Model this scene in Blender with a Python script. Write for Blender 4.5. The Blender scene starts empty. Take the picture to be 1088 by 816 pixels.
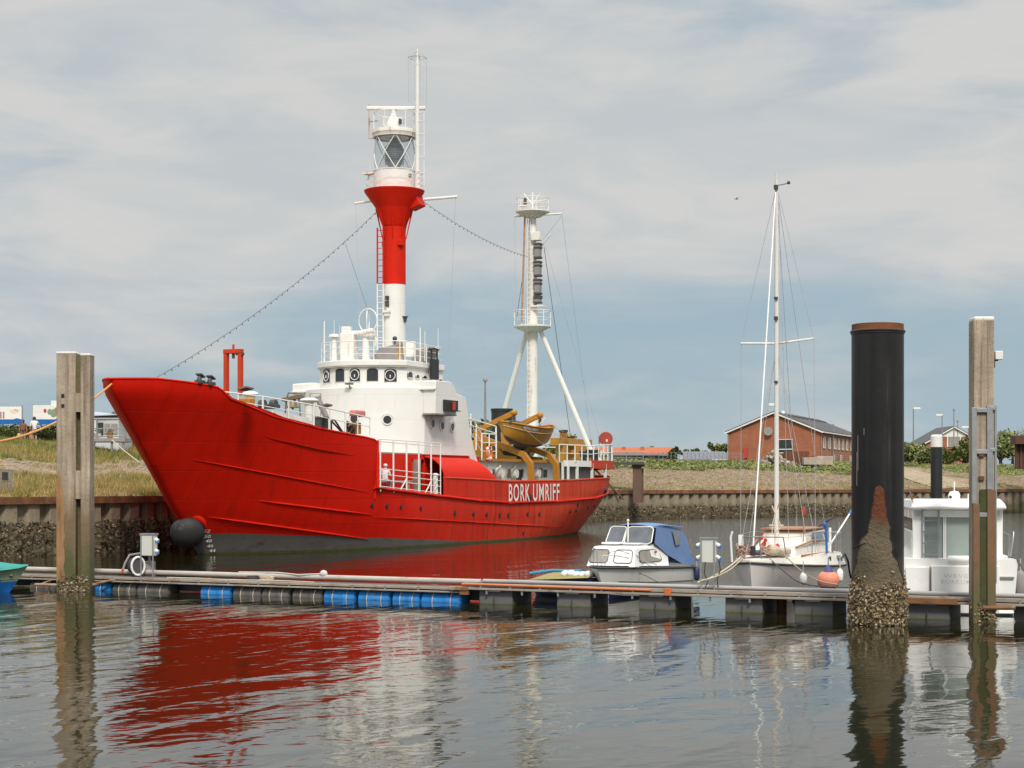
import bpy, bmesh, math, random
from mathutils import Vector, Matrix
random.seed(7)
R = math.radians
SC = bpy.context.scene
COL = SC.collection

# ---------------- camera, world, sun, exposure ----------------
F, HZ, EYE = 1900.0, 514.0, 3.2          # focal length in pixels of a 1088 wide picture, horizon row, eye height
cam_d = bpy.data.cameras.new('camera'); cam = bpy.data.objects.new('camera', cam_d); COL.objects.link(cam)
cam.location = (0, 0, EYE); cam.rotation_euler = (R(90), 0, 0)
cam_d.sensor_width = 36; cam_d.lens = F / 1088 * 36; cam_d.shift_y = (HZ - 408) / 1088
cam_d.clip_start = 0.5; cam_d.clip_end = 6000
SC.camera = cam
SC.view_settings.view_transform = 'Standard'; SC.view_settings.look = 'None'
SC.view_settings.exposure = 0.0; SC.view_settings.gamma = 1
SUN_AZ, SUN_EL = 171.0, 45.0             # compass bearing the light comes from, and its height
w = bpy.data.worlds.new('World'); SC.world = w; w.use_nodes = True
def build_world():
    nt = w.node_tree; nt.nodes.clear(); N = nt.nodes; L = nt.links
    def n(t, **k):
        x = N.new(t)
        for a, b in k.items(): setattr(x, a, b)
        return x
    def math_(op, a, b=None, clamp=False):
        m = n('ShaderNodeMath', operation=op, use_clamp=clamp)
        for i, v in enumerate((a, b)):
            if v is None: continue
            if isinstance(v, (int, float)): m.inputs[i].default_value = v
            else: L.new(v, m.inputs[i])
        return m.outputs[0]
    out = n('ShaderNodeOutputWorld'); bg = n('ShaderNodeBackground'); bg.inputs[1].default_value = 0.1
    sky = n('ShaderNodeTexSky', sky_type='NISHITA', sun_disc=False)
    sky.sun_elevation = R(SUN_EL); sky.sun_rotation = R(SUN_AZ); sky.dust_density = 2.0; sky.air_density = 1.0
    tc = n('ShaderNodeTexCoord'); sep = n('ShaderNodeSeparateXYZ'); L.new(tc.outputs['Generated'], sep.inputs[0])
    z = sep.outputs[2]
    def noise(scale, stretch, det=5, rough=.55, dist=0.0, off=(0, 0, 0)):
        mp = n('ShaderNodeMapping'); mp.inputs['Scale'].default_value = (1, 1, stretch); mp.inputs['Location'].default_value = off
        mp.inputs['Rotation'].default_value = (0, R(-4), 0)
        L.new(tc.outputs['Generated'], mp.inputs[0])
        t = n('ShaderNodeTexNoise'); t.inputs['Scale'].default_value = scale; t.inputs['Detail'].default_value = det
        t.inputs['Roughness'].default_value = rough; t.inputs['Distortion'].default_value = dist
        L.new(mp.outputs[0], t.inputs['Vector']); return t.outputs['Fac']
    def ramp(v, a, b):
        r = n('ShaderNodeMapRange', interpolation_type='SMOOTHSTEP'); L.new(v, r.inputs[0])
        r.inputs[1].default_value = a; r.inputs[2].default_value = b; return r.outputs[0]
    def mix(f, a, b):
        m = n('ShaderNodeMix', data_type='RGBA')
        if isinstance(f, float): m.inputs[0].default_value = f
        else: L.new(f, m.inputs[0])
        for i, v in ((6, a), (7, b)):
            if isinstance(v, tuple): m.inputs[i].default_value = v + (1,)
            else: L.new(v, m.inputs[i])
        return m.outputs[2]
    blue = mix(0.82, sky.outputs[0], (3.5, 4.75, 5.55))            # thin veil in front of the clear sky
    haze = mix(ramp(z, 0.10, 0.0), blue, (3.8, 4.95, 5.6))
    n1 = noise(3.2, 3.4, 6, .5, .35, (3.1, 1.7, .4)); n2 = noise(7.5, 4.0, 6, .55, .5, (.3, 8.7, 2.0))
    cov = math_('ADD', math_('MULTIPLY', n1, .75), math_('MULTIPLY', n2, .3))
    cov = math_('ADD', cov, math_('MULTIPLY', ramp(z, 0.03, 0.20), .17))
    mask = ramp(cov, .46, .68)
    grey = mix(ramp(n2, .35, .68), (5.55, 5.8, 5.95), (6.65, 6.55, 6.35))
    bright = mix(ramp(z, .27, .85), grey, (17.5, 17.3, 16.8))        # overcast is far brighter overhead
    col = mix(math_('MULTIPLY', mask, .93), haze, bright)
    L.new(col, bg.inputs[0]); L.new(bg.outputs[0], out.inputs[0])
build_world()
sd = bpy.data.lights.new('sun', 'SUN'); sd.energy = 2.7; sd.angle = R(10); sd.color = (1, .94, .84)
sun = bpy.data.objects.new('sun', sd); COL.objects.link(sun)
_az, _el = R(SUN_AZ), R(SUN_EL)
sdir = Vector((math.sin(_az) * math.cos(_el), math.cos(_az) * math.cos(_el), math.sin(_el)))
sun.rotation_euler = (-sdir).to_track_quat('-Z', 'Y').to_euler(); sun.location = sdir * 100

# ---------------- helpers ----------------
def at(px, py, Y): return Vector(((px - 544) / F * Y, Y, EYE - (py - HZ) / F * Y))
def wl(py): return F * EYE / (py - HZ)     # distance of a point on the water seen at a picture row
def lerp(a, b, t): return a + (b - a) * t
def tab(T, x):
    if x <= T[0][0]: return T[0][1]
    for (a, p), (b, q) in zip(T, T[1:]):
        if x <= b: return lerp(p, q, (x - a) / (b - a))
    return T[-1][1]
def tag(o, label=None, cat=None, group=None, kind=None):
    if label: o['label'] = label
    if cat: o['category'] = cat
    if group: o['group'] = group
    if kind: o['kind'] = kind
    return o
def root(name, label, cat, loc=(0, 0, 0), rz=0, group=None):
    o = bpy.data.objects.new(name, None); COL.objects.link(o); o.empty_display_size = .3
    o.location = loc; o.rotation_euler = (0, 0, rz); return tag(o, label, cat, group)
def copy_tree(o, parent=None):
    c = o.copy(); COL.objects.link(c); c.parent = parent
    for ch in list(o.children): copy_tree(ch, c)
    return c

class MB:
    def __init__(s): s.v = []; s.f = []; s.m = []; s.mi = 0; s.M = None
    def add(s, vs, fs):
        o = len(s.v)
        if s.M is not None: vs = [s.M @ Vector(p) for p in vs]
        s.v += [tuple(p) for p in vs]
        for f in fs: s.f.append(tuple(i + o for i in f)); s.m.append(s.mi)
        return s
    def hexa(s, p): return s.add(p, [(0, 3, 2, 1), (4, 5, 6, 7), (0, 1, 5, 4), (1, 2, 6, 5), (2, 3, 7, 6), (3, 0, 4, 7)])
    def box(s, c, d, rz=0, rx=0, ry=0):
        x, y, z = (k / 2 for k in d); Rm = Matrix.Rotation(rz, 3, 'Z') @ Matrix.Rotation(ry, 3, 'Y') @ Matrix.Rotation(rx, 3, 'X')
        c = Vector(c)
        return s.hexa([c + Rm @ Vector(p) for p in ((-x, -y, -z), (x, -y, -z), (x, y, -z), (-x, y, -z), (-x, -y, z), (x, -y, z), (x, y, z), (-x, y, z))])
    def cyl(s, a, b, r, r2=None, n=10, caps=True):
        a = Vector(a); b = Vector(b); r2 = r if r2 is None else r2; d = (b - a)
        if d.length < 1e-6: return s
        q = d.to_track_quat('Z', 'Y'); vs = []
        for p, rr in ((a, r), (b, r2)):
            for i in range(n): vs.append(p + q @ Vector((rr * math.cos(2 * math.pi * i / n), rr * math.sin(2 * math.pi * i / n), 0)))
        fs = [(i, (i + 1) % n, n + (i + 1) % n, n + i) for i in range(n)]
        if caps: fs += [tuple(range(n))[::-1], tuple(range(n, 2 * n))]
        return s.add(vs, fs)
    def tube(s, pts, r, n=6, closed=False):
        pts = [Vector(p) for p in pts]; N = len(pts); vs = []; fs = []
        for i, p in enumerate(pts):
            if closed: t = pts[(i + 1) % N] - pts[i - 1]
            else: t = pts[min(i + 1, N - 1)] - pts[max(i - 1, 0)]
            t.normalize(); up = Vector((0, 0, 1)) if abs(t.z) < .93 else Vector((1, 0, 0))
            if i and abs(t.dot(prev)) < .97: up = prev
            a = up - t * up.dot(t); a.normalize(); b = t.cross(a); prev = a
            rr = r[i] if isinstance(r, (list, tuple)) else r
            for k in range(n):
                c = 2 * math.pi * k / n; vs.append(p + (a * math.cos(c) + b * math.sin(c)) * rr)
        for i in range(N if closed else N - 1):
            j = (i + 1) % N
            for k in range(n): fs.append((i * n + k, i * n + (k + 1) % n, j * n + (k + 1) % n, j * n + k))
        if not closed: fs += [tuple(range(n))[::-1], tuple((N - 1) * n + k for k in range(n))]
        return s.add(vs, fs)
    def lathe(s, prof, c=(0, 0, 0), n=24, M=None, caps=True):
        c = Vector(c); vs = []; fs = []
        for r, z in prof:
            for i in range(n):
                p = Vector((r * math.cos(2 * math.pi * i / n), r * math.sin(2 * math.pi * i / n), z))
                vs.append(c + (M @ p if M else p))
        for j in range(len(prof) - 1):
            for i in range(n): fs.append((j * n + i, j * n + (i + 1) % n, (j + 1) * n + (i + 1) % n, (j + 1) * n + i))
        if caps: fs += [tuple(range(n))[::-1], tuple((len(prof) - 1) * n + k for k in range(n))]
        return s.add(vs, fs)
    def ball(s, c, r, n=12, m=8, M=None):
        r = (r, r, r) if isinstance(r, (int, float)) else r; c = Vector(c); vs = []; fs = []
        for j in range(m + 1):
            th = math.pi * j / m
            for i in range(n):
                ph = 2 * math.pi * i / n
                p = Vector((r[0] * math.sin(th) * math.cos(ph), r[1] * math.sin(th) * math.sin(ph), r[2] * math.cos(th)))
                vs.append(c + (M @ p if M else p))
        for j in range(m):
            for i in range(n): fs.append((j * n + i, (j + 1) * n + i, (j + 1) * n + (i + 1) % n, j * n + (i + 1) % n))
        return s.add(vs, fs)
    def prism(s, poly, fn, h0, h1):
        n = len(poly); vs = [fn(a, b, h0) for a, b in poly] + [fn(a, b, h1) for a, b in poly]
        return s.add(vs, [tuple(range(n))[::-1], tuple(range(n, 2 * n))] + [(i, (i + 1) % n, n + (i + 1) % n, n + i) for i in range(n)])
    def grid(s, fn, nu, nv, cu=False):
        vs = [fn(i / (nu if cu else nu - 1), j / (nv - 1)) for j in range(nv) for i in range(nu)]; fs = []
        for j in range(nv - 1):
            for i in range(nu if cu else nu - 1): fs.append((j * nu + i, j * nu + (i + 1) % nu, (j + 1) * nu + (i + 1) % nu, (j + 1) * nu + i))
        return s.add(vs, fs)
    def build(s, name, mats, parent=None, smooth=35, bevel=0, solid=0, recalc=True, weld=False):
        me = bpy.data.meshes.new(name); me.from_pydata(s.v, [], s.f); me.polygons.foreach_set('material_index', s.m)
        if not isinstance(mats, (list, tuple)): mats = [mats]
        for m in mats: me.materials.append(m)
        if recalc or weld:
            bm = bmesh.new(); bm.from_mesh(me)
            if weld: bmesh.ops.remove_doubles(bm, verts=bm.verts, dist=1e-4)
            bmesh.ops.recalc_face_normals(bm, faces=bm.faces); bm.to_mesh(me); bm.free()
        if smooth: me.shade_smooth(); me.set_sharp_from_angle(angle=R(smooth))
        me.update(); o = bpy.data.objects.new(name, me); COL.objects.link(o); o.parent = parent
        if bevel:
            b = o.modifiers.new('bevel', 'BEVEL'); b.width = bevel; b.segments = 2; b.limit_method = 'ANGLE'; b.angle_limit = R(40)
        if solid:
            b = o.modifiers.new('solid', 'SOLIDIFY'); b.thickness = solid; b.offset = -1
        return o

def mat(name, col, rough=.6, metal=0, var=.12, vs=1.5, bump=0, bs=8, stain=None, sth=.6, ss=(1, 1, 1), spec=.5, col2=None, c2=(.5, .6), c2s=(1, 1, 1), c2scale=1.0, zmix=None, coord='Object', trans=0):
    """Procedural paint: base colour with soft variation, optional second colour patches, stains and height bands."""
    m = bpy.data.materials.new(name); m.use_nodes = True; nt = m.node_tree; N = nt.nodes; L = nt.links
    p = N['Principled BSDF']; p.inputs['Metallic'].default_value = metal; p.inputs['Specular IOR Level'].default_value = spec
    tc = N.new('ShaderNodeTexCoord'); co = tc.outputs[coord]
    def noise(scale, sc=(1, 1, 1), det=4, rg=.55):
        mp = N.new('ShaderNodeMapping'); mp.inputs['Scale'].default_value = sc; L.new(co, mp.inputs[0])
        t = N.new('ShaderNodeTexNoise'); t.inputs['Scale'].default_value = scale; t.inputs['Detail'].default_value = det; t.inputs['Roughness'].default_value = rg
        L.new(mp.outputs[0], t.inputs['Vector']); return t.outputs['Fac']
    def rng(v, a, b, c=0, d=1):
        r = N.new('ShaderNodeMapRange'); L.new(v, r.inputs[0])
        for i, k in zip((1, 2, 3, 4), (a, b, c, d)): r.inputs[i].default_value = k
        return r.outputs[0]
    def mix(f, a, b, typ='MIX'):
        x = N.new('ShaderNodeMix'); x.data_type = 'RGBA'; x.blend_type = typ
        if isinstance(f, (int, float)): x.inputs[0].default_value = f
        else: L.new(f, x.inputs[0])
        for i, v in ((6, a), (7, b)):
            if isinstance(v, tuple): x.inputs[i].default_value = v[:3] + (1,)
            else: L.new(v, x.inputs[i])
        return x.outputs[2]
    c = col
    if col2: c = mix(rng(noise(c2scale, c2s, 6), c2[0], c2[1]), col, col2)
    n1 = noise(vs, (1, 1, 1), 6, .6)
    g = rng(n1, .25, .75, 1 - var, 1 + var)
    gc = N.new('ShaderNodeCombineColor'); [L.new(g, gc.inputs[i]) for i in range(3)]
    c = mix(1.0, c, gc.outputs[0], 'MULTIPLY')
    if zmix:                                   # bands by height: (z0, z1, colour, noise amount)
        for z0, z1, zc, na in zmix:
            sp = N.new('ShaderNodeSeparateXYZ'); L.new(co, sp.inputs[0])
            ad = N.new('ShaderNodeMath'); ad.operation = 'ADD'; L.new(sp.outputs[2], ad.inputs[0])
            L.new(rng(noise(2.2, (1, 1, .6), 5, .65), .2, .8, -na, na), ad.inputs[1])
            c = mix(rng(ad.outputs[0], z0, z1, 0, 1), c, zc)
    if stain:
        c = mix(rng(noise(1.0, ss, 6, .65), sth, sth + .14, 0, .85), c, stain)
    if isinstance(c, tuple): p.inputs['Base Color'].default_value = c + (1,)
    else: L.new(c, p.inputs['Base Color'])
    L.new(rng(n1, .3, .7, max(rough - .07, .02), min(rough + .07, 1)), p.inputs['Roughness'])
    if bump:
        b = N.new('ShaderNodeBump'); b.inputs['Strength'].default_value = 1; b.inputs['Distance'].default_value = bump
        L.new(noise(bs, (1, 1, 1), 5, .6), b.inputs['Height']); L.new(b.outputs[0], p.inputs['Normal'])
    if trans:
        p.inputs['Transmission Weight'].default_value = trans; p.inputs['IOR'].default_value = 1.1
    return m

# ---------------- materials ----------------
RED = (.62, .010, .002)
M = {}
M['hull_red'] = mat('hull_red', RED, .55, spec=.14, var=.10, vs=.25, bump=.016, bs=.8, stain=(.42, .012, .004), sth=.56, ss=(2.2, 2.2, .12))
def hull_red():
    m = M['hull_red']; nt = m.node_tree; N = nt.nodes; L = nt.links; p = N['Principled BSDF']
    src = p.inputs['Base Color'].links[0].from_socket
    tc = N.new('ShaderNodeTexCoord'); sp = N.new('ShaderNodeSeparateXYZ'); L.new(tc.outputs['Object'], sp.inputs[0])
    mp = N.new('ShaderNodeMapping'); mp.inputs['Scale'].default_value = (1.3, 1.3, .05); L.new(tc.outputs['Object'], mp.inputs[0])
    no = N.new('ShaderNodeTexNoise'); no.inputs['Scale'].default_value = 1.6; no.inputs['Detail'].default_value = 6; L.new(mp.outputs[0], no.inputs['Vector'])
    r1 = N.new('ShaderNodeMapRange'); L.new(sp.outputs[0], r1.inputs[0]); r1.inputs[1].default_value = 9; r1.inputs[2].default_value = 34
    r2 = N.new('ShaderNodeMapRange'); L.new(no.outputs['Fac'], r2.inputs[0]); r2.inputs[1].default_value = .3; r2.inputs[2].default_value = .65
    r2.inputs[3].default_value = .35; r2.inputs[4].default_value = 1
    mu = N.new('ShaderNodeMath'); mu.operation = 'MULTIPLY'; L.new(r1.outputs[0], mu.inputs[0]); L.new(r2.outputs[0], mu.inputs[1])
    x = N.new('ShaderNodeMix'); x.data_type = 'RGBA'; L.new(mu.outputs[0], x.inputs[0]); L.new(src, x.inputs[6]); x.inputs[7].default_value = (.56, .075, .03, 1)
    m3 = N.new('ShaderNodeMapping'); m3.inputs['Scale'].default_value = (2.6, 2.6, .10); L.new(tc.outputs['Object'], m3.inputs[0])
    n3 = N.new('ShaderNodeTexNoise'); n3.inputs['Scale'].default_value = 1.3; n3.inputs['Detail'].default_value = 7; n3.inputs['Roughness'].default_value = .65; L.new(m3.outputs[0], n3.inputs['Vector'])
    r3 = N.new('ShaderNodeMapRange'); L.new(n3.outputs['Fac'], r3.inputs[0]); r3.inputs[1].default_value = .53; r3.inputs[2].default_value = .68
    r4 = N.new('ShaderNodeMapRange'); L.new(sp.outputs[0], r4.inputs[0]); r4.inputs[1].default_value = 10; r4.inputs[2].default_value = 22; r4.inputs[3].default_value = .12; r4.inputs[4].default_value = .8
    mu3 = N.new('ShaderNodeMath'); mu3.operation = 'MULTIPLY'; L.new(r3.outputs[0], mu3.inputs[0]); L.new(r4.outputs[0], mu3.inputs[1])
    y = N.new('ShaderNodeMix'); y.data_type = 'RGBA'; L.new(mu3.outputs[0], y.inputs[0]); L.new(x.outputs[2], y.inputs[6]); y.inputs[7].default_value = (.24, .022, .010, 1)
    L.new(y.outputs[2], p.inputs['Base Color'])
hull_red()
def plates(m, wd, ht, rowoff=.5, depth=.006, dark=.86, mix_y=.6):
    # welded plate seams and slight bulging between frames
    nt = m.node_tree; N = nt.nodes; L = nt.links; p = N['Principled BSDF']
    tc = N.new('ShaderNodeTexCoord'); sp = N.new('ShaderNodeSeparateXYZ'); L.new(tc.outputs['Object'], sp.inputs[0])
    k = N.new('ShaderNodeMath'); k.operation = 'MULTIPLY_ADD'; L.new(sp.outputs[1], k.inputs[0]); k.inputs[1].default_value = mix_y; L.new(sp.outputs[0], k.inputs[2])
    cb = N.new('ShaderNodeCombineXYZ'); L.new(k.outputs[0], cb.inputs[0]); L.new(sp.outputs[2], cb.inputs[1])
    b = N.new('ShaderNodeTexBrick'); L.new(cb.outputs[0], b.inputs['Vector']); b.inputs['Scale'].default_value = 1; b.inputs['Brick Width'].default_value = wd; b.inputs['Row Height'].default_value = ht; b.inputs['Mortar Size'].default_value = .016; b.inputs['Mortar Smooth'].default_value = .6
    b.offset = rowoff; b.inputs['Color1'].default_value = (1, 1, 1, 1); b.inputs['Color2'].default_value = (.95, .95, .95, 1); b.inputs['Mortar'].default_value = (dark, dark, dark, 1)
    src = p.inputs['Base Color'].links[0].from_socket; x = N.new('ShaderNodeMix'); x.data_type = 'RGBA'; x.blend_type = 'MULTIPLY'; x.inputs[0].default_value = 1; L.new(src, x.inputs[6]); L.new(b.outputs['Color'], x.inputs[7]); L.new(x.outputs[2], p.inputs['Base Color'])
    wv = N.new('ShaderNodeMath'); wv.operation = 'MULTIPLY'; L.new(k.outputs[0], wv.inputs[0]); wv.inputs[1].default_value = 6.2832 / (wd / 6)
    si = N.new('ShaderNodeMath'); si.operation = 'SINE'; L.new(wv.outputs[0], si.inputs[0])
    a = N.new('ShaderNodeMath'); a.operation = 'MULTIPLY_ADD'; L.new(si.outputs[0], a.inputs[0]); a.inputs[1].default_value = .35; L.new(b.outputs['Fac'], a.inputs[2])
    bp = N.new('ShaderNodeBump'); bp.invert = True; bp.inputs['Strength'].default_value = 1; bp.inputs['Distance'].default_value = depth; L.new(a.outputs[0], bp.inputs['Height'])
    old = p.inputs['Normal'].links
    if old: L.new(old[0].from_socket, bp.inputs['Normal'])
    L.new(bp.outputs[0], p.inputs['Normal'])
plates(M['hull_red'], 4.8, 1.25, .4, .010, .80, 0)
M['red'] = mat('red_paint', (.62, .016, .004), .55, spec=.16, var=.1, vs=1, stain=(.30, .03, .015), sth=.63, ss=(1.5, 1.5, .2), bump=.004, bs=2)
M['orange_red'] = mat('orange_red_paint', (.50, .05, .018), .55, spec=.2, var=.12)
M['disc_red'] = mat('disc_red', (.33, .045, .025), .55)
M['anti'] = mat('boot_grey', (.105, .092, .085), .75, var=.2, vs=.8, stain=(.05, .045, .04), sth=.55, ss=(.8, .8, 3), bump=.01, bs=2)
M['algae'] = mat('algae_green', (.05, .06, .012), .8, var=.3, vs=4)
M['white'] = mat('white_paint', (.80, .785, .75), .45, var=.05, vs=.8, stain=(.62, .54, .44), sth=.62, ss=(2.2, 2.2, .25), bump=.003, bs=1.5)
plates(M['white'], 2.6, 1.3, .5, .004, .93, .9)
M['white_rusty'] = mat('white_paint_rusty', (.76, .73, .68), .5, var=.08, vs=1.3, stain=(.42, .25, .12), sth=.57, ss=(4, 4, .5))
M['gel'] = mat('white_gelcoat', (.85, .85, .83), .25, var=.04, vs=1, stain=(.62, .58, .5), sth=.68, ss=(2, 2, .6))
M['cream'] = mat('cream_gelcoat', (.74, .71, .64), .35, var=.06, vs=1.4, stain=(.55, .44, .3), sth=.64, ss=(2, 2, .8))
M['hullgrey'] = mat('lilac_white_hull', (.80, .76, .74), .35, var=.06, vs=1, stain=(.5, .36, .3), sth=.62, ss=(1.5, 1.5, .7))
M['ochre'] = mat('ochre_paint', (.42, .18, .018), .5, var=.15, vs=2, stain=(.22, .09, .02), sth=.6, ss=(2, 2, 1), bump=.004, bs=6)
M['boat_yellow'] = mat('lifeboat_yellow', (.48, .23, .03), .5, var=.12, vs=2, stain=(.25, .11, .03), sth=.6)
M['darkgrey'] = mat('dark_grey_paint', (.06, .06, .062), .6, var=.2)
M['black'] = mat('black_paint', (.018, .018, .02), .45, var=.2)
M['rubber'] = mat('black_rubber', (.02, .02, .022), .8, var=.2)
M['grey'] = mat('grey_cover', (.27, .25, .245), .85, var=.1, vs=3, bump=.01, bs=3)
M['galv'] = mat('galvanised_steel', (.34, .35, .36), .45, metal=.6, var=.12, vs=4)
M['pipe'] = mat('grey_plastic_pipe', (.52, .50, .46), .55, var=.10, vs=1.2, stain=(.24, .17, .10), sth=.6, ss=(1.2, 1.2, 1.2))
M['rust'] = mat('rust', (.15, .06, .03), .85, var=.35, vs=5, bump=.01, bs=12)
M['rustrail'] = mat('rusty_orange_steel', (.22, .10, .045), .8, var=.35, vs=3, stain=(.42, .33, .24), sth=.5)
M['glass'] = mat('dark_window_glass', (.035, .04, .045), .08, var=.3, vs=1.5)
M['glass_pale'] = mat('curtained_window_glass', (.30, .27, .24), .12, var=.25, vs=5)
M['orange'] = mat('orange_plastic', (.62, .16, .05), .5, var=.1)
M['pinkball'] = mat('faded_orange_buoy', (.75, .26, .17), .5, var=.1, vs=2)
M['rope_o'] = mat('orange_rope', (.60, .30, .10), .9, var=.2, vs=20)
M['rope_w'] = mat('pale_rope', (.55, .47, .36), .9, var=.2, vs=20)
M['wire'] = mat('wire', (.10, .10, .10), .6)
M['wire_pale'] = mat('pale_wire', (.40, .41, .42), .6)
M['bluedrum'] = mat('blue_plastic_drum', (.015, .22, .62), .45, var=.15, vs=2, stain=(.3, .42, .55), sth=.62, ss=(1.5, 1.5, 3), zmix=[(.03, -.05, (.03, .05, .01), .05)])
M['greydrum'] = mat('weathered_dark_drum', (.11, .10, .095), .7, var=.25, vs=2, stain=(.26, .22, .16), sth=.58, ss=(3, 1, 1), zmix=[(.03, -.05, (.05, .06, .012), .05)])
M['floatbox'] = mat('grey_float_box', (.13, .125, .13), .75, var=.12, vs=2, bump=.01, bs=3, stain=(.2, .18, .15), sth=.6, ss=(1, 1, 3), zmix=[(.05, .0, (.08, .11, .01), .03)])
M['teal'] = mat('teal_tarpaulin', (.02, .27, .23), .55, var=.12, vs=2, bump=.03, bs=1.5)
M['palegreen'] = mat('pale_green_paint', (.22, .30, .20), .5, var=.12, stain=(.12, .15, .09), sth=.58, ss=(.5, .5, 4))
M['blue'] = mat('blue_paint', (.01, .12, .42), .4, var=.15)
M['canvas_blue'] = mat('blue_canvas', (.13, .22, .42), .85, var=.12, vs=3, bump=.02, bs=2)
M['wood'] = mat('varnished_wood', (.36, .17, .09), .5, var=.2, vs=6)
M['navy'] = mat('navy', (.02, .03, .10), .5)
M['green_deck'] = mat('pale_green_deck_paint', (.28, .48, .40), .7, var=.1)
M['brass'] = mat('weathered_bronze', (.22, .17, .10), .5, metal=.4, var=.2)
M['skin'] = mat('skin', (.52, .30, .21), .6, var=.06)
M['hair'] = mat('brown_hair', (.05, .028, .015), .8)
M['c_white'] = mat('white_cloth', (.72, .72, .72), .9, var=.06, vs=8)
M['c_jean'] = mat('pale_denim', (.22, .30, .42), .9, var=.12, vs=8)
M['c_dark'] = mat('dark_cloth', (.03, .03, .035), .9)
M['c_navy'] = mat('navy_cloth', (.03, .04, .08), .9)
M['c_red'] = mat('red_cloth', (.45, .05, .04), .9)
M['c_brown'] = mat('brown_pack_cloth', (.22, .09, .06), .9)
M['c_orange'] = mat('orange_cloth', (.65, .18, .05), .9)
M['c_yellow'] = mat('yellow_cloth', (.62, .42, .08), .9)
M['redbrick'] = None
# ---------------- water ----------------
def make_water():
    m = bpy.data.materials.new('harbour_water'); m.use_nodes = True; nt = m.node_tree; N = nt.nodes; L = nt.links
    p = N['Principled BSDF']; p.inputs['Base Color'].default_value = (.012, .013, .004, 1); p.inputs['Roughness'].default_value = .035
    p.inputs['IOR'].default_value = 1.34; p.inputs['Specular IOR Level'].default_value = .5
    tc = N.new('ShaderNodeTexCoord')
    def noise(scale, sc, rz, det, rg=.5, dist=0):
        m0 = N.new('ShaderNodeMapping'); m0.inputs['Rotation'].default_value = (0, 0, R(rz)); L.new(tc.outputs['Object'], m0.inputs[0])
        mp = N.new('ShaderNodeMapping'); mp.inputs['Scale'].default_value = sc; L.new(m0.outputs[0], mp.inputs[0]); t = N.new('ShaderNodeTexNoise'); t.inputs['Scale'].default_value = scale
        t.inputs['Detail'].default_value = det; t.inputs['Roughness'].default_value = rg; t.inputs['Distortion'].default_value = dist
        L.new(mp.outputs[0], t.inputs['Vector']); return t.outputs['Fac']
    def mul(v, k):
        x = N.new('ShaderNodeMath'); x.operation = 'MULTIPLY'; L.new(v, x.inputs[0])
        if isinstance(k, (int, float)): x.inputs[1].default_value = k
        else: L.new(k, x.inputs[1])
        return x.outputs[0]
    def add(a, b):
        x = N.new('ShaderNodeMath'); x.operation = 'ADD'; L.new(a, x.inputs[0]); L.new(b, x.inputs[1]); return x.outputs[0]
    # long low swell whose crests run from near-left to far-right, short ripples on top, calm and ruffled patches
    swell = mul(noise(.22, (.5, 1, 1), -48, 2, .4, .4), .055)
    wave = add(mul(noise(.85, (.26, 1, 1), -66, 2, .45, .5), .034), mul(noise(1.9, (.6, 1, 1), -35, 2, .5, .7), .0085))
    patch = noise(.05, (1, 1, 1), 0, 2)
    pr = N.new('ShaderNodeMapRange'); L.new(patch, pr.inputs[0]); pr.inputs[1].default_value = .35; pr.inputs[2].default_value = .65
    pr.inputs[3].default_value = .5; pr.inputs[4].default_value = 1.5
    rip = mul(mul(noise(4.5, (.8, 1, 1), -20, 3, .5, .4), .0020), pr.outputs[0])
    # the open basin beyond the walkway on the right is ruffled by the wind
    sx = N.new('ShaderNodeSeparateXYZ'); L.new(tc.outputs['Object'], sx.inputs[0])
    def step(v, a, b_):
        r = N.new('ShaderNodeMapRange'); r.interpolation_type = 'SMOOTHSTEP'; L.new(v, r.inputs[0]); r.inputs[1].default_value = a; r.inputs[2].default_value = b_; return r.outputs[0]
    q = add(sx.outputs[0], mul(sx.outputs[1], -.035)); open_ = mul(step(q, -1.5, 2.5), step(sx.outputs[1], 47, 62))
    rip = add(rip, mul(mul(noise(2.6, (.6, 1, 1), 5, 4, .6, .2), .085), open_))
    h = add(add(swell, wave), rip)
    b = N.new('ShaderNodeBump'); b.inputs['Strength'].default_value = 1; b.inputs['Distance'].default_value = 1
    L.new(h, b.inputs['Height']); L.new(b.outputs[0], p.inputs['Normal'])
    mb = MB(); mb.add([(-900, -60, 0), (900, -60, 0), (900, 900, 0), (-900, 900, 0)], [(0, 1, 2, 3)])
    tag(mb.build('water', m, smooth=0), kind='structure')
make_water()

# ---------------- banks ----------------
WALL = [Vector(p) for p in ((-44.8, 46.6), (-21.4, 79), (-17.7, 85.4), (8.6, 160), (34, 182), (110, 242))]
SEG = [(b - a).length for a, b in zip(WALL, WALL[1:])]
ACC = [0]
for d in SEG: ACC.append(ACC[-1] + d)
NRM = []
for i in range(len(WALL)):
    ds = [(WALL[j + 1] - WALL[j]).normalized() for j in (i - 1, i) if 0 <= j < len(SEG)]
    t = sum(ds, Vector((0, 0))).normalized(); NRM.append(Vector((-t.y, t.x)) / max(.5, t.dot(ds[0])))
def wallp(a):
    a = max(0, min(a, ACC[-1] - 1e-4))
    for i in range(len(SEG)):
        if a <= ACC[i + 1]:
            t = (a - ACC[i]) / SEG[i]; return WALL[i].lerp(WALL[i + 1], t), NRM[i].lerp(NRM[i + 1], t)
def bankz(a, o):
    k = max(0, min(1, (a - ACC[2]) / 70))                          # 0 on the near left dike, 1 on the far quay
    crest = lerp(5.75, 5.35, k); wd = lerp(19, 17, k)
    t = max(0, min(1, o / wd)); base = 2.55 + (crest - 2.55) * (t ** .85)
    return base + .12 * math.sin(a * .7 + o * .5) * min(1, o / 3) * (1 - .6 * k)
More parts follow.
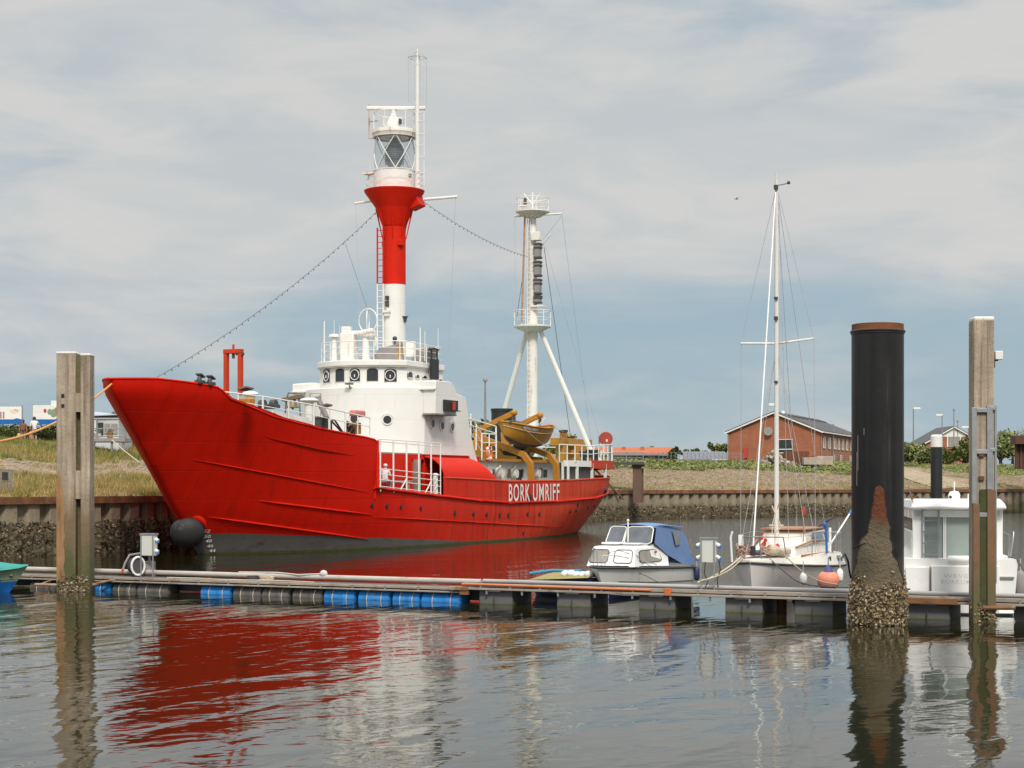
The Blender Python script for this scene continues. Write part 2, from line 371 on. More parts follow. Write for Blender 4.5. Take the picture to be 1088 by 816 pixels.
def TP(a, o, dz=0):
    p, n = wallp(a); q = p + n * o; return Vector((q.x, q.y, bankz(a, o) + dz))
def a_of(px, o):                                                    # where along the wall a picture column falls at an offset
    lo, hi = 0, ACC[-1]
    for _ in range(40):
        m_ = (lo + hi) / 2; q = TP(m_, o)
        if 544 + F * q.x / q.y < px: lo = m_
        else: hi = m_
    return lo
M['bank'] = mat('bank_earth_and_stone', (.27, .20, .14), .95, var=.35, vs=1.6, bump=.25, bs=1.2, col2=(.12, .11, .035), c2=(.45, .6), c2scale=.25)
M['riprap'] = M['bank']
def make_ground():
    mb = MB(); nu, nv = 260, 26
    mb.grid(lambda u, v: TP(u * ACC[-1], (v ** 1.1) * 26), nu, nv)
    tag(mb.build('dike', M['bank'], smooth=180), kind='structure')
    pts = [TP(ACC[-1] * i / 60, 26) for i in range(61)]
    far = [Vector((2500, 300, 5.3)), Vector((2500, 3500, 5.3)), Vector((-2500, 3500, 5.3)), Vector((-2500, 20, 5.3))]
    mb = MB(); vs = pts + far; mb.add(vs, [tuple(range(len(vs)))])
    g = mat('flat_land', (.09, .09, .035), .95, var=.3, vs=.05, bump=.1, bs=1)
    tag(mb.build('ground', g, smooth=0), kind='structure')
make_ground()

OYS = [mat('oyster_dark', (.07, .055, .032), .9, var=.3), mat('oyster_brown', (.17, .125, .075), .9, var=.3), mat('oyster_pale', (.34, .27, .18), .85, var=.3)]
# sheet pile quay wall with rusty capping beam and oyster crust
def make_wall():
    r_ = root('quay_wall', 'long corrugated steel sheet-pile quay wall with rusty cap running behind the red ship', 'quay wall')
    mb = MB(); pitch = 1.3; a = 0.0; pts = []
    prof = [(0, 0), (.42, 0), (.55, .30), (.98, .30), (1.11, 0)]
    while a < ACC[-1] - 2:
        for da, dp in prof: pts.append((a + da, dp))
        a += pitch
    lv = [-1.5, 0, .4, 1.0, 1.6, 2.3]
    vs = []; fs = []
    for z in lv:
        for aa, dp in pts:
            p, n = wallp(aa); q = p + n * (dp + .02); vs.append((q.x, q.y, z))
    n_ = len(pts)
    for j in range(len(lv) - 1):
        for i in range(n_ - 1): fs.append((j * n_ + i, j * n_ + i + 1, (j + 1) * n_ + i + 1, (j + 1) * n_ + i))
    mb.add(vs, fs)
    sm = mat('tidal_sheet_pile_steel', (.27, .225, .16), .9, var=.25, vs=1.1, bump=.03, bs=5, stain=(.19, .12, .07), sth=.58, ss=(1, 1, .3), zmix=[(1.5, .8, (.10, .085, .045), .4), (.5, .1, (.035, .038, .012), .2)])
    mb.build('sheet_piles', sm, r_, smooth=20, recalc=False)
    mb = MB(); N_ = 200
    sec = [(-.12, 2.3), (-.12, 2.62), (.45, 2.62), (.45, 2.3)]
    def f(u, v):
        p, n = wallp(u * ACC[-1]); o, z = sec[int(round(v * 4)) % 4]; q = p + n * o; return (q.x, q.y, z)
    mb.grid(f, N_, 5)
    mb.build('capping_beam', mat('rusty_cap', (.16, .07, .035), .85, var=.3, vs=2, stain=(.27, .11, .04), sth=.5, bump=.02, bs=6), r_, smooth=20)
    # oysters
    from mathutils import noise as _no
    mb = MB(); na = 900
    def crust(u, v):
        aa = lerp(ACC[1] - 14, a_of(1000, 0), u ** 1.35); p, n = wallp(aa); ph = aa % pitch; dp = 0 if ph < .48 else (.3 if .55 < ph < 1.05 else .15)
        top = (1.45 if aa < ACC[2] + 13 else 1.12) + .2 * _no.noise(Vector((aa * 1.3, 0, 0))) + .12 * _no.noise(Vector((aa * 4, 3, 0))); z = lerp(-.3, top, v); th = (.22 + .16 * _no.noise(Vector((aa * 3.1, z * 3.1, 1)))) * min(1, (1 - v) * 3.5) + .02
        q = p + n * (dp - th - .01); return Vector((q.x, q.y, z))
    mb.grid(crust, na, 12); cb = mb.build('oyster_bed', mat('oyster_bed_mud', (.085, .068, .04), .95, var=.4, vs=3.5, bump=.16, bs=5, stain=(.24, .19, .12), sth=.52, ss=(5, 5, 5)), r_, smooth=0, recalc=False)
    mb = MB()
    def lump(c, s, q):
        n = 6; vs = [c + q @ Vector((0, 0, s * .45)), c - q @ Vector((0, 0, s * .3))]
        for i in range(n):
            an = 2 * math.pi * i / n; rr = s * random.uniform(.6, 1.1); vs.append(c + q @ Vector((rr * math.cos(an), rr * .6 * math.sin(an), s * random.uniform(-.15, .15))))
        return vs, [(0, 2 + i, 2 + (i + 1) % n) for i in range(n)] + [(1, 2 + (i + 1) % n, 2 + i) for i in range(n)]
    from mathutils import Quaternion
    for k in range(22000):
        if k < 12500: aa = random.uniform(ACC[1] - 14, ACC[2] + 13)
        else: aa = random.uniform(ACC[2] + 13, a_of(1000, 0))
        near = k < 12500
        z = random.uniform(0, 1) * (1.55 if near else 1.2); z *= random.uniform(.75, 1.05)
        if z < 0: z = .05
        p, n = wallp(aa); ph = (aa % pitch)
        dp = 0 if ph < .42 else (.3 if .55 < ph < .98 else .15)
        if z > 1.3 and random.random() < .4: continue
        q = p + n * (dp - random.uniform(.0, .22))
        s = random.uniform(.05, .13) * (1 if near else 1.5)
        mb.mi = random.choice((0, 0, 0, 1, 1, 2))
        mb.add(*lump(Vector((q.x, q.y, z)), s, Quaternion((random.gauss(0, 1), random.gauss(0, 1), random.gauss(0, 1), random.gauss(0, 1))).normalized()))
    o = mb.build('oyster_crust', OYS, r_, smooth=0, recalc=False); o['kind'] = 'stuff'
make_wall()

# vegetation as loose blades and leaves
G1 = mat('grass_straw', (.36, .27, .10), .9, var=.3, vs=3); G2 = mat('grass_olive', (.23, .20, .05), .9, var=.3, vs=3); G3 = mat('grass_green', (.12, .155, .03), .9, var=.3, vs=3)
def blades(mb, c, h, w_, n):
    for _ in range(n):
        an = random.uniform(0, 6.283); l = Vector((math.cos(an), math.sin(an), 0)); b = c + Vector((random.gauss(0, .12), random.gauss(0, .12), -.03))
        hh = h * random.uniform(.5, 1.1); lean = Vector((random.gauss(0, .25), random.gauss(0, .25), 1)) * hh
        mb.add([b - l * w_, b + l * w_, b + lean * .6 + l * w_ * .7, b + lean + l * .01], [(0, 1, 2, 3)])
def near_grass():
    mb = MB(); from mathutils import noise as no
    a0, a1 = a_of(-25, 0), ACC[2] + 30
    for k in range(21000):
        o = random.uniform(.1, 20.5); a = random.uniform(a0, a1); d = no.noise(Vector((a * .16, o * .22, 3.3)))
        d2 = no.noise(Vector((a * .6, o * .8, 8)))
        if 5.4 + 2.4 * d + d2 < o < 10.0 + 3 * d + d2 and random.random() < (.96 if d2 > -.15 else .75): continue     # bare strip half way up
        if o < 5.5: mb.mi = 0 if d2 + random.gauss(0, .2) > -.12 else 1; h = random.uniform(.2, .42)
        elif o > 9: mb.mi = random.choice((1, 2, 2)) if d + random.gauss(0, .12) > -.12 else random.choice((0, 1)); h = random.uniform(.2, .42)
        else: mb.mi = random.choice((0, 1)); h = .25
        if random.random() < .05: mb.mi = 0; h *= 1.4
        blades(mb, TP(a, o), h, .022, 7)
    tag(mb.build('bank_grass', [G1, G2, G3], smooth=0, recalc=False), 'tall dry yellow and green grass covering the near left dike', 'grass', kind='stuff')
near_grass()
L1 = mat('leaf_dark', (.06, .085, .022), .85, var=.3, vs=.6); L2 = mat('leaf_mid', (.12, .15, .035), .85, var=.3, vs=.6); L3 = mat('leaf_pale', (.22, .23, .07), .85, var=.25, vs=.6)
def leaf(mb, c, s):
    a = Vector((random.gauss(0, 1), random.gauss(0, 1), random.gauss(0, .7))).normalized(); b = a.orthogonal().normalized() * s * random.uniform(.4, .8); a = a * s
    mb.add([c - a, c + b, c + a, c - b], [(0, 1, 2, 3)])
def far_scrub():
    mb = MB(); from mathutils import noise as no
    a0, a1 = ACC[3] - 25, a_of(1130, 10)
    for k in range(8200):
        a = random.uniform(a0, a1); o = random.uniform(9.0, 17.5); d = no.noise(Vector((a * .13, o * .3, 1.3))); e = no.noise(Vector((a * .5, o * .5, 7)))
        if o < 11.0 + 3.6 * d + 2 * e: continue
        if a > a_of(958, 10) and a < a_of(1022, 10) and o < 16.6: continue
        c = TP(a, o); h = random.uniform(.15, .55) * (1.0 if d + e > -.1 else .5)
        tone = (0, 1, 1, 2) if e > .05 else ((1, 2, 2) if e > -.2 else (0, 1))
        for j in range(7):
            mb.mi = random.choice(tone); leaf(mb, c + Vector((random.gauss(0, .35), random.gauss(0, .35), random.uniform(0, h))), random.uniform(.09, .2))
    for k in range(3000):                                           # thin straw coloured weeds low on the stones
        a = random.uniform(a0, a1); o = random.uniform(.2, 3.5) if k % 3 else random.uniform(4, 16); mb.mi = 3 if no.noise(Vector((a * .2, 5, 1))) > -.15 else 2
        blades(mb, TP(a, o), random.uniform(.12, .3), .05, 4)
    tag(mb.build('dike_scrub', [L1, L2, L3, G1], smooth=0, recalc=False), 'low green weeds and scrub along the crest of the far stone dike', 'scrub', kind='stuff')
    # stones of the revetment
    mb = MB()
    for k in range(20000):
        a = random.uniform(a0, a1); o = random.uniform(.3, 14.5); s = random.uniform(.10, .22)
        if a > a_of(958, 8) and a < a_of(1022, 8): continue
        c = TP(a, o, .03); mb.mi = random.choice((0, 0, 1, 1, 2)); q = random.uniform(0, 3)
        vs = [c + Vector((s * random.uniform(.6, 1) * math.cos(q + i * 1.2566), s * random.uniform(.6, 1) * math.sin(q + i * 1.2566), -.05)) for i in range(5)]
        vs += [v.lerp(c, .35) + Vector((0, 0, s * .4)) for v in vs]
        mb.add(vs, [(5, 6, 7, 8, 9)] + [(i, (i + 1) % 5, 5 + (i + 1) % 5, 5 + i) for i in range(5)])
    S1 = mat('stone_brown', (.25, .19, .13), .95, var=.3, vs=3); S2 = mat('stone_grey', (.30, .24, .175), .95, var=.3, vs=3); S3 = mat('stone_dark', (.19, .14, .10), .95, var=.3, vs=3)
    tag(mb.build('riprap_stones', [S1, S2, S3], smooth=0, recalc=False), 'brown and grey riprap stones facing the far dike above the quay wall', 'stones', kind='stuff')
    # small stones on the near bare strip
    mb = MB()
    for k in range(2600):
        a = random.uniform(a_of(-25, 0), ACC[2] + 30); o = random.gauss(7.6, 1.5); s = random.uniform(.04, .12); c = TP(a, o, .0)
        mb.mi = random.choice((0, 1, 1)); mb.ball(c, (s, s * .8, s * .6), 6, 4)
    tag(mb.build('bank_stones', [S1, S2], smooth=0, recalc=False), 'small pinkish stones scattered across the bare strip of the near dike', 'stones', kind='stuff')
    # concrete slipway
    mb = MB(); mb.grid(lambda u, v: TP(lerp(a_of(964, 4), a_of(1012, 4), u) + v * 6, lerp(.5, 17, v), .10), 8, 12)
    tag(mb.build('slipway', mat('old_concrete', (.31, .245, .17), .9, var=.2, vs=.8, bump=.02, bs=3, stain=(.2, .17, .1), sth=.55, ss=(.6, .6, .6)), smooth=180), kind='structure')
far_scrub()
# ---------------- the lightship ----------------
B0 = Vector((-14.0, 80.4)); ANG = math.atan2(19.4, 44.7); UX, UY = math.sin(ANG), math.cos(ANG)
def SP(px, py, t):                        # a picture point on the fore-and-aft plane at half-breadth t -> (s, z)
    k = (px - 544) / F
    s = (k * (B0.y - UX * t) - B0.x - UY * t) / (UX - k * UY); Y = B0.y + UY * s - UX * t
    return s, EYE - (py - HZ) / F * Y
def ST(px, py, s):                        # a picture point on the athwartships plane at s -> (t, z)
    k = (px - 544) / F
    t = (k * (B0.y + UY * s) - B0.x - UX * s) / (UY + k * UX); Y = B0.y + UY * s - UX * t
    return t, EYE - (py - HZ) / F * Y
def S(s, t, z): return Vector((s, -t, z))  # ship frame: s aft from the stem, t to port, z above the water
ship = root('lightship', 'large red lightship with white bridge and red and white lantern tower moored at the quay', 'ship', (B0.x, B0.y, 0), math.atan2(UY, UX))
STEM = sorted([(SP(x, y, 0)[1], SP(x, y, 0)[0]) for x, y in ((117.5, 404.5), (118, 409), (121, 418.5), (132.5, 440), (144, 461), (168.5, 508), (187.5, 546), (202, 568), (213, 589))])
def s0(z): return tab(STEM, z) if z > 0 else STEM[0][1] + .5 * (-z)
def s1(z): return lerp(45.4, 48.1, max(0, min(1, z / 3.6)) ** .7)
def hb(s, z):
    k = max(0, min(1, z / 7)); x = max(0, min(1, (s - s0(z)) / lerp(14.5, 13.2, k)))
    g = (1 - (1 - x) ** 2) ** lerp(.86, .74, k) if x < 1 else 1
    Lb = lerp(20, 12.5, max(0, min(1, z / 2.6))); y = max(0, min(1, (s1(z) - s) / Lb)); h = (1 - (1 - y) ** 2.1) ** lerp(.85, .62, max(0, min(1, z / 2.6))) if y < 1 else 1
    return 4.7 * lerp(.955, 1, max(0, min(1, z / 1.6))) * g * h
def K(s): return tab([(-7.3, 4.3), (0, 3.7), (8, 3.0), (15.4, 2.55), (20, 2.28), (24, 2.12), (31, 2.14), (38, 2.3), (43, 2.6), (47, 2.9)], s)
TOPF = []
for _x, _y in ((117.5, 404.5), (124, 403), (140, 402), (165, 402), (208, 407), (233, 411.5), (237, 415), (243.5, 423), (268, 432.5), (293, 443), (341.6, 455.5), (372, 461.5), (391, 465)):
    _t = 0.0 if _x < 120 else 1.0
    for _ in range(0 if _x < 120 else 40): _s, _z = SP(_x, _y, _t); _t = .6 * _t + .4 * hb(_s, _z)
    TOPF.append(SP(_x, _y, _t))
TOPF[0] = (TOPF[0][0], TOPF[2][1] - .03); TOPF[1] = (TOPF[1][0], TOPF[2][1] - .01)
TOPF = [p for p in TOPF if p[0] < 8.0] + [(8.05, TOPF[-1][1] - .10), (8.2, TOPF[-1][1] - .5)]
def topa(s): return tab([(15.4, 3.5), (20.5, 3.4), (24, 3.32), (32, 3.38), (38.8, 3.5), (43, 3.58), (48.2, 3.78)], s)
def zboot(s): return tab([(-1, .98), (1, .95), (8, .62), (14, .34), (19, .12), (24, .09), (50, .08)], s)
def make_hull():
    mb = MB(); rows = []
    na = 150; aa = [.5 * (1 - math.cos(math.pi * i / na)) * .5 + .5 * i / na for i in range(na + 1)]
    def low(j, a, side):                                     # levels of the lower hull
        s = -5 + 52 * a
        for _ in range(6):
            zs = (-1.5, 0, .09, max(zboot(s), .1)); z = zs[j] if j < 4 else lerp(max(zboot(s), .1), K(s), (j - 3) / 5)
            s = s0(z) + a * (s1(z) - s0(z))
        return S(s, side * hb(s, z), z)
    for side in (1, -1):
        o = len(mb.v); nj = 9
        for j in range(nj):
            for a in aa: mb.v.append(tuple(low(j, a, side)))
        n_ = len(aa)
        for j in range(nj - 1):
            for i in range(n_ - 1):
                mb.f.append((o + j * n_ + i, o + j * n_ + i + 1, o + (j + 1) * n_ + i + 1, o + (j + 1) * n_ + i)); mb.m.append(2 if j == 1 else (1 if j in (0, 2) else 0))
    # forecastle side
    for side in (1, -1):
        def fc(u, v, side=side):
            u = u ** 1.35; s = -6 + 14 * u
            for _ in range(8):
                zt = tab(TOPF, s if v > .02 else s); z = lerp(K(s), tab(TOPF, s0(7.4) + u * (8.2 - s0(7.4))), v); s = s0(z) + u * (8.2 - s0(z))
            return S(s, side * hb(s, z), z)
        mb.mi = 0; mb.grid(fc, 90, 12)
        def af(u, v, side=side):
            s = 15.4 + u * (47.8 - 15.4)
            for _ in range(5):
                z = lerp(K(s), topa(s), v); s = 15.4 + u * (s1(z) - 15.4)
            return S(s, side * hb(s, z), z)
        mb.grid(af, 90, 5)
    h = mb.build('hull', [M['hull_red'], M['anti'], M['algae']], ship, smooth=60, weld=True)
    # pale inner face of the bulwarks
    mb = MB()
    for side in (1, -1):
        def ib(a, b, tp, dz):
            def f(u, v): s = lerp(a, b, u); z = tp(s) - lerp(dz, .03, v); return S(s, side * max(.03, hb(s, z) - .12), z)
            return f
        mb = MB(); mb.grid(ib(-5.5, 8.0, lambda s: tab(TOPF, s), .95), 60, 5); mb.build('inner_bulwark', M['white'], ship, smooth=60)
        mb = MB(); mb.grid(ib(22.8, 46.4, topa, .9), 60, 4); mb.build('inner_bulwark', M['white'], ship, smooth=60)
    # decks
    mb = MB()
    mb.grid(lambda u, v: S(lerp(-6.4, 8.1, u), (v * 2 - 1) * max(0, hb(lerp(-6.4, 8.1, u), 5.6) - .12), tab(TOPF, lerp(-6.4, 8.1, u)) - .95), 40, 7)
    mb.grid(lambda u, v: S(lerp(8.1, 46.2, u), (v * 2 - 1) * max(0, hb(lerp(8.1, 46.2, u), 2.4) - .1), (2.45 + .012 * max(0, lerp(8.1, 46.2, u) - 30)) if lerp(8.1, 46.2, u) > 15.6 else K(lerp(8.1, 46.2, u)) - .06), 60, 7)
    mb.build('deck', mat('ship_deck', (.16, .17, .13), .8), ship)
    mb = MB()                                                # transverse bulkhead closing the forecastle and a raised coaming on it
    mb.grid(lambda u, v: S(8.12, (u * 2 - 1) * 4.6, lerp(2.5, 4.75, v)), 10, 3)
    mb.build('bulkhead', M['red'], ship)
    # rub strakes and weld lines
    mb = MB()
    for side in (1, -1):
        ss = [8 + i * .5 for i in range(77)]
        mb.tube([S(s, side * (hb(s, K(s)) + .04), K(s)) for s in ss if s < s1(K(s)) - .02], .075, 6)
        for pts in ((SP(200, 458, 3.2), SP(300, 487, 4.2)),):
            pass
    def strake(pa, pb, r, seg=16):
        (xa, ya), (xb, yb) = pa, pb; out = []
        for i in range(seg + 1):
            x, y = lerp(xa, xb, i / seg), lerp(ya, yb, i / seg) + 0; t = 2.0
            for _ in range(50): s, z = SP(x, y, t); t = .7 * t + .3 * hb(s, z)
            out.append(S(s, t + .03, z))
        rr = [r * min(1, .15 + 4 * min(i, seg - i) / seg) for i in range(seg + 1)]
        mb.tube(out, rr, 6)
    strake((204, 488), (392, 523), .028); strake((274, 532), (396, 547), .045); strake((220, 549), (392, 573), .05)
    strake((396, 549), (600, 560), .03, 40)
    mb.build('rubbing_strakes', M['red'], ship, smooth=60)
    # cap rail of the aft bulwark and of the forecastle
    mb = MB()
    ss = [15.5 + i * .5 for i in range(67)]
    P_ = [S(s, hb(s, topa(s)) - .02, topa(s) + .02) for s in ss if s < s1(topa(s)) - .05]; Q_ = [Vector((p.x, -p.y, p.z)) for p in P_][::-1]
    mb.tube(P_ + Q_, .06, 6)
    mb.tube([S(s, 4.68, K(s) + .02) for s in (8.2, 10, 12, 14, 15.4)], .05, 6)
    mb.build('cap_rail', M['orange_red'], ship, smooth=60)
    mb = MB()
    fr = [s0(7.4) + .02] + [i * .25 - 6.9 for i in range(62)]
    for side in (1, -1): mb.tube([S(s, side * (hb(s, tab(TOPF, s)) - .02), tab(TOPF, s)) for s in fr if s < 8.2], .05, 6)
    mb.tube([S(8.17, 4.66, z) for z in (3.0, 4.0, 4.6, TOPF[-3][1] - .1)], .08, 8)
    mb.build('forecastle_rail_cap', M['red'], ship, smooth=60)
    # scuttles: small dark portholes low in the side
    for x, y in ((395.5, 536.5), (411, 537.5), (426, 538.5), (447, 540), (483, 545), (503, 546), (517, 546.5), (531, 547), (540, 547), (560.5, 546), (573, 546), (606, 543), (612.5, 542), (625, 539), (632, 537), (556, 566), (614, 536)):
        t = 4.4
        for _ in range(12): s, z = SP(x, y, t); t = .5 * t + .5 * hb(s, z)
        mb = MB(); nrm = Vector((0, -1, 0)); mb.cyl(S(s, t - .03, z), S(s, t + .045, z), .125, .115, 12); mb.build('porthole', M['black'], ship)
    for x, y in ((641, 521),):
        s, z = SP(x, y, 4.0); t = hb(s, z); mb = MB(); mb.ball(S(s, t, z), (.3, .12, .22)); mb.build('fairlead', M['black'], ship)
make_hull()
def onhull(s, z, d=.06): return S(s, hb(s, z) + d, z)
def lettering(txt, width, height, mapf, mat_, parent, name='lettering', bold=.03, space=1.0, th=0):
    cu = bpy.data.curves.new('t', 'FONT'); cu.body = txt; cu.offset = bold; cu.space_character = space; cu.resolution_u = 3
    ob = bpy.data.objects.new('t', cu); COL.objects.link(ob); dg = bpy.context.evaluated_depsgraph_get()
    me = bpy.data.meshes.new_from_object(ob.evaluated_get(dg)); bpy.data.objects.remove(ob)
    xs = [v.co.x for v in me.vertices]; ys = [v.co.y for v in me.vertices]; x0, x1, y0, y1 = min(xs), max(xs), min(ys), max(ys)
    bm = bmesh.new(); bm.from_mesh(me); bmesh.ops.subdivide_edges(bm, edges=[e for e in bm.edges if e.calc_length() > .3], cuts=2); bm.to_mesh(me); bm.free()
    for v in me.vertices: v.co = mapf((v.co.x - x0) / (x1 - x0) * width, (v.co.y - y0) / (y1 - y0) * height)
    me.materials.clear(); me.materials.append(mat_); o = bpy.data.objects.new(name, me); COL.objects.link(o); o.parent = parent; return o
def ship_writing():
    wm = mat('white_letters', (.82, .76, .72), .55, var=.08, stain=(.5, .1, .06), sth=.72, ss=(4, 4, 2))
    lettering('BORK', 3.05, 1.0, lambda x, y: onhull(23.75 + x, 2.2 + y, .06), wm, ship, 'ship_name', .012, 1.18)
    lettering('UMRIFF', 4.1, 1.0, lambda x, y: onhull(27.25 + x, 2.2 + y, .06), wm, ship, 'ship_name', .012, 1.18)
    mb = MB(); mb.ball(onhull(26.98, 2.4, .03), (.16, .06, .26)); mb.build('fairlead', M['black'], ship)
    for i, (tx, px, py) in enumerate((('52', 218.8, 564.5), ('50', 219.4, 570), ('48', 220.6, 574.8), ('46', 222.2, 580), ('44', 224.4, 585))):
        t = .5
        for _ in range(14): s, z = SP(px, py, t); t = .5 * t + .5 * hb(s, z)
        lettering(tx, .30, .15, lambda x, y, s=s, z=z: onhull(s - .1 + x * .8 - y * .3, z - .07 + y, .06), wm, ship, 'draught_mark', .02)
ship_writing()
def mushroom():
    c = S(*( SP(199, 567, .1)[0], .1, SP(199, 567, .1)[1])); ax = Vector((-.72, -.45, -.45)).normalized(); q = ax.to_track_quat('Z', 'Y').to_matrix()
    mb = MB(); mb.lathe([(0.02, .42), (.3, .38), (.58, .24), (.74, .02), (.76, -.12), (.70, -.2), (.3, -.25), (.05, -.25)], c, 28, q)
    am = mat('anchor_iron', (.026, .024, .024), .65, var=.3, vs=1.6, stain=(.10, .095, .09), sth=.58, ss=(2, 2, 2), bump=.02, bs=5)
    a = mb.build('mushroom_anchor', am, ship, smooth=50)
    mb = MB(); mb.cyl(c - ax * .9, c - ax * .2, .16, .16, 12); mb.build('shank', am, a)
    mb = MB(); up = Vector((0, 0, 1)); side = ax.cross(up).normalized(); v2 = side.cross(ax)
    arc = [c - ax * .30 + (v2 * math.sin(t_) + side * math.cos(t_)) * .80 for t_ in [R(55 + i * 10) for i in range(13)]]
    mb.tube(arc, [.04 + .15 * math.sin(math.pi * i / 12) for i in range(13)], 10); mb.build('anchor_hood', M['red'], ship, smooth=60)
mushroom()

def railing(name, base, h, bars, r=.022, post=1.3, mt=None, parent=None, closed=False, posts_at=None):
    mb = MB(); base = [Vector(p) for p in base]; L_ = [0]
    for a, b in zip(base, base[1:]): L_.append(L_[-1] + (b - a).length)
    def pt(d):
        for i in range(len(base) - 1):
            if d <= L_[i + 1] + 1e-6: return base[i].lerp(base[i + 1], (d - L_[i]) / max(1e-6, L_[i + 1] - L_[i]))
        return base[-1]
    n = max(1, round(L_[-1] / post))
    for i in range(n + 1):
        p = pt(L_[-1] * i / n); mb.cyl(p, p + Vector((0, 0, h)), r * 1.35, n=6)
    for b in bars: mb.tube([p + Vector((0, 0, h * b)) for p in base], r * (1.2 if b == 1 else .8), 5)
    return mb.build(name, mt or M['white'], parent)

def superstructure():
    # red lower house in the well, with the doorway the photo shows standing open
    t_w = 3.5; zd = 2.5
    mb = MB(); s_d0 = SP(437.5, 500, t_w)[0]; s_d1 = SP(450, 500, t_w)[0]; zt = SP(443, 488, t_w)[1]; zb = 4.72
    def pan(s_a, s_b, z_a, z_b, t=t_w, th=.12): mb.box(S((s_a + s_b) / 2, t - th / 2, (z_a + z_b) / 2), (s_b - s_a, th, z_b - z_a))
    pan(8.2, s_d0, zd, zb); pan(s_d1, 22.5, zd, zb); pan(s_d0, s_d1, zt, zb)
    mb.box(S(15.3, -t_w, (zd + zb) / 2), (14.2, .12, zb - zd)); mb.box(S(22.5, 0, (zd + zb) / 2), (.12, 2 * t_w, zb - zd))
    lh = mb.build('lower_house', M['red'], ship, bevel=.01)
    mb = MB(); mb.box(S(15.3, 0, zb + .03), (14.3, 2 * t_w, .06)); mb.build('house_deck', mat('grey_house_deck', (.30, .31, .29), .8), lh)
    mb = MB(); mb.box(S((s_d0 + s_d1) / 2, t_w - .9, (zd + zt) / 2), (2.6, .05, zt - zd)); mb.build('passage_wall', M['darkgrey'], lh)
    mb = MB(); mb.box(S(s_d0 + .05, t_w + .26, (zd + zt) / 2 + .05), (.05, .62, zt - zd - .15), rz=R(-25)); mb.build('door', mat('door_grey', (.38, .40, .34), .6, var=.15), lh, bevel=.01)
    mb = MB(); mb.tube([S(s_d0 - .04, t_w + .02, zd), S(s_d0 - .04, t_w + .02, zt - .15), S(s_d0 + .12, t_w + .02, zt + .02), S(s_d1 - .12, t_w + .02, zt + .02), S(s_d1 + .04, t_w + .02, zt - .15), S(s_d1 + .04, t_w + .02, zd)], .05, 6); mb.build('door_frame', M['red'], lh)
    # flush side plating and turtleback shoulder aft of the well
    mb = MB()
    def tb(u, v, side=1):
        s = lerp(15.6, 22.7, u); th = R(90) * v; k = 1 - max(0, (u - .72) / .28) ** 2
        zt_ = lerp(topa(s), 4.62, k ** .8 if k > 0 else 0); zl = topa(s)
        return S(s, side * (3.4 + 1.28 * math.cos(th)), zl + (zt_ - zl) * math.sin(th))
    for side in (1, -1): mb.grid(lambda u, v: tb(u, v, side), 26, 10)
    mb.build('turtleback', M['red'], ship, smooth=60)
    mb = MB(); mb.tube([S(15.6, 4.68, zz) for zz in (2.6, 3.5)] + [tb(0, v / 8) for v in range(1, 9)], .06, 8); mb.build('well_frame', M['red'], ship, smooth=60)
    # well railing, tall stanchions
    mb = MB(); top = {}
    for px, py0 in ((404, 521), (418, 522.5), (432, 524.5), (445, 526), (458, 527.5), (468, 528.5)):
        s, z = SP(px, py0, 4.64); zt2 = SP(px, 467 + (px - 404) * .08, 4.64)[1]
        mb.cyl(S(s, 4.64, z - .05), S(s, 4.64, zt2 if px < 466 else zt2), .045 if px < 466 else .03, n=8); top[px] = (s, zt2)
        if px in (432, 458): mb.cyl(S(s - .9, 4.64, z), S(s, 4.64, z + .75), .035, n=6)
    for ya, yb in ((466, 471), (468.5, 474.5), (497, 505), (503, 511), (509, 517), (516, 524)):
        a = SP(402, ya + .4, 4.66); b = SP(469, yb, 4.66); mb.tube([S(a[0], 4.64, a[1]), S(b[0], 4.64, b[1])], .022, 5)
    mb.build('well_railing', M['white'], ship, smooth=60)
    mb = MB(); s, z = SP(463.5, 528, 4.5); mb.cyl(S(s, 4.45, z), S(s, 4.45, z + 1.15), .14, n=14); mb.ball(S(s, 4.45, z + 1.15), (.17, .17, .08)); mb.build('fairlead_roller', M['white'], ship, smooth=50)
    mb = MB(); a = SP(392, 511, 4.3); b = SP(436, 514, 4.0); mb.box(S((a[0] + b[0]) / 2, 3.95, 3.32), (b[0] - a[0], .4, .1)); mb.box(S(a[0] + .6, 3.95, 2.75), (.2, .35, .8)); mb.box(S(b[0] - .4, 3.95, 2.75), (.2, .35, .8)); mb.build('bench', M['grey'], ship, bevel=.01)
    # white house: curved front
    def arc(t, hw, sf, depth): return sf + depth * (abs(t) / hw) ** 2.2
    def tier(mb, hw, sf, depth, sa, z0, z1, lean=0):
        ts = [hw * math.sin(R(90) * (i / 12 - 1)) for i in range(25)]
        poly = [(arc(t, hw, sf, depth), t) for t in ts] + [(sa, hw), (sa, -hw)]
        mb.prism(poly, lambda s, t, z: S(s - lean * (z - z0) * 0, t, z), z0, z1)
    mb = MB(); tier(mb, 3.6, 13.75, 1.7, 19.2, 4.72, 8.22)
    mb.prism([(17.5, 4.72), (17.5, 8.2), (19.0, 8.15), (20.5, 7.92), (20.72, 7.4), (20.9, 6.7), (21.25, 5.8), (21.75, 4.9), (22.5, 3.9), (23.0, 3.35), (22.0, 3.35), (21, 4.72)], lambda s, z, t: S(s, t, z), -3.603, 3.603)
    wh = mb.build('wheelhouse', M['white'], ship, bevel=.03)
    mb = MB(); tier(mb, 2.6, 14.15, 1.2, 19.7, 8.22, 9.38); br = mb.build('bridge', M['white'], ship, bevel=.02)
    mb = MB(); tier(mb, 2.68, 14.03, 1.2, 19.8, 9.36, 9.66); mb.build('bridge_roof', M['white'], br, bevel=.03)
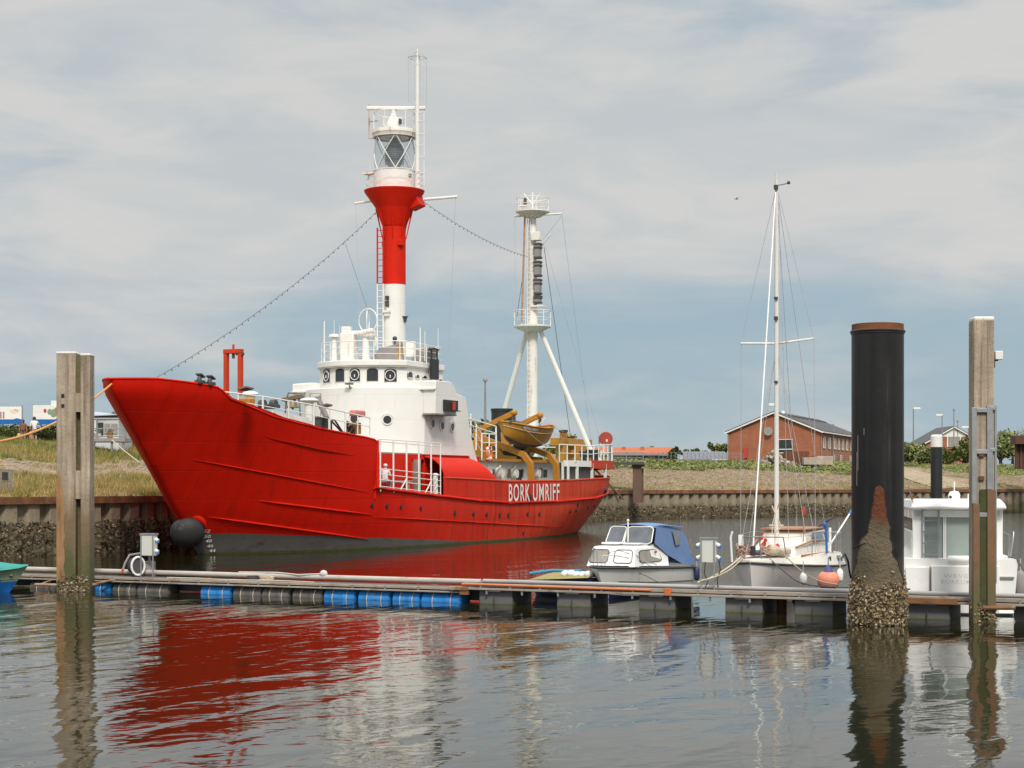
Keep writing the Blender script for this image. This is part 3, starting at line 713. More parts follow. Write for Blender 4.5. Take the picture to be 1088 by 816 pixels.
    mb = MB(); tier(mb, 2.7, 14.0, 1.2, 19.85, 9.30, 9.34); mb.build('drip_rail', mat('warm_grey_trim', (.45, .42, .38), .6), br)  # thin drip rail under the roof edge in a plain warm grey
    # wings
    for side in (1, -1):
        mb = MB(); zl = 6.85 if side == 1 else 7.9
        poly = [(15.35, zl), (15.35, 8.55), (16.9, 8.6), (17.3, 8.55), (17.7, 8.3), (17.95, 7.9), (17.9, zl)] if side == 1 else [(15.35, zl), (15.35, 8.56), (16.8, 8.7), (17.2, 8.1), (17.0, zl)]
        mb.prism(poly, lambda s, z, t: S(s, t, z), side * 3.55, side * 4.28); mb.box(S(15.42, side * 3.4, 8.36), (.1, 1.7, .42)); mb.box(S(17.2, side * 3.1, 8.28), (3.6, 1.1, .06))
        wg = mb.build('bridge_wing', M['white'], ship, bevel=.04)
        mb = MB(); mb.box(S(15.3, side * 3.42, 8.13), (.16, 1.74, .07)); mb.build('wing_moulding', M['white'], wg)
        if side == 1:
            mb = MB(); mb.box(S(16.5, 3.95, 6.82), (2.5, .8, .05)); mb.build('wing_sill', M['grey'], wg)
    # port sidelight
    s_a, z_a = SP(471.5, 424.5, 4.34); s_b, z_b = SP(485.5, 437, 4.34)
    mb = MB(); mb.box(S((s_a + s_b) / 2, 4.34, (z_a + z_b) / 2), (s_b - s_a, .08, z_a - z_b)); mb.box(S((s_a + s_b) / 2, 4.44, z_b), (s_b - s_a, .25, .04)); mb.box(S(s_b, 4.0, (z_a + z_b) / 2), (.04, .8, z_a - z_b))
    sl = mb.build('sidelight_screen', M['black'], ship); mb = MB(); mb.cyl(S(lerp(s_a, s_b, .62), 4.44, z_b + .05), S(lerp(s_a, s_b, .62), 4.44, z_a - .08), .12, n=12); mb.build('red_lantern', M['disc_red'], sl)
    # bridge windows with arched tops; every other one carries a round clear-view screen
    def window(px0, px1, ytop, ybot, ring):
        def tz(px, py):
            s = 14.5
            for _ in range(14): t, z = ST(px, py, s); s = arc(max(-2.6, min(2.6, t)), 2.6, 14.15, 1.2)
            return t, z
        ta, z1_ = tz(px0, ytop); tb_, z0_ = tz(px1, ybot)
        zc = z1_; z0 = z0_
        def pt(u, v, d): t = lerp(ta, tb_, u); return S(arc(t, 2.6, 14.15, 1.2) - d, t, v)
        us = [i / 8 for i in range(9)]; out = [(0, z0)] + [(u, zc - .10 * (abs(2 * u - 1) ** 3)) for u in us] + [(1, z0)]
        mb = MB(); n = len(out); vs = [pt(u, v, .02) for u, v in out] + [pt(u, v, -.05) for u, v in out]
        bot = [pt(u, z0, .02) for u in us[::-1]]
        mb.add(vs + [pt(u, z0, .02) for u in us], [tuple([n - 1] + [2 * n + 8 - i for i in range(1, 8)] + list(range(0, n - 1)))]); 
        wn = mb.build('bridge_window', M['glass'], br, smooth=0, recalc=False)
        mb = MB(); loop = [pt(u, v, .03) for u, v in out]; mb.tube(loop, .014, 5, closed=True); mb.build('window_frame', M['white'], wn)
        if ring:
            um, vm = .5, (zc + z0) / 2; rr = (zc - z0) * .38; c = pt(um, vm, .06); e = (pt(.9, vm, .06) - pt(.1, vm, .06)); wd = e.length; e.normalize(); rx_ = min(rr, wd * .5)
            mb = MB(); mb.tube([c + e * rx_ * math.cos(k * .3927) + Vector((0, 0, rr * math.sin(k * .3927))) for k in range(16)], .022, 6, closed=True)
            mb.cyl(c - e * 0 + Vector((0, 0, -.12)), c + Vector((0, 0, .02)), .03, .03, 8); mb.build('clear_view_screen', M['white'], wn)
    for a in ((343.5, 351, 392.5, 406.3, 1), (356.5, 366.3, 391.6, 405.6, 0), (371.8, 383, 391.3, 405.2, 1), (389.8, 402.2, 391, 405.1, 0), (408.5, 422, 391.6, 406, 1)): window(*a)
    for px0, px1, y0, y1 in ((433, 438, 394.5, 401.7), (441.6, 445.4, 397.8, 402.3), (449, 453.6, 398.5, 403), (465.5, 470, 402.5, 405.5)):
        s_a, z1_ = SP(px0, y0, 2.62); s_b, z0_ = SP(px1, y1, 2.62); mb = MB(); w_ = s_b - s_a
        poly = [(s_a, z0_), (s_a, z1_ - .1), (s_a + w_ * .25, z1_), (s_b - w_ * .25, z1_), (s_b, z1_ - .1), (s_b, z0_)]
        mb.prism(poly, lambda s, z, t: S(s, t, z), 2.55, 2.63); wn = mb.build('bridge_side_window', M['glass'], br, smooth=0)
        mb = MB(); mb.tube([S(a_, 2.64, b_) for a_, b_ in poly], .022, 5, closed=True); mb.build('window_frame', M['white'], wn)
    # portholes: front of the house and its port side
    for px, py, side in ((411.5, 446, 0), (376.5, 445, 0), (459, 450, 1), (469, 452.5, 1), (480, 454, 1)):
        if side: s, z = SP(px, py, 3.6); c = S(s, 3.605, z); ax = Vector((0, -1, 0))
        else:
            s = 14.0
            for _ in range(14): t, z = ST(px, py, s); s = arc(t, 3.6, 13.75, 1.7)
            c = S(s, t, z); d = .01; ax = (S(arc(t + d, 3.6, 13.75, 1.7), t + d, z) - S(arc(t - d, 3.6, 13.75, 1.7), t - d, z)).cross(Vector((0, 0, 1))).normalized()
            if ax.x > 0: ax = -ax
        q = ax.to_track_quat('Z', 'Y').to_matrix(); mb = MB(); mb.lathe([(.215, -.03), (.215, .06), (.27, .06), (.27, -.03)], c, 20, q, caps=False)
        mb.tube([c + ax * .05 + q @ Vector((.33 * math.cos(R(a_)), .33 * math.sin(R(a_)), 0)) for a_ in range(20, 165, 15)], .02, 5)
        pf = mb.build('porthole_rim', M['white'], wh); mb = MB(); mb.lathe([(.01, .02), (.215, .02)], c, 20, q, caps=False); mb.build('porthole_glass', M['glass'], pf, smooth=0)
    # small lamp bracket under the middle window
    t, z = ST(374, 408, 13.9); mb = MB(); mb.box(S(13.6, t, z), (.35, .32, .10)); mb.tube([S(13.85, t, z - .3), S(13.6, t, z - .1)], .04, 6); mb.build('lamp_bracket', M['brass'], wh)
superstructure()

def bridge_top():
    def A(px, py, s=None, t=None):
        if s is not None: tt, z = ST(px, py, s); return S(s, tt, z)
        ss, z = SP(px, py, t); return S(ss, t, z)
    arcf = lambda t: 14.15 + 1.2 * (abs(t) / 2.6) ** 2.2
    base = [S(19.6, -2.55, 9.66), S(15.4, -2.55, 9.66)] + [S(arcf(t) + .06, t, 9.66) for t in (-2.2, -1.5, -.7, 0, .7, 1.5, 2.2)] + [S(15.4, 2.55, 9.66), S(19.6, 2.55, 9.60), S(19.6, 0, 9.6), S(19.6, -2.55, 9.66)]
    railing('bridge_top_railing', base, 1.0, (1, .66, .33), .02, 1.35, parent=ship)
    # radar pedestal and its housings
    mb = MB(); p = A(371, 384, s=16.0); mb.box(p + Vector((0, 0, .75)), (.9, .75, 1.5), rz=.2); mb.box(p + Vector((0, .15, 1.6)), (.55, .5, .5), rz=.3); mb.box(p + Vector((0, -.45, 1.5)), (.5, 1.5, .22), rz=.15)
    mb.cyl(p + Vector((-.2, -.75, 1.45)), p + Vector((-.2, -1.55, 1.6)), .16, .12, 10); mb.box(p + Vector((0, -1.2, 1.45)), (.5, .6, .35)); mb.cyl(p + Vector((0, -1.0, 0)), p + Vector((0, -1.0, 1.5)), .2, .17, 12)
    mb.build('radar_pedestal', M['white_rusty'], ship, bevel=.05)
    mb = MB(); p = A(355, 385, s=15.6); mb.cyl(p, p + Vector((0, 0, 1.35)), .17, .14, 12); mb.cyl(p + Vector((0, 0, 1.35)), p + Vector((0, 0, 1.5)), .3, .26, 14); mb.build('vent_post', M['white'], ship)
    # direction finding loops
    mb = MB(); c = A(391, 340.5, s=16.5); 
    for ax in (Vector((0, 1, 0)), Vector((.9, .35, 0))):
        mb.tube([c + ax.normalized() * .55 * math.cos(a_ * .314) + Vector((0, 0, .64 * math.sin(a_ * .314))) for a_ in range(20)], .032, 6, closed=True)
    mb.cyl(c + Vector((0, 0, -.64)), Vector((c.x, c.y, 9.6)), .08, .10, 10); mb.ball(c + Vector((0, -.1, -.8)), (.15, .12, .14)); mb.ball(c + Vector((0, -.4, -1.1)), (.08, .12, .3)); mb.build('direction_finder', M['white'], ship)
    for pts, s_, d in ((((394, 383), (403, 369.5), (420, 366), (422, 383)), 17.0, .9), (((437, 385), (438, 372), (456, 369), (448, 388)), 18.0, 1.3)):
        P_ = [A(x, y, s=s_) for x, y in pts]; mb = MB(); mb.hexa([P_[0], P_[3], P_[3] + Vector((d, 0, 0)), P_[0] + Vector((d, 0, 0)), P_[1], P_[2], P_[2] + Vector((d, 0, 0)), P_[1] + Vector((d, 0, 0))])
        mb.build('canvas_covered_console', M['grey'], ship, bevel=.015, smooth=0)
    mb = MB(); p = A(424.5, 384, s=15.6); mb.cyl(p, p + Vector((0, 0, .85)), .16, .16, 12); mb.build('vent_pipe', mat('ochre_pipe', (.42, .28, .12), .6), ship); q_ = p + Vector((0, 0, .85)); mb = MB(); mb.cyl(q_, q_ + Vector((0, 0, .12)), .2, .18, 12); mb.ball(q_ + Vector((0, 0, .13)), (.17, .17, .1)); mb.build('vent_cap', M['grey'], ship)
    for px, yt, yb, s_, r in ((344.5, 341, 384, 15.5, .05), (355, 340, 375, 15.6, .018), (361, 346, 375, 15.6, .015), (446.5, 348, 384, 17, .04), (451.5, 352, 384, 17, .025), (465.5, 349, 384, 19, .02), (374, 346, 360, 16, .01)):
        mb = MB(); mb.cyl(A(px, yb, s=s_), A(px, yt, s=s_), r, r * .7, 6); mb.build('whip_antenna', M['white'], ship)
    # black boat davit tube on the port quarter of the bridge
    mb = MB(); a = A(458.5, 403, t=2.9); b = A(464.5, 403.5, t=2.9)
    for p, top_ in ((a, 371), (b, 372)):
        mb.cyl(p, Vector((p.x, p.y, A(460, top_, t=2.9).z)), .05, n=8)
    mb.box((a + b) / 2 + Vector((0, 0, .55)), (abs(b.x - a.x) + .2, .12, 1.1)); mb.tube([A(456, 371, t=2.9), A(461, 370, t=2.9), A(466, 372, t=2.9)], .05, 6); mb.build('black_rack', M['black'], ship)
    mb = MB(); p = A(436.5, 371, s=17); mb.box(p, (.3, .45, .8)); mb.build('white_locker', M['white'], ship, bevel=.02)
bridge_top()

def light_tower():
    S0 = 19.0; c = S(S0, 0.0, 0)
    def zz(py, px=418): return ST(px, py, S0)[1]
    r0 = .62; zr = zz(302.5); zc = zz(241); zf = zz(222); zt = zz(203)
    mb = MB(); mb.lathe([(r0 + .02, 8.3), (r0, zr)], c, 40, caps=False); tw = mb.build('tower_lower_column', M['white'], ship, smooth=60)
    mb = MB(); mb.lathe([(r0 + .003, zr - .02), (r0 + .003, zc), (.66, zc + .02), (1.02, zf), (1.04, zf + .05), (1.62, zt - .12), (1.66, zt), (1.6, zt + .02), (.2, zt + .02)], c, 40, caps=False); rc = mb.build('tower_red_column', M['red'], ship, smooth=30)
    mb = MB()
    for k in range(8):
        a = R(45 * k + 20); d = Vector((math.cos(a), math.sin(a), 0)); mb.hexa([c + d * r + Vector((0, 0, z)) + o for o in (Vector((-d.y, d.x, 0)) * .02, Vector((d.y, -d.x, 0)) * .02) for r, z in ((.62, zc - .7), (.66, zc - .7), (1.05, zf), (.95, zf))])
    mb.build('gallery_brackets', M['red'], rc, smooth=0)
    mb = MB(); mb.box(c + Vector((.3, -1.15, zf + .3)), (.8, .7, .62), rx=-.35); mb.build('flood_lamp_box', M['red'], rc, bevel=.03)
    mb = MB(); mb.box(c + Vector((-.35, -.55, zc - .95)), (.3, .3, .3)); mb.box(c + Vector((.1, .68, zc - .9)), (.2, .2, .3)); mb.build('junction_box', M['red'], rc, bevel=.02)
    # lantern
    zb0 = zt; zb1 = zz(181.5); zg = zz(145); zr2 = zz(139)
    mb = MB(); mb.lathe([(1.12, zb0), (1.12, zb1 - .04), (1.16, zb1 - .04), (1.16, zb1), (.4, zb1 + .01)], c, 36, caps=False); lb = mb.build('lantern_base', M['white'], ship)
    mb = MB(); mb.box(c + Vector((-.3, -1.12, (zb0 + zb1) / 2 + .2)), (.25, .06, .12)); mb.build('name_plate', M['grey'], lb)
    mb = MB(); mb.lathe([(1.18, zg - .1), (1.2, zg + .05), (1.24, zg + .12), (1.22, zr2), (.2, zr2 + .03)], c, 36); rf = mb.build('lantern_roof', M['white_rusty'], ship)
    mb = MB(); mb.lathe([(1.10, zg - .12), (.05, zg - .05)], c, 36, caps=False); mb.build('lantern_ceiling', M['grey'], rf)
    mb = MB(); n = 6
    for k in range(n):
        for d_ in (-.5, .5):
            pts = []
            for i in range(7):
                a = R(360 / n * (k + d_ * i / 3 * 1.0) + 30); z = lerp(zb1, zg - .05, i / 6); pts.append(c + Vector((1.1 * math.cos(a), 1.1 * math.sin(a), z)))
            mb.tube(pts, .024, 6)
    mb.build('lantern_glazing_bars', M['white'], ship)
    gm = bpy.data.materials.new('lantern_glass'); gm.use_nodes = True; nt = gm.node_tree; nt.nodes.clear()
    o_ = nt.nodes.new('ShaderNodeOutputMaterial'); t_ = nt.nodes.new('ShaderNodeBsdfTransparent'); g_ = nt.nodes.new('ShaderNodeBsdfGlossy'); g_.inputs['Roughness'].default_value = .03; x_ = nt.nodes.new('ShaderNodeMixShader'); x_.inputs[0].default_value = .14
    t_.inputs[0].default_value = (.86, .9, .92, 1); nt.links.new(t_.outputs[0], x_.inputs[1]); nt.links.new(g_.outputs[0], x_.inputs[2]); nt.links.new(x_.outputs[0], o_.inputs[0]); M['clear'] = gm
    mb = MB(); mb.lathe([(1.08, zb1), (1.08, zg - .1)], c, 36, caps=False); mb.build('lantern_glass', gm, ship)
    mb = MB(); zm = (zb1 + zg) / 2 - .15; mb.lathe([(.22, zb1), (.3, zb1 + .2), (.42, zm - .35), (.5, zm - .1), (.5, zm + .35), (.4, zm + .62), (.25, zm + .8), (.1, zg - .1)], c, 24)
    for k in range(9): mb.tube([c + Vector((.52 * math.cos(a * .5236), .52 * math.sin(a * .5236), zm - .4 + k * .11)) for a in range(12)], .02, 5, closed=True)
    mb.build('beacon_lens', mat('lens_grey', (.25, .25, .26), .25, metal=.3), ship, smooth=50)
    mb = MB(); ztop = zz(117); mb.lathe([(.45, zr2), (.45, zr2 + .1), (.40, zr2 + .45), (.22, ztop - .35), (.24, ztop - .32), (.16, ztop - .25), (.16, ztop)], c + Vector((0, .05, 0)), 16); cp = mb.build('lantern_cap', M['white_rusty'], ship)
    mb = MB(); mb.box(c + Vector((-.12, -.42, zr2 + .45)), (.22, .08, .26)); mb.build('vent_louvre', M['darkgrey'], cp)
    railing('lantern_roof_railing', [c + Vector((1.12 * math.cos(R(a)), 1.12 * math.sin(R(a)), zr2)) for a in range(0, 361, 30)], .95, (1, .5), .018, 1.1, parent=ship)
    railing('gallery_railing', [c + Vector((1.55 * math.cos(R(a)), 1.55 * math.sin(R(a)), zt)) for a in range(0, 361, 30)], .95, (1, .66, .33), .013, 2.4, parent=ship)
    # slotted radar scanner, its post, left bracket
    mb = MB(); a = S(*(19, ) + ST(391.5, 115, 19)); b = S(*(19, ) + ST(450.5, 115, 19)); zs = (a.z + b.z) / 2
    mb.box(Vector((19, (a.y + b.y) / 2, zs)), (.22, (a - b).length * .94, .19), rz=R(23.5)); mb.build('radar_scanner', M['white'], ship, bevel=.04)
    mb = MB(); t_, _ = ST(392, 130, 19); mb.tube([S(19, t_ + .02, zz(108)), S(19, t_ + .02, zz(145)), S(19, -1.2, zz(145))], .045, 6); mb.tube([S(19, t_ + .02, zz(127)), S(19, -1.0, zz(127))], .03, 5); mb.build('rusty_bracket', mat('rusty_cream', (.5, .40, .28), .7, var=.3), ship)
    # antenna pole with its wire cage
    t_, _ = ST(443.5, 120, 19); zp = zz(52, 443); mb = MB(); mb.cyl(S(19, t_, zt), S(19, t_, zz(75, 443)), .12, .10, 10); mb.cyl(S(19, t_, zz(75, 443)), S(19, t_, zp), .09, .04, 8); ap = mb.build('antenna_pole', M['white'], ship)
    mb = MB(); zk = zz(59, 443)
    for k in range(6):
        a = R(60 * k + 10); d = Vector((.52 * math.cos(a), .52 * math.sin(a), 0)); p = S(19, t_, 0)
        mb.tube([p + Vector((0, 0, zp - .1)), p + d + Vector((0, 0, zk - .12)), p + d * .95 + Vector((0, 0, zz(112)))], .009, 4); mb.cyl(p + d + Vector((0, 0, zk - .12)), p + Vector((0, 0, zk)), .012, n=4)
    mb.tube([S(19, t_, 0) + Vector((.52 * math.cos(R(60 * k + 10)), .52 * math.sin(R(60 * k + 10)), zk - .12)) for k in range(6)], .012, 4, closed=True); mb.build('antenna_cage', M['wire_pale'], ap)
    mb = MB(); ta, _ = ST(450.5, 150, 19)
    for y0, y1 in ((122, 169), (173, 200)):
        mb.cyl(S(19, ta, zz(y0)), S(19, ta, zz(y1)), .03, n=5)
    for y in (122, 131, 145, 157, 169, 186): mb.cyl(S(19, t_, zz(y)), S(19, ta + .05, zz(y)), .028, n=5)
    mb.build('ladder_frame', M['white'], ap)
    # small platform on the gallery, port of it a lamp bracket
    mb = MB(); tl, z_ = ST(387, 185, 19); tr, _ = ST(402, 185, 19); mb.box(S(19, (tl + tr) / 2, z_), (.5, tr - tl, .08)); mb.cyl(S(19, tl + .25, zt), S(19, tl + .25, z_), .03, n=6); mb.cyl(S(19, tl + .35, z_), S(19, tl + .35, z_ + 1.1), .012, n=4); mb.build('lamp_platform', M['white'], ship)
    # yards
    mb = MB()
    a, b = ST(377, 216, 19), ST(402, 213, 19); mb.cyl(S(19, *a), S(19, *b), .06, n=8); mb.build('signal_yard', M['white'], ship)
    mb = MB(); a, b = ST(450, 212, 19), ST(486, 209, 19); mb.cyl(S(19, *a), S(19, *b), .08, n=8); mb.build('signal_yard', M['white'], ship)
    # ladder up the front of the tower
    for y0, y1, mm in ((243, 302, 'red'), (302.5, 372, 'white')):
        mb = MB(); tt = ST(404.5, 300, 18.4)[0]
        for dt in (-.18, .18): mb.cyl(S(18.35, tt + dt, zz(y0)), S(18.35, tt + dt, zz(y1)), .045, n=6)
        z = zz(y1)
        while z < zz(y0): mb.cyl(S(18.35, tt - .18, z), S(18.35, tt + .18, z), .02, n=4); z += .32
        for yy in (y0 + 1, (y0 + y1) / 2, y1 - 2): mb.cyl(S(18.35, tt + .18, zz(yy)), S(18.9, tt + .5, zz(yy)), .03, n=4)
        mb.build('ladder', M[mm], ship)
    mb = MB(); p = S(18.35, *ST(411.5, 331, 18.35)); mb.box(p, (.3, .4, .12)); mb.box(p + Vector((0, 0, -.15)), (.2, .3, .2)); mb.cyl(p, p + Vector((0, 0, .5)), .05, n=6); sh = mb.build('lamp_shelf', M['white_rusty'], ship)
    mb = MB(); mb.box(p + Vector((0, 0, .42)), (.18, .2, .3)); mb.box(p + Vector((0, 0, .75)), (.18, .2, .2)); mb.build('signal_lamp', M['darkgrey'], sh)
    mb = MB(); p = S(19, *ST(429.5, 340, 19)); mb.cyl(p + Vector((0, 0, -.12)), p + Vector((0, 0, .15)), .12, .16, 10); mb.cyl(p + Vector((0, 0, .15)), p + Vector((0, 0, .2)), .22, n=10); mb.build('deck_lamp', M['darkgrey'], ship)
    mb = MB(); p = S(18.3, *ST(419.5, 362, 18.3)); mb.cyl(p + Vector((0, 0, -.3)), p + Vector((0, 0, .05)), .04, n=6); mb.ball(p + Vector((0, 0, .12)), .13); mb.build('deck_lamp', M['darkgrey'], ship)
light_tower()

def mizzen():
    s = 38.5; c = S(s, 0, 0); z = lambda py: ST(567, py, s)[1]
    mb = MB(); mb.lathe([(.34, 4.9), (.33, z(345)), (.30, z(300)), (.23, z(228)), (.22, z(222))], c, 20); mm = mb.build('mizzen_column', M['white_rusty'], ship, smooth=60)
    for px, py, pt_, top_ in ((542, 437, -3.6, -.35), (627, 485, 3.6, .4)):
        mb = MB(); mb.cyl(S(40.0, pt_, 5.0), S(38.6, top_, z(347)), .17, .15, 14); mb.build('mizzen_leg', M['white'], ship, smooth=60)
    mb = MB(); mb.box(S(40.0, 3.6, 5.15), (.9, .7, .5)); mb.build('leg_foot', M['black'], ship, bevel=.04)
    for zc, r, name, rh in ((z(346), 1.22, 'middle_platform', .95), (z(224), 1.1, 'top_platform', .8)):
        mb = MB(); mb.lathe([(.25, zc - .45), (.5, zc - .42), (r - .05, zc - .12), (r, zc - .1), (r, zc), (.2, zc)], c, 28); pl = mb.build(name, M['white_rusty'], ship)
        railing('platform_railing', [c + Vector(((r - .04) * math.cos(R(a)), (r - .04) * math.sin(R(a)), zc)) for a in range(0, 361, 30)], rh, (1, .5), .022, 1.2, parent=pl)
    mb = MB(); zt = z(224)
    for dy, dx in ((.6, .0), (-.6, 0), (0, .1)): mb.cyl(c + Vector((0, 0, zt + .4)), c + Vector((dx, dy, zt + 1.15)), .035, n=6)
    mb.cyl(c + Vector((0, 0, zt)), c + Vector((0, 0, zt + 1.2)), .05, n=6); mb.build('signal_horns', M['white'], ship)
    mb = MB(); p = S(s, *ST(558, 218, s)); mb.cyl(p, p + Vector((0, 0, .45)), .12, .1, 10); mb.build('anchor_lamp', M['darkgrey'], ship); mb = MB(); mb.box(p + Vector((-.1, 0, -.06)), (.5, .8, .06)); mb.build('lamp_shelf', M['white_rusty'], ship)
    mb = MB(); a, b = ST(546.5, 230, s), ST(597, 227, s); mb.cyl(S(s, *a), S(s, *b), .06, n=8); mb.build('mizzen_yard', M['white_rusty'], ship)
    # rusty pipe and ladder up the column
    mb = MB(); t1 = ST(560, 300, s)[0]; mb.tube([S(s - .3, t1 - .02, z(225)), S(s - .3, t1 - .25, z(343))], .06, 6); mb.build('exhaust_pipe', mat('rusty_pipe', (.42, .24, .13), .8, var=.35, vs=3), ship)
    mb = MB(); t1 = ST(564, 300, s)[0]
    for d in (-.1, .12): mb.cyl(S(s - .35, t1 + d, z(228)), S(s - .35, t1 + d, z(480)), .03, n=5)
    zq = z(480)
    while zq < z(228): mb.cyl(S(s - .35, t1 - .1, zq), S(s - .35, t1 + .12, zq), .018, n=4); zq += .33
    mb.build('mizzen_ladder', M['white_rusty'], ship)
    # stack of fog signal louvres
    tl = ST(573.5, 290, s)[0]
    for y0, y1 in ((259, 276), (278, 295), (297, 314), (315, 323)):
        mb = MB(); z1, z0 = z(y0), z(y1); mb.box(S(s - .3, tl, (z0 + z1) / 2), (.42, .36, z1 - z0)); hb_ = mb.build('fog_signal', M['grey'], ship, bevel=.02); mb = MB()
        pass
        for k in (0.08, .3, .92): mb = MB(); mb.box(S(s - .3, tl, lerp(z1, z0, k)), (.5, .44, .10)); mb.build('louvre', M['darkgrey'], hb_)
    mb = MB(); mb.box(S(s - .25, tl - .12, z(252)), (.5, .6, .55)); mb.build('lamp_housing', M['white_rusty'], ship, bevel=.03); mb = MB(); mb.box(S(s - .25, tl, z(326)), (.5, .9, .1)); mb.build('small_shelf', M['white_rusty'], ship); mb = MB(); mb.tube([S(s, tl + .1, z(262)), S(s, tl + .75, z(250))], .05, 6); mb.build('jumper_strut', M['white_rusty'], ship)
mizzen()

def foredeck():
    def A(px, py, t): s_, z = SP(px, py, t); return S(s_, t, z)
    # A frame gantry, seen nearly square on
    mb = MB(); s_ = 1.5
    pts = [S(s_, *ST(x, y, s_)) for x, y in ((240.5, 420), (240.5, 373), (255.5, 375), (255.5, 420))]
    a, b, c_, d = pts
    for p, q in ((a, b), (d, c_)): mb.box((p + q) / 2, (.26, .17, (q - p).length))
    mb.box((b + c_) / 2 + Vector((0, 0, .03)), (.3, (b - c_).length + .17, .2)); mb.cyl((b + c_) / 2, (b + c_) / 2 + Vector((0, 0, .35)), .06, n=6); mb.build('gantry', M['orange_red'], ship, bevel=.02)
    mb = MB(); m_ = (b + c_) / 2; mb.cyl(m_, m_ - Vector((0, 0, .3)), .07, n=8); mb.box(m_ + Vector((0, -.35, -.1)), (.2, .35, .12)); mb.build('gantry_block', M['darkgrey'], ship)
    # forecastle side rail
    base = [S(SP(x, y, 4.0)[0], min(4.4, hb(SP(x, y, 4.0)[0], 6.5)) - .15, SP(x, y, 4.0)[1]) for x, y in ((236, 411), (246, 423), (260, 429), (292, 441), (330, 452), (362, 459), (388, 463))]
    mb = MB(); tops = [(236, 409.5), (246, 411.5), (260, 414), (292, 421), (330, 430.5), (362, 438), (388, 444)]
    tp = [S(p.x, -p.y, SP(x, y, 4.0)[1]) for p, (x, y) in zip(base, tops)]
    mb.tube(tp, .03, 6); mb.tube([p.lerp(q, .5) for p, q in zip(base, tp)], .02, 5); mb.tube([tp[-1], base[-1]], .03, 6)
    for i in range(len(base) - 1):
        for k in (0, .5): p = base[i].lerp(base[i + 1], k); q = tp[i].lerp(tp[i + 1], k); mb.cyl(p, q, .045 if k == 0 else .028, n=6)
    mb.build('forecastle_railing', M['white'], ship)
    # starboard rail, thinner behind
    mb = MB(); bs = [Vector((p.x, -p.y, p.z)) for p in base]; ts = [Vector((p.x, -p.y, p.z)) for p in tp]; mb.tube(ts, .025, 5); mb.tube([p.lerp(q, .5) for p, q in zip(bs, ts)], .02, 5)
    for p, q in zip(bs, ts): mb.cyl(p, q, .03, n=5)
    mb.build('forecastle_railing', M['white'], ship)
    mb = MB(); P_ = [A(x, y, 3.4) for x, y in ((287, 437), (330, 448))]; mb.box((P_[0] + P_[1]) / 2 + Vector((0, 0, -.1)), (3.2, .1, .4), ry=R(4)); mb.build('breakwater', M['white'], ship)
    # fairlead rollers on the stem bulwark
    for px in (214.5, 225.5):
        mb = MB(); t_ = 2.5
        for _ in range(14): s_ = SP(px, 406.5, t_)[0]; t_ = .5 * t_ + .5 * hb(s_, tab(TOPF, s_))
        p = S(s_, t_ - .1, tab(TOPF, s_) + .09); mb.box(p, (.42, .3, .16)); mb.cyl(p + Vector((-.08, 0, .05)), p + Vector((.05, 0, .32)), .11, .09, 8); mb.box(p + Vector((.05, 0, .28)), (.35, .3, .08), ry=.4); mb.build('fairlead_roller', M['darkgrey'], ship, bevel=.02)
    # brown hatch boards lashed to the rail
    for px, py in ((261, 413), (346, 431)):
        mb = MB(); p = A(px, py, 3.9); mb.box(p, (1.3, .4, .08), rz=.3, rx=R(-14)); mb.build('rail_board', mat('brown_board', (.20, .14, .10), .8, var=.2), ship, bevel=.01)
    mb = MB(); p = A(375, 439, 3.9); mb.box(p + Vector((.45, 0, 0)), (1.1, .35, .32)); mb.build('red_float', mat('faded_red_float', (.58, .2, .17), .6), ship, bevel=.08)
    # windlass, vents, bollards, bell
    mb = MB(); p = A(286, 432, 1.5); mb.box(p, (.5, .9, .2)); 
    for d in (-.3, .3): mb.cyl(p + Vector((-.1, d - .14, .1)), p + Vector((-.1, d + .14, .1)), .22, n=14)
    mb.build('windlass', M['darkgrey'], ship, bevel=.02)
    mb = MB(); p = A(266, 427, 2.2); mb.cyl(p - Vector((0, 0, .3)), p + Vector((0, 0, .3)), .22, n=12); wv = mb.build('mushroom_vent', M['white'], ship); mb = MB(); mb.ball(p + Vector((0, 0, .35)), (.38, .38, .14)); mb.build('vent_cap', M['white'], wv)
    mb = MB(); p = A(260, 427, 2.2); mb.box(p, (.5, .8, .3)); mb.build('cable_stopper', M['ochre'], ship, bevel=.04)
    mb = MB(); p = A(328.5, 448, 3.2); q = A(328.5, 425.5, 3.2); mb.cyl(p, q, .21, n=14); wv = mb.build('ventilator', M['white'], ship); mb = MB(); mb.ball(q + Vector((0, 0, .0)), (.44, .44, .13)); mb.build('vent_cap', M['white'], wv)
    mb = MB(); p = A(311, 443, 3.0); z = lambda py: A(311, py, 3.0).z
    for d in (-.33, .33):
        mb.tube([Vector((p.x, p.y + d * 1.25, p.z)), Vector((p.x, p.y + d, z(424))), Vector((p.x, p.y + d * .8, z(420)))], .04, 6)
    mb.tube([Vector((p.x, p.y + .26, z(420))), Vector((p.x, p.y + .24, z(417.5))), Vector((p.x, p.y - .24, z(417.5))), Vector((p.x, p.y - .26, z(420)))], .035, 6); mb.box(Vector((p.x, p.y, z(423))), (.3, 1.0, .16), rx=-.15)
    bf = mb.build('bell_frame', M['brass'], ship); mb = MB(); mb.lathe([(.02, z(424)), (.14, z(424.5)), (.18, z(428)), (.24, z(431)), (.34, z(433)), (.30, z(433.3))], Vector((p.x, p.y, 0)), 18); mb.ball(Vector((p.x, p.y, z(434))), .06, 8, 6); mb.build('bell', M['brass'], bf, smooth=50)
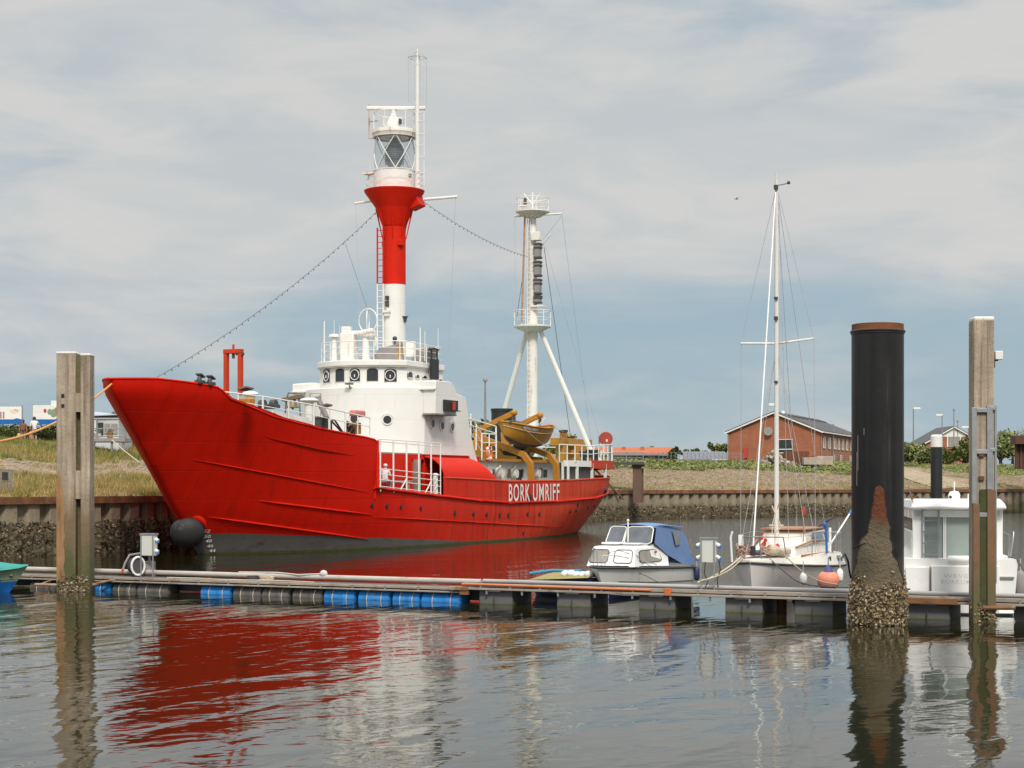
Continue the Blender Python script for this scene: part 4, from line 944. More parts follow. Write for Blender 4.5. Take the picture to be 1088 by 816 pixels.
    for px in (338, 345):
        mb = MB(); p = A(px, 451, 3.6); mb.cyl(p - Vector((0, 0, .2)), p + Vector((0, 0, .28)), .17, n=12); mb.cyl(p + Vector((0, 0, .28)), p + Vector((0, 0, .36)), .22, n=12); mb.build('bollard', M['darkgrey'], ship)
    mb = MB()
    for x0, y0, x1, y1 in ((352, 447, 362, 458), (367, 448, 371, 459), (356, 447, 364, 459)): mb.cyl(A(x0, y0, 3.7), A(x1, y1, 3.7), .045, n=6)
    mb.tube([A(352, 457, 3.7), A(352, 447, 3.7), A(355, 446, 3.7)], .045, 6); mb.build('ladder_handrail', M['black'], ship)
    mb = MB(); p = A(375.5, 455, 3.4); mb.box(p, (.5, .6, .55)); mb.build('yellow_locker', M['ochre'], ship, bevel=.03)
    mb = MB(); p = A(335, 428, 1.5); mb.tube([p + Vector((0, -.3, -.7)), p + Vector((0, -.3, .45)), p + Vector((0, .3, .45)), p + Vector((0, .3, -.7))], .03, 5, closed=True); mb.tube([p + Vector((0, -.1, .3)), p + Vector((.2, -.5, -.7))], .14, 8); mb.build('davit_bracket', M['grey'], ship)
foredeck()

def aft():
    def A(px, py, t): s_, z = SP(px, py, t); return S(s_, t, z)
    zb = 4.55
    # white deckhouse under the boat deck
    mb = MB(); mb.box(S(28.7, 0, 3.5), (11.6, 6.4, 2.05)); mb.box(S(38.0, 0, 3.5), (7, 4.6, 2.05)); dh = mb.build('deckhouse', M['white'], ship, bevel=.02)
    mb = MB(); mb.prism([(22.6, 3.3), (34.6, 3.9), (35.5, 4.2), (43, 3.8), (45.5, 3.0), (46.7, 1.2), (46.8, 0), (46.7, -1.2), (45.5, -3.0), (43, -3.8), (35.5, -4.2), (22.6, -4.2), (22.6, 0)], lambda s, t, z: S(s, t, z), zb - .05, zb + .03)
    mb.build('boat_deck', M['green_deck'], ship)
    mb = MB()                                               # deck edge fascia: ochre forward, white amidships
    mb.box(S(28.0, 3.72, zb), (10.8, .14, .16)); mb.build('deck_edge', M['ochre'], ship)
    mb = MB(); edge = [(34.0, 4.05), (36, 4.22), (38.2, 4.2)]
    for (a0, b0), (a1, b1) in zip(edge, edge[1:]): mb.hexa([S(a0, b0, zb - .28), S(a1, b1, zb - .28), S(a1, b1 - .1, zb - .28), S(a0, b0 - .1, zb - .28), S(a0, b0, zb + .1), S(a1, b1, zb + .1), S(a1, b1 - .1, zb + .1), S(a0, b0 - .1, zb + .1)])
    mb.build('white_fascia', M['white'], ship)
    mb = MB(); edge = [(38.2, 4.2), (41, 4.08), (43.5, 3.75), (45.5, 3.0), (46.7, 1.4), (47, 0), (46.7, -1.4), (45.5, -3)]
    for (a0, b0), (a1, b1) in zip(edge, edge[1:]): mb.hexa([S(a0, b0 + .02, zb - .38), S(a1, b1 + .02, zb - .38), S(a1 - .1, b1 - .08, zb - .38), S(a0 - .1, b0 - .08, zb - .38), S(a0, b0 + .02, zb + .16), S(a1, b1 + .02, zb + .16), S(a1 - .1, b1 - .08, zb + .16), S(a0 - .1, b0 - .08, zb + .16)])
    mb.build('red_fascia', M['orange_red'], ship)
    for s_ in (33.4, 34.3, 35.8, 38.4, 41.2):
        mb = MB(); mb.box(S(s_, min(4.15, hb(s_, 3.5) - .12), 3.9), (.22 if s_ > 35 else .12, .12, 1.2)); mb.build('deck_post', M['white'], ship)
    # doors, windows, ventilators, drum on the deckhouse side
    for px, w_, y0, y1, mm in ((541.5, .0, 0, 0, None), (551, .7, 499, 513, 'darkgrey'), (568, .0, 0, 0, None), (573, .9, 497, 507, 'grey'), (579, .5, 499, 507, 'darkgrey')):
        if not mm: continue
        a = SP(px, y0, 3.2); b = SP(px, y1, 3.2); mb = MB(); mb.box(S(a[0], 3.22, (a[1] + b[1]) / 2), (w_, .05, a[1] - b[1])); mb.build('deckhouse_window', M[mm], dh)
    for px, py, r in ((516, 502, .33), (529, 502.5, .36), (544.5, 503, .32), (568.5, 503, .3)):
        mb = MB(); p = A(px, py, 3.25); mb.cyl(p, p + Vector((0, -.3, 0)), r, r * .85, 16); mb.cyl(p + Vector((.1, -.1, -.7)), p + Vector((.1, -.1, .45)), .07, n=8); mb.build('cowl_vent', M['white_rusty'], dh, smooth=50)
    for px in (524, 541, 555): mb = MB(); p = A(px, 503, 3.3); mb.box(p, (.16, .1, .5), ry=.3); mb.build('door_clip', M['brass'], dh)
    # funnel
    mb = MB(); s_ = 33.0; a = S(s_, *ST(522.5, 434.5, s_)); b = S(s_, *ST(544, 446, s_)); c_ = S(s_, (-a.y - b.y) / 2, 0)
    mb.lathe([(.62, zb), (.62, b.z), (.66, b.z), (.66, a.z - .15), (.7, a.z - .15), (.7, a.z), (.5, a.z - .02)], Vector((c_.x, c_.y, 0)), 24); mb.build('funnel', M['black'], ship, smooth=40)
    # boat deck rails
    railing('boat_deck_railing', [S(21.6, 3.4, 5.6), S(22.8, 3.5, zb), S(22.81, 3.55, zb), S(24.4, 3.7, zb)], 1.45, (1, .66, .33), .03, .8, parent=ship)
    railing('boat_deck_railing', [S(33.2, 4.0, zb), S(36, 4.2, zb), S(38.2, 4.15, zb), S(41, 4.0, zb + .15), S(43.5, 3.68, zb + .18), S(45.4, 2.9, zb + .18), S(46.6, 1.2, zb + .18)], 1.05, (1, .5), .028, 1.1, parent=ship)
    railing('boat_deck_railing', [S(24, -4.1, zb), S(36, -4.2, zb), S(42.6, -3.65, zb + .1), S(45.6, -1.2, zb + .1)], 1.05, (1, .5), .025, 1.5, parent=ship)
    mb = MB(); a = A(496, 444, 3.4); b = A(527, 453, 3.6); mb.tube([a, b], .035, 6); mb.tube([a - Vector((0, 0, .35)), b - Vector((0, 0, .4))], .03, 6); mb.tube([b, b - Vector((0, 0, 1.2))], .05, 6); mb.build('companion_handrail', M['white'], ship)
    # ochre davits: cranked gantry arms leaning outboard, and their frames
    for (x0, y0), (x1, y1), (x2, y2), (x3, y3) in (((545.5, 434), (525, 452), (0, 0), (564.5, 512)), ((572.5, 439), (556, 450), (0, 0), (591.5, 512))):
        s_b = SP(x3, y3, 4.35)[0]; s_t = SP(x0, y0, 4.3)[0]; sm = s_b
        foot = S(s_b, 4.35, 3.35); knee = S(s_b, 4.3, 4.35); k2 = S(s_b - .05, 3.9, 4.9)
        inb = S(s_b, .9, 6.0)
        def beam(a, b, wd=.3, dp=.34):
            a, b = Vector(a), Vector(b); d = (b - a).normalized(); e = Vector((1, 0, 0)); f = d.cross(e).normalized(); e = f.cross(d).normalized()
            mb.hexa([a + e * wd / 2 * i + f * dp / 2 * j for i, j in ((-1, -1), (1, -1), (1, 1), (-1, 1))] + [b + e * wd / 2 * i + f * dp / 2 * j for i, j in ((-1, -1), (1, -1), (1, 1), (-1, 1))])
        mb = MB(); beam(foot, knee + Vector((0, 0, .1))); beam(knee, k2 + Vector((0, .05, .05))); beam(k2, inb); dv = mb.build('davit_track', M['ochre'], ship, bevel=.02)
        mb = MB(); head = S(s_b - .1, *(3.3, 7.35)); sh = S(s_b - .1, 1.0, 6.35); arm0 = S(s_b - .1, 1.1, 5.0)
        beam(sh, head, .26, .3); beam(arm0, sh, .34, .5); mb.ball(head, .2, 10, 6); mb.build('davit_arm', M['ochre'], dv, bevel=.02)
        mb = MB(); beam(S(s_b, 1.0, zb), S(s_b, 1.3, 5.6), .3, .5); beam(S(s_b, 2.6, zb), S(s_b, 2.2, 5.4), .22, .25); beam(S(s_b, 3.4, 4.7), S(s_b, 1.2, 4.9), .2, .2); mb.build('davit_frame', M['ochre'], dv, bevel=.02)
        mb = MB(); mb.tube([head, head - Vector((0, 0, .75))], .03, 5); mb.box(head - Vector((0, 0, .35)), (.14, .14, .3)); mb.build('fall_block', M['darkgrey'], dv)
    mb = MB(); mb.box(S(27.5, 1.2, 5.1), (5.0, .3, .25)); mb.cyl(S(31.5, 2.2, 5.25), S(32.6, 2.2, 5.25), .5, n=18); mb.box(S(26.2, 1.2, 5.2), (1.4, 1.4, 1.0)); mb.build('davit_winch', M['ochre'], ship, bevel=.03)
    mb = MB(); mb.box(S(30.2, 2.4, 4.9), (1.5, 1.2, .6)); mb.cyl(S(30.6, 2.4, 5.5), S(31.2, 2.4, 5.5), .35, n=14); mb.build('engine_cover', M['black'], ship, bevel=.04)
    # ochre deck crane lying aft
    mb = MB(); a = SP(589, 477, 1.0); b = SP(625, 480, 1.0); za = a[1]
    mb.box(S((a[0] + b[0]) / 2, 1.0, 5.95), (b[0] - a[0], .6, .5)); mb.box(S(a[0] + 1.2, 1.0, 5.3), (.6, .6, 1.4)); mb.box(S(b[0] - 2.2, 1.0, 5.25), (1.8, .9, 1.2)); mb.cyl(S(a[0] + 1.6, 1.0, 6.1), S(a[0] + 1.6, 1.0, 6.6), .25, n=12); mb.box(S(a[0] + 3.5, 1.0, 5.3), (1.6, .5, .3)); mb.build('deck_crane', M['ochre'], ship, bevel=.03)
    mb = MB(); mb.cyl(S(a[0] + 1.6, 1.0, 6.6), S(a[0] + 1.6, 1.0, 6.75), .3, n=12); mb.build('crane_cap', M['darkgrey'], ship)
    # capstan and gear near the stern
    for px, py, mm in ((620, 487, 'darkgrey'), (636, 486, 'white'), (632, 490, 'black')):
        mb = MB(); p = A(px, py, 2.6); mb.lathe([(.3, -.6), (.28, -.3), (.18, 0), (.3, .35), (.3, .45)], p, 14); mb.build('capstan', M[mm], ship, smooth=50)
    mb = MB(); p = A(608, 475, 3.5)
    # red round board on its posts at the stern
    s_ = 43.6; c_ = S(s_, *ST(643.7, 466, s_)); mb = MB(); d = Vector((-.93, -.33, 0)); q = d.to_track_quat('Z', 'Y').to_matrix(); mb.lathe([(.02, .05), (.42, .04), (.46, 0), (.42, -.04), (.02, -.05)], c_, 28, q); dk = mb.build('red_round_board', M['disc_red'], ship)
    mb = MB(); mb.cyl(c_ + Vector((.05, -.12, 0)), c_ + Vector((.05, -.12, -1.7)), .05, n=8); mb.cyl(c_ + Vector((.05, .5, .2)), c_ + Vector((.05, .5, -1.7)), .04, n=8); mb.box(c_ + Vector((.0, -.25, -1.0)), (.2, .2, 1.3)); mb.build('board_post', M['galv'], dk)
    lettering('8', .12, .18, lambda x, y: c_ + d * .055 + q @ Vector((0, 0, 0)) + Vector((0, -.07 + 0, 0)) + Vector((.33, -.93, 0)) * (x - .06) + Vector((0, 0, y - .22)), M['white'], dk, 'board_number')
    mb = MB(); a = A(588, 454, 2.0); mb.tube([a, S(s_, 0.6, c_.z + .3)], .015, 4); mb.tube([a - Vector((0, 0, .4)), S(s_, .6, c_.z - .1)], .015, 4); mb.build('awning_wire', M['wire_pale'], ship)
    # stern white locker and inner wall under the red fascia
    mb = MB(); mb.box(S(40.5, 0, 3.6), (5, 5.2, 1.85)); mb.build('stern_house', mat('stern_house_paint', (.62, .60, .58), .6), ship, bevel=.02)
    # lifeboat: a thing of its own hanging in the davits
    wr = ship.matrix_world
aft()
bpy.context.view_layer.update()
SW = Matrix.Translation((B0.x, B0.y, 0)) @ Matrix.Rotation(math.atan2(UY, UX), 4, 'Z')
def shipw(s, t, z): return SW @ S(s, t, z)
ship_rz = math.atan2(UY, UX)

def hull_loft(mb, L, B, zk, zs, nose=.5, stern=.8, rake=.5, chine=.35, nu=30, nv=9, full=1.0, bandz=None, transom=True):
    """Boat hull: x from stem (0) aft to L, y to starboard; zk, zs give keel and sheer heights along 0..1."""
    def bb(u):
        if u < nose: return B / 2 * math.sin(math.pi / 2 * (u / nose)) ** (.75 / full)
        return B / 2 * lerp(1, stern, ((u - nose) / (1 - nose)) ** 2)
    def f(u, v, side):
        k, s_ = zk(u), zs(u); p = lerp(.95, chine, min(1, u / nose) ** .8); y = bb(u) * (v ** p); z = lerp(k, s_, v); x = L * u + rake * (1 - v) * (1 - u) ** 3
        return Vector((x, side * y, z))
    for side in (1, -1):
        o = len(mb.v); 
        for j in range(nv):
            for i in range(nu): mb.v.append(tuple(mb.M @ f(i / (nu - 1), j / (nv - 1), side)) if mb.M is not None else tuple(f(i / (nu - 1), j / (nv - 1), side)))
        for j in range(nv - 1):
            for i in range(nu - 1):
                a = o + j * nu + i; mb.f.append((a, a + 1, a + nu + 1, a + nu))
                zc = (mb.v[a][2] + mb.v[a + nu][2]) / 2; mb.m.append(1 if bandz is not None and zc < bandz else 0)
    if transom:
        vs = [f(1, j / (nv - 1), 1) for j in range(nv)] + [f(1, j / (nv - 1), -1) for j in range(nv)][::-1]; mb.add(vs, [tuple(range(len(vs)))])
    return f, bb

def lifeboat():
    fw = 25.5; aftp = 32.8; L = aftp - fw; r_ = root('lifeboat', 'yellow open lifeboat with dark bottom hanging in the ochre davits on the red lightship', 'lifeboat', shipw(fw, 3.6, 0), ship_rz)
    z0, z1 = 5.35, 6.7
    mb = MB(); zk = lambda u: z0 + .55 * abs(2 * u - 1) ** 3; zs = lambda u: z1 - .22 + .30 * abs(2 * u - 1) ** 2
    def f(u, v, sd):
        b = 1.05 * (1 - abs(2 * u - 1) ** 2.4) ** .75; return Vector((L * u - (.25 * (1 - v) * (2 * u - 1)), sd * b * v ** .45, lerp(zk(u), zs(u), v)))
    for sd in (1, -1):
        o = len(mb.v); nu, nv = 30, 9
        for j in range(nv):
            for i in range(nu): mb.v.append(tuple(f(i / (nu - 1), j / (nv - 1), sd)))
        for j in range(nv - 1):
            for i in range(nu - 1):
                a = o + j * nu + i; mb.f.append((a, a + 1, a + nu + 1, a + nu)); mb.m.append(1 if j < 1 else 0)
    hl = mb.build('hull', [M['boat_yellow'], mat('lifeboat_bottom', (.11, .075, .06), .7, var=.2)], r_, smooth=60, weld=True)
    mb = MB(); mb.tube([f(i / 24, 1, 1) for i in range(25)] + [f(1 - i / 24, 1, -1) for i in range(1, 25)], .05, 6, closed=True); mb.build('gunwale', M['ochre'], r_, smooth=60)
    mb = MB(); mb.tube([f(i / 24, .72, -1) + Vector((0, -.02, 0)) for i in range(25)], .025, 5); mb.build('grab_line', M['rope_w'], r_)
    mb = MB(); mb.grid(lambda u, v: Vector((lerp(.3, L * .25, u), (v * 2 - 1) * .75 * min(1, .3 + u), z1 + .02 + .15 * math.sin(math.pi * v))), 8, 8); mb.box((L * .12, 0, z1 + .05), (1.2, .8, .12)); mb.build('cover', M['darkgrey'], r_)
    mb = MB(); mb.tube([(1.7, 0, z1 + .15), (1.2, -.7, z1 - .2), (2.6, -1.08, z0 + .4), (4.4, -.9, z0 + .1)], .012, 4); mb.tube([(L - .9, 0, z1 + .5), (L - 1.5, .1, z1 + .1)], .03, 4); mb.build('lashing', M['rope_w'], r_)
    wm = M['white']
    def mp(x, y): u = (1.35 + x) / L; v = .80 + (y) / (zs(u) - zk(u)); q = f(u, v, -1); return q + Vector((0, -.03, 0))
    lettering('BORKUMRIFF', 1.6, .15, mp, wm, r_, 'boat_name', .02)
lifeboat()

def lifebuoy(loc, rz, label):
    r_ = root('lifebuoy', label, 'lifebuoy', loc, rz); mb = MB(); n = 24
    mb.tube([(.0, .30 * math.cos(2 * math.pi * i / n), .38 * math.sin(2 * math.pi * i / n)) for i in range(n)], .085, 8, closed=True); mb.build('ring', M['orange'], r_)
    for k in range(4):
        mb = MB(); a = R(45 + 90 * k); c = Vector((0, .30 * math.cos(a), .38 * math.sin(a))); mb.ball(c, (.1, .1, .1), 8, 6); mb.build('band', M['white'], r_)
s_, z_ = SP(517, 482, 3.7); lifebuoy(shipw(s_, 3.85, z_), ship_rz + R(90), 'orange ring lifebuoy hung on the white rail forward of the yellow lifeboat')

def string_line(name, label, cat, a, b, sag, n, r, mt, bulbs=0):
    pts = []
    for i in range(n + 1):
        t = i / n; p = a.lerp(b, t); pts.append(p - Vector((0, 0, sag * 4 * t * (1 - t))))
    mb = MB(); mb.tube(pts, r, 5)
    o = mb.build(name, mt, None); tag(o, label, cat)
    if bulbs:
        mb = MB()
        for i in range(bulbs):
            t = (i + .5) / bulbs; p = a.lerp(b, t) - Vector((0, 0, sag * 4 * t * (1 - t))); mb.ball(p - Vector((0, 0, .07)), (.026, .026, .042), 6, 5)
        q = mb.build('bulb', M['darkgrey'], o); q['kind'] = 'stuff'; q['label'] = 'row of small dark bulbs along the string'
    return o
string_line('festoon_light_string', 'string of small bulbs from the red bow up to the lantern tower', 'light string', shipw(*((SP(164, 402.5, .2)[0],) + (.2, SP(164, 402.5, .2)[1]))), shipw(19, *ST(401, 224, 19)), .55, 30, .014, M['wire'], 40)
string_line('festoon_light_string', 'string of small bulbs between the lantern tower and the white aft mast', 'light string', shipw(19, *ST(450, 214, 19)), shipw(38.5, *ST(562, 273, 38.5)), .35, 24, .012, M['wire'], 28)
def stays():
    g = 'thin stay wires of the lightship'
    def st(a, b, lab, r=.014, m_='wire'):
        mb = MB(); mb.tube([a, b], r, 4); tag(mb.build('stay_wire', M[m_], None), lab, 'wire')
    st(shipw(19, *ST(378, 217, 19)), shipw(16, *ST(382, 345, 16)), 'thin halyard hanging from the left yard of the lantern tower', .010, 'wire_pale')
    st(shipw(19, *ST(366, 256, 19)), shipw(16, *ST(391, 330, 16)), 'thin slanting wire ending above the white loop aerial', .012)
    st(shipw(19, *ST(484, 210, 19)), shipw(19, *ST(477, 372, 19)), 'thin halyard hanging from the right yard of the lantern tower', .009, 'wire_pale')
    st(shipw(38.5, *ST(578, 262, 38.5)), shipw(43, *ST(607, 470, 43)), 'dark stay running from the aft mast down towards the stern deck', .018)
    st(shipw(38.5, *ST(556, 290, 38.5)), shipw(38.5, *ST(549, 338, 38.5)), 'short dark stay left of the aft mast above its middle platform', .018)
    st(shipw(38.5, *ST(597, 228, 38.5)), shipw(44, *ST(628, 470, 44)), 'pale halyard from the aft mast yard to the stern rail', .010, 'wire_pale')
    st(shipw(38.5, *ST(577, 255, 38.5)), shipw(38.5, *ST(597, 229, 38.5)), 'short diagonal wire under the aft mast yard', .012, 'wire_pale')
    st(shipw(38.5, *ST(547, 231, 38.5)), shipw(36, *ST(549, 430, 36)), 'pale halyard left of the aft mast from its yard', .010, 'wire_pale')
    st(shipw(38.5, *ST(580, 262, 38.5)), shipw(44.5, *ST(640, 476, 44.5)), 'pale backstay from the aft mast to the stern corner', .010, 'wire_pale')
stays()

# ---------------- people ----------------
def person(name_label, joints, rads, edges, mats, zones, loc, rz, hair=None, hat=None, cat='person', group=None):
    """One continuous skin-modifier body. joints: name->(x,y,z) with x forward; zones(z, x, y)->material index."""
    names = list(joints); me = bpy.data.meshes.new('person'); me.from_pydata([joints[n] for n in names], [(names.index(a), names.index(b)) for a, b in edges], [])
    o = bpy.data.objects.new('person', me); COL.objects.link(o); sk = o.modifiers.new('skin', 'SKIN'); sb = o.modifiers.new('sub', 'SUBSURF'); sb.levels = 2; sb.render_levels = 2
    for i, n in enumerate(names): r = rads[n]; me.skin_vertices[0].data[i].radius = (r, r) if not isinstance(r, tuple) else r
    me.skin_vertices[0].data[names.index('pelvis')].use_root = True
    dg = bpy.context.evaluated_depsgraph_get(); m2 = bpy.data.meshes.new_from_object(o.evaluated_get(dg)); bpy.data.objects.remove(o)
    hd = Vector(joints['head'])
    bm = bmesh.new(); bm.from_mesh(m2)
    fwd = Vector((1, 0, 0))
    bmesh.ops.create_icosphere(bm, subdivisions=1, radius=.018, matrix=Matrix.Translation(hd + Vector((.105, 0, -.01))))
    for sd in (1, -1):
        bmesh.ops.create_icosphere(bm, subdivisions=1, radius=.022, matrix=Matrix.Translation(hd + Vector((0, .088 * sd, -.01))))
    bm.to_mesh(m2); bm.free(); m2.materials.clear()
    for m_ in mats: m2.materials.append(m_)
    for p in m2.polygons: p.material_index = zones(p.center, joints)
    m2.shade_smooth(); b = bpy.data.objects.new('person', m2); COL.objects.link(b); b.location = loc; b.rotation_euler = (0, 0, rz); tag(b, name_label, cat, group)
    mb = MB()
    for sd in (1, -1): mb.ball(hd + Vector((.092, .035 * sd, .02)), .012, 6, 4)
    mb.build('eyes', M['black'], b)
    mb = MB(); mb.box(hd + Vector((.098, 0, -.055)), (.012, .05, .012)); mb.build('mouth', M['c_red'], b)
    if hair:
        mb = MB(); mb.ball(hd + Vector((-.018, 0, .03)), (.112, .105, .115), 12, 8)
        if hair == 'long': mb.ball(hd + Vector((-.07, 0, -.08)), (.07, .09, .16), 10, 8)
        mb.build('hair', M['hair'], b)
    if hat:
        mb = MB(); mb.ball(hd + Vector((-.01, 0, .045)), (.115, .108, .09), 12, 8); mb.box(hd + Vector((.11, 0, .045)), (.12, .15, .015)); mb.build('cap', M[hat], b)
    return b
ARM = [('chest', 'shl'), ('shl', 'ell'), ('ell', 'hal'), ('chest', 'shr'), ('shr', 'elr'), ('elr', 'har')]
EDG = [('pelvis', 'waist'), ('waist', 'chest'), ('chest', 'neck'), ('neck', 'head'), ('head', 'crown')] + ARM + [('pelvis', 'hil'), ('hil', 'knl'), ('knl', 'anl'), ('anl', 'tol'), ('pelvis', 'hir'), ('hir', 'knr'), ('knr', 'anr'), ('anr', 'tor')]
for sd in 'lr':
    EDG += [('ha' + sd, 'f%d%s' % (k, sd)) for k in range(5)]
RAD = dict(pelvis=(.155, .12), waist=(.13, .10), chest=(.15, .11), neck=.055, head=(.088, .10), crown=.06, shl=.07, shr=.07, ell=.045, elr=.045, hal=.03, har=.03, hil=.10, hir=.10, knl=.062, knr=.062, anl=.042, anr=.042, tol=.035, tor=.035)
for sd in 'lr':
    for k in range(5): RAD['f%d%s' % (k, sd)] = .009
def pose(kind):
    J = dict(pelvis=(0, 0, .95), waist=(0, 0, 1.12), chest=(0, 0, 1.36), neck=(.01, 0, 1.50), head=(.03, 0, 1.62), crown=(.02, 0, 1.70), shl=(0, .18, 1.42), shr=(0, -.18, 1.42), ell=(-.03, .24, 1.14), elr=(-.03, -.24, 1.14), hal=(.06, .25, .90), har=(.06, -.25, .90),
             hil=(0, .09, .88), hir=(0, -.09, .88), knl=(.02, .10, .48), knr=(.03, -.10, .48), anl=(-.02, .11, .08), anr=(0, -.11, .08), tol=(.14, .12, .04), tor=(.16, -.12, .04))
    if kind == 'sit':
        J.update(pelvis=(0, 0, .55), waist=(-.01, 0, .72), chest=(.03, 0, .96), neck=(.06, 0, 1.10), head=(.09, 0, 1.22), crown=(.08, 0, 1.30), shl=(.03, .18, 1.02), shr=(.03, -.18, 1.02), ell=(.10, .24, .77), elr=(.10, -.24, .77), hal=(.34, .14, .68), har=(.34, -.14, .68),
                 hil=(.05, .09, .52), hir=(.05, -.09, .52), knl=(.45, .12, .50), knr=(.45, -.12, .50), anl=(.50, .12, .09), anr=(.52, -.12, .09), tol=(.66, .13, .04), tor=(.68, -.13, .04))
    if kind == 'point':
        J.update(elr=(.2, -.26, 1.25), har=(.36, -.12, 1.36))
    if kind == 'stoop':
        J.update(waist=(.06, 0, 1.10), chest=(.22, 0, 1.28), neck=(.32, 0, 1.38), head=(.40, 0, 1.45), crown=(.41, 0, 1.53), shl=(.22, .2, 1.32), shr=(.22, -.2, 1.32), ell=(.32, .24, 1.08), elr=(.32, -.24, 1.08), hal=(.5, .18, .98), har=(.5, -.18, .98))
    for sd in 'lr':
        h = Vector(J['ha' + sd]); e = Vector(J['el' + sd]); d = (h - e).normalized(); y = 1 if sd == 'l' else -1
        for k, (sp, ln) in enumerate(((-.03, .075), (-.012, .10), (.008, .105), (.025, .09), (.045, .05))):
            J['f%d%s' % (k, sd)] = tuple(h + d * ln + Vector((sp, -.01 * y, 0)))
    return J
def zn(top, legs_to=None, sleeves=True, legs=None):
    def f(c, J):
        nz = J['neck'][2]; pz = J['pelvis'][2]
        hl, hr = Vector(J['hal']), Vector(J['har'])
        if (c - Vector(J['head'])).length < .16 or c.z > nz + .0: return 0
        if min((c - hl).length, (c - hr).length) < (.13 if sleeves else .3): return 0
        if abs(c.y) > .17 and c.z > pz - .1: return 1
        if c.z > pz - .0 and not (J['knl'][0] > .3 and c.x > .2): return 1
        if legs_to is not None and c.z < legs_to: return 3 if c.z < .09 else 0
        return 3 if c.z < .07 else 2
    return f
s_, z_ = SP(411, 520, 4.0)
person('person in white shirt, pale trousers and white cap sitting in the ship\'s open well', pose('sit'), RAD, EDG, [M['skin'], M['c_white'], M['c_jean'], M['c_white']], zn(1, None, False), shipw(s_ - .3, 4.05, 2.84), ship_rz + R(8), hat='c_white')
s_, z_ = SP(379, 459, 3.7)
person('person in dark hooded jacket leaning forward behind the red forecastle bulwark', pose('stoop'), RAD, EDG, [M['skin'], M['c_dark'], M['c_navy'], M['c_dark']], zn(1), shipw(s_, 3.5, SP(379, 450, 3.5)[1] - 1.48), ship_rz + R(160), hair='short')
def bank_at(px, py):                                                 # ground point on the dike crest seen in a picture column
    o = 21; a = a_of(px, o); q = TP(a, o); return q
GY = bank_at(30, 466)
for px, lab, mats_, ps, hr, lt, sc in ((24.5, 'person with long brown hair and brown backpack before the information boards', ['skin', 'c_brown', 'c_jean', 'c_brown'], 'stand', 'long', .62, .92), (36.5, 'tall person in white shirt and dark shorts standing before the information boards', ['skin', 'c_white', 'c_navy', 'c_dark'], 'point', 'short', .55, 1.0),
                              (32.5, 'small child in orange standing between the two adults at the information boards', ['skin', 'c_orange', 'c_orange', 'c_dark'], 'stand', 'short', .5, .55), (20, 'small child in yellow standing left of the backpack wearer', ['skin', 'c_yellow', 'c_yellow', 'c_dark'], 'stand', 'short', .5, .5)):
    q = bank_at(px, 466); b = person(lab, pose(ps), RAD, EDG, [M[k] for k in mats_], zn(1, lt, False), q, R(100 if sc > .9 else 60), hair=hr, group=None); b.scale = (sc, sc, sc)
q = bank_at(24.5, 466); r_ = root('backpack', 'brown backpack worn by the long-haired person at the information boards', 'backpack', q + Vector((0, 0, 1.12)), R(100)); mb = MB(); mb.box((-.2, 0, 0), (.2, .3, .44)); mb.build('bag', M['c_brown'], r_, bevel=.06); mb = MB()
for sd in (1, -1): mb.tube([(-.12, .1 * sd, .18), (0, .12 * sd, .22), (.12, .12 * sd, .1), (.08, .12 * sd, -.1), (-.1, .12 * sd, -.16)], .016, 5)
mb.build('strap', M['c_dark'], r_)
# ---------------- pontoon ----------------
PA = Vector((-14.8, 54.8)); PD = Vector((.8901, -.4558)); PRZ = math.atan2(PD.y, PD.x); PN = Vector((.4558, .8901))
def pr(px):
    k = (px - 544) / F; return (k * PA.y - PA.x) / (PD.x - k * PD.y)
def pw(r, o, z=0): p = PA + PD * r + PN * o; return Vector((p.x, p.y, z))
PW = 1.25
deckm = mat('grating_deck', (.12, .105, .09), .85, var=.25, vs=4); beamm = mat('weathered_galvanised_beam', (.34, .29, .245), .7, var=.25, vs=1.5, stain=(.17, .09, .05), sth=.53, ss=(1.5, 1.5, 3))
def drum(parent, r0, r1, mm, rad=.30, o=.33, zc=.0):
    mb = MB(); n = 9; prof = [(.02, 0), (rad - .05, 0), (rad, .03), (rad, .26), (rad + .014, .28), (rad + .014, .31), (rad, .33), (rad, .60), (rad + .014, .62), (rad + .014, .65), (rad, .67), (rad, .97), (rad - .05, 1), (.02, 1)]
    q = Vector((1, 0, 0)).to_track_quat('Z', 'Y').to_matrix(); L_ = r1 - r0
    mb.lathe([(a, b * L_) for a, b in prof], (r0, o, zc), 22, q); d = mb.build('drum', M[mm], parent, smooth=50)
    mb = MB()
    for k in ((.3, .75) if L_ > .8 else (.5,)):
        c = Vector((r0 + L_ * k, o, zc)); mb.tube([c + Vector((0, -(rad + .02) * math.cos(a), (rad + .02) * math.sin(a))) for a in [R(-40 + i * 20) for i in range(8)]], .014, 4)
    mb.build('strap', M['rope_w'], d)
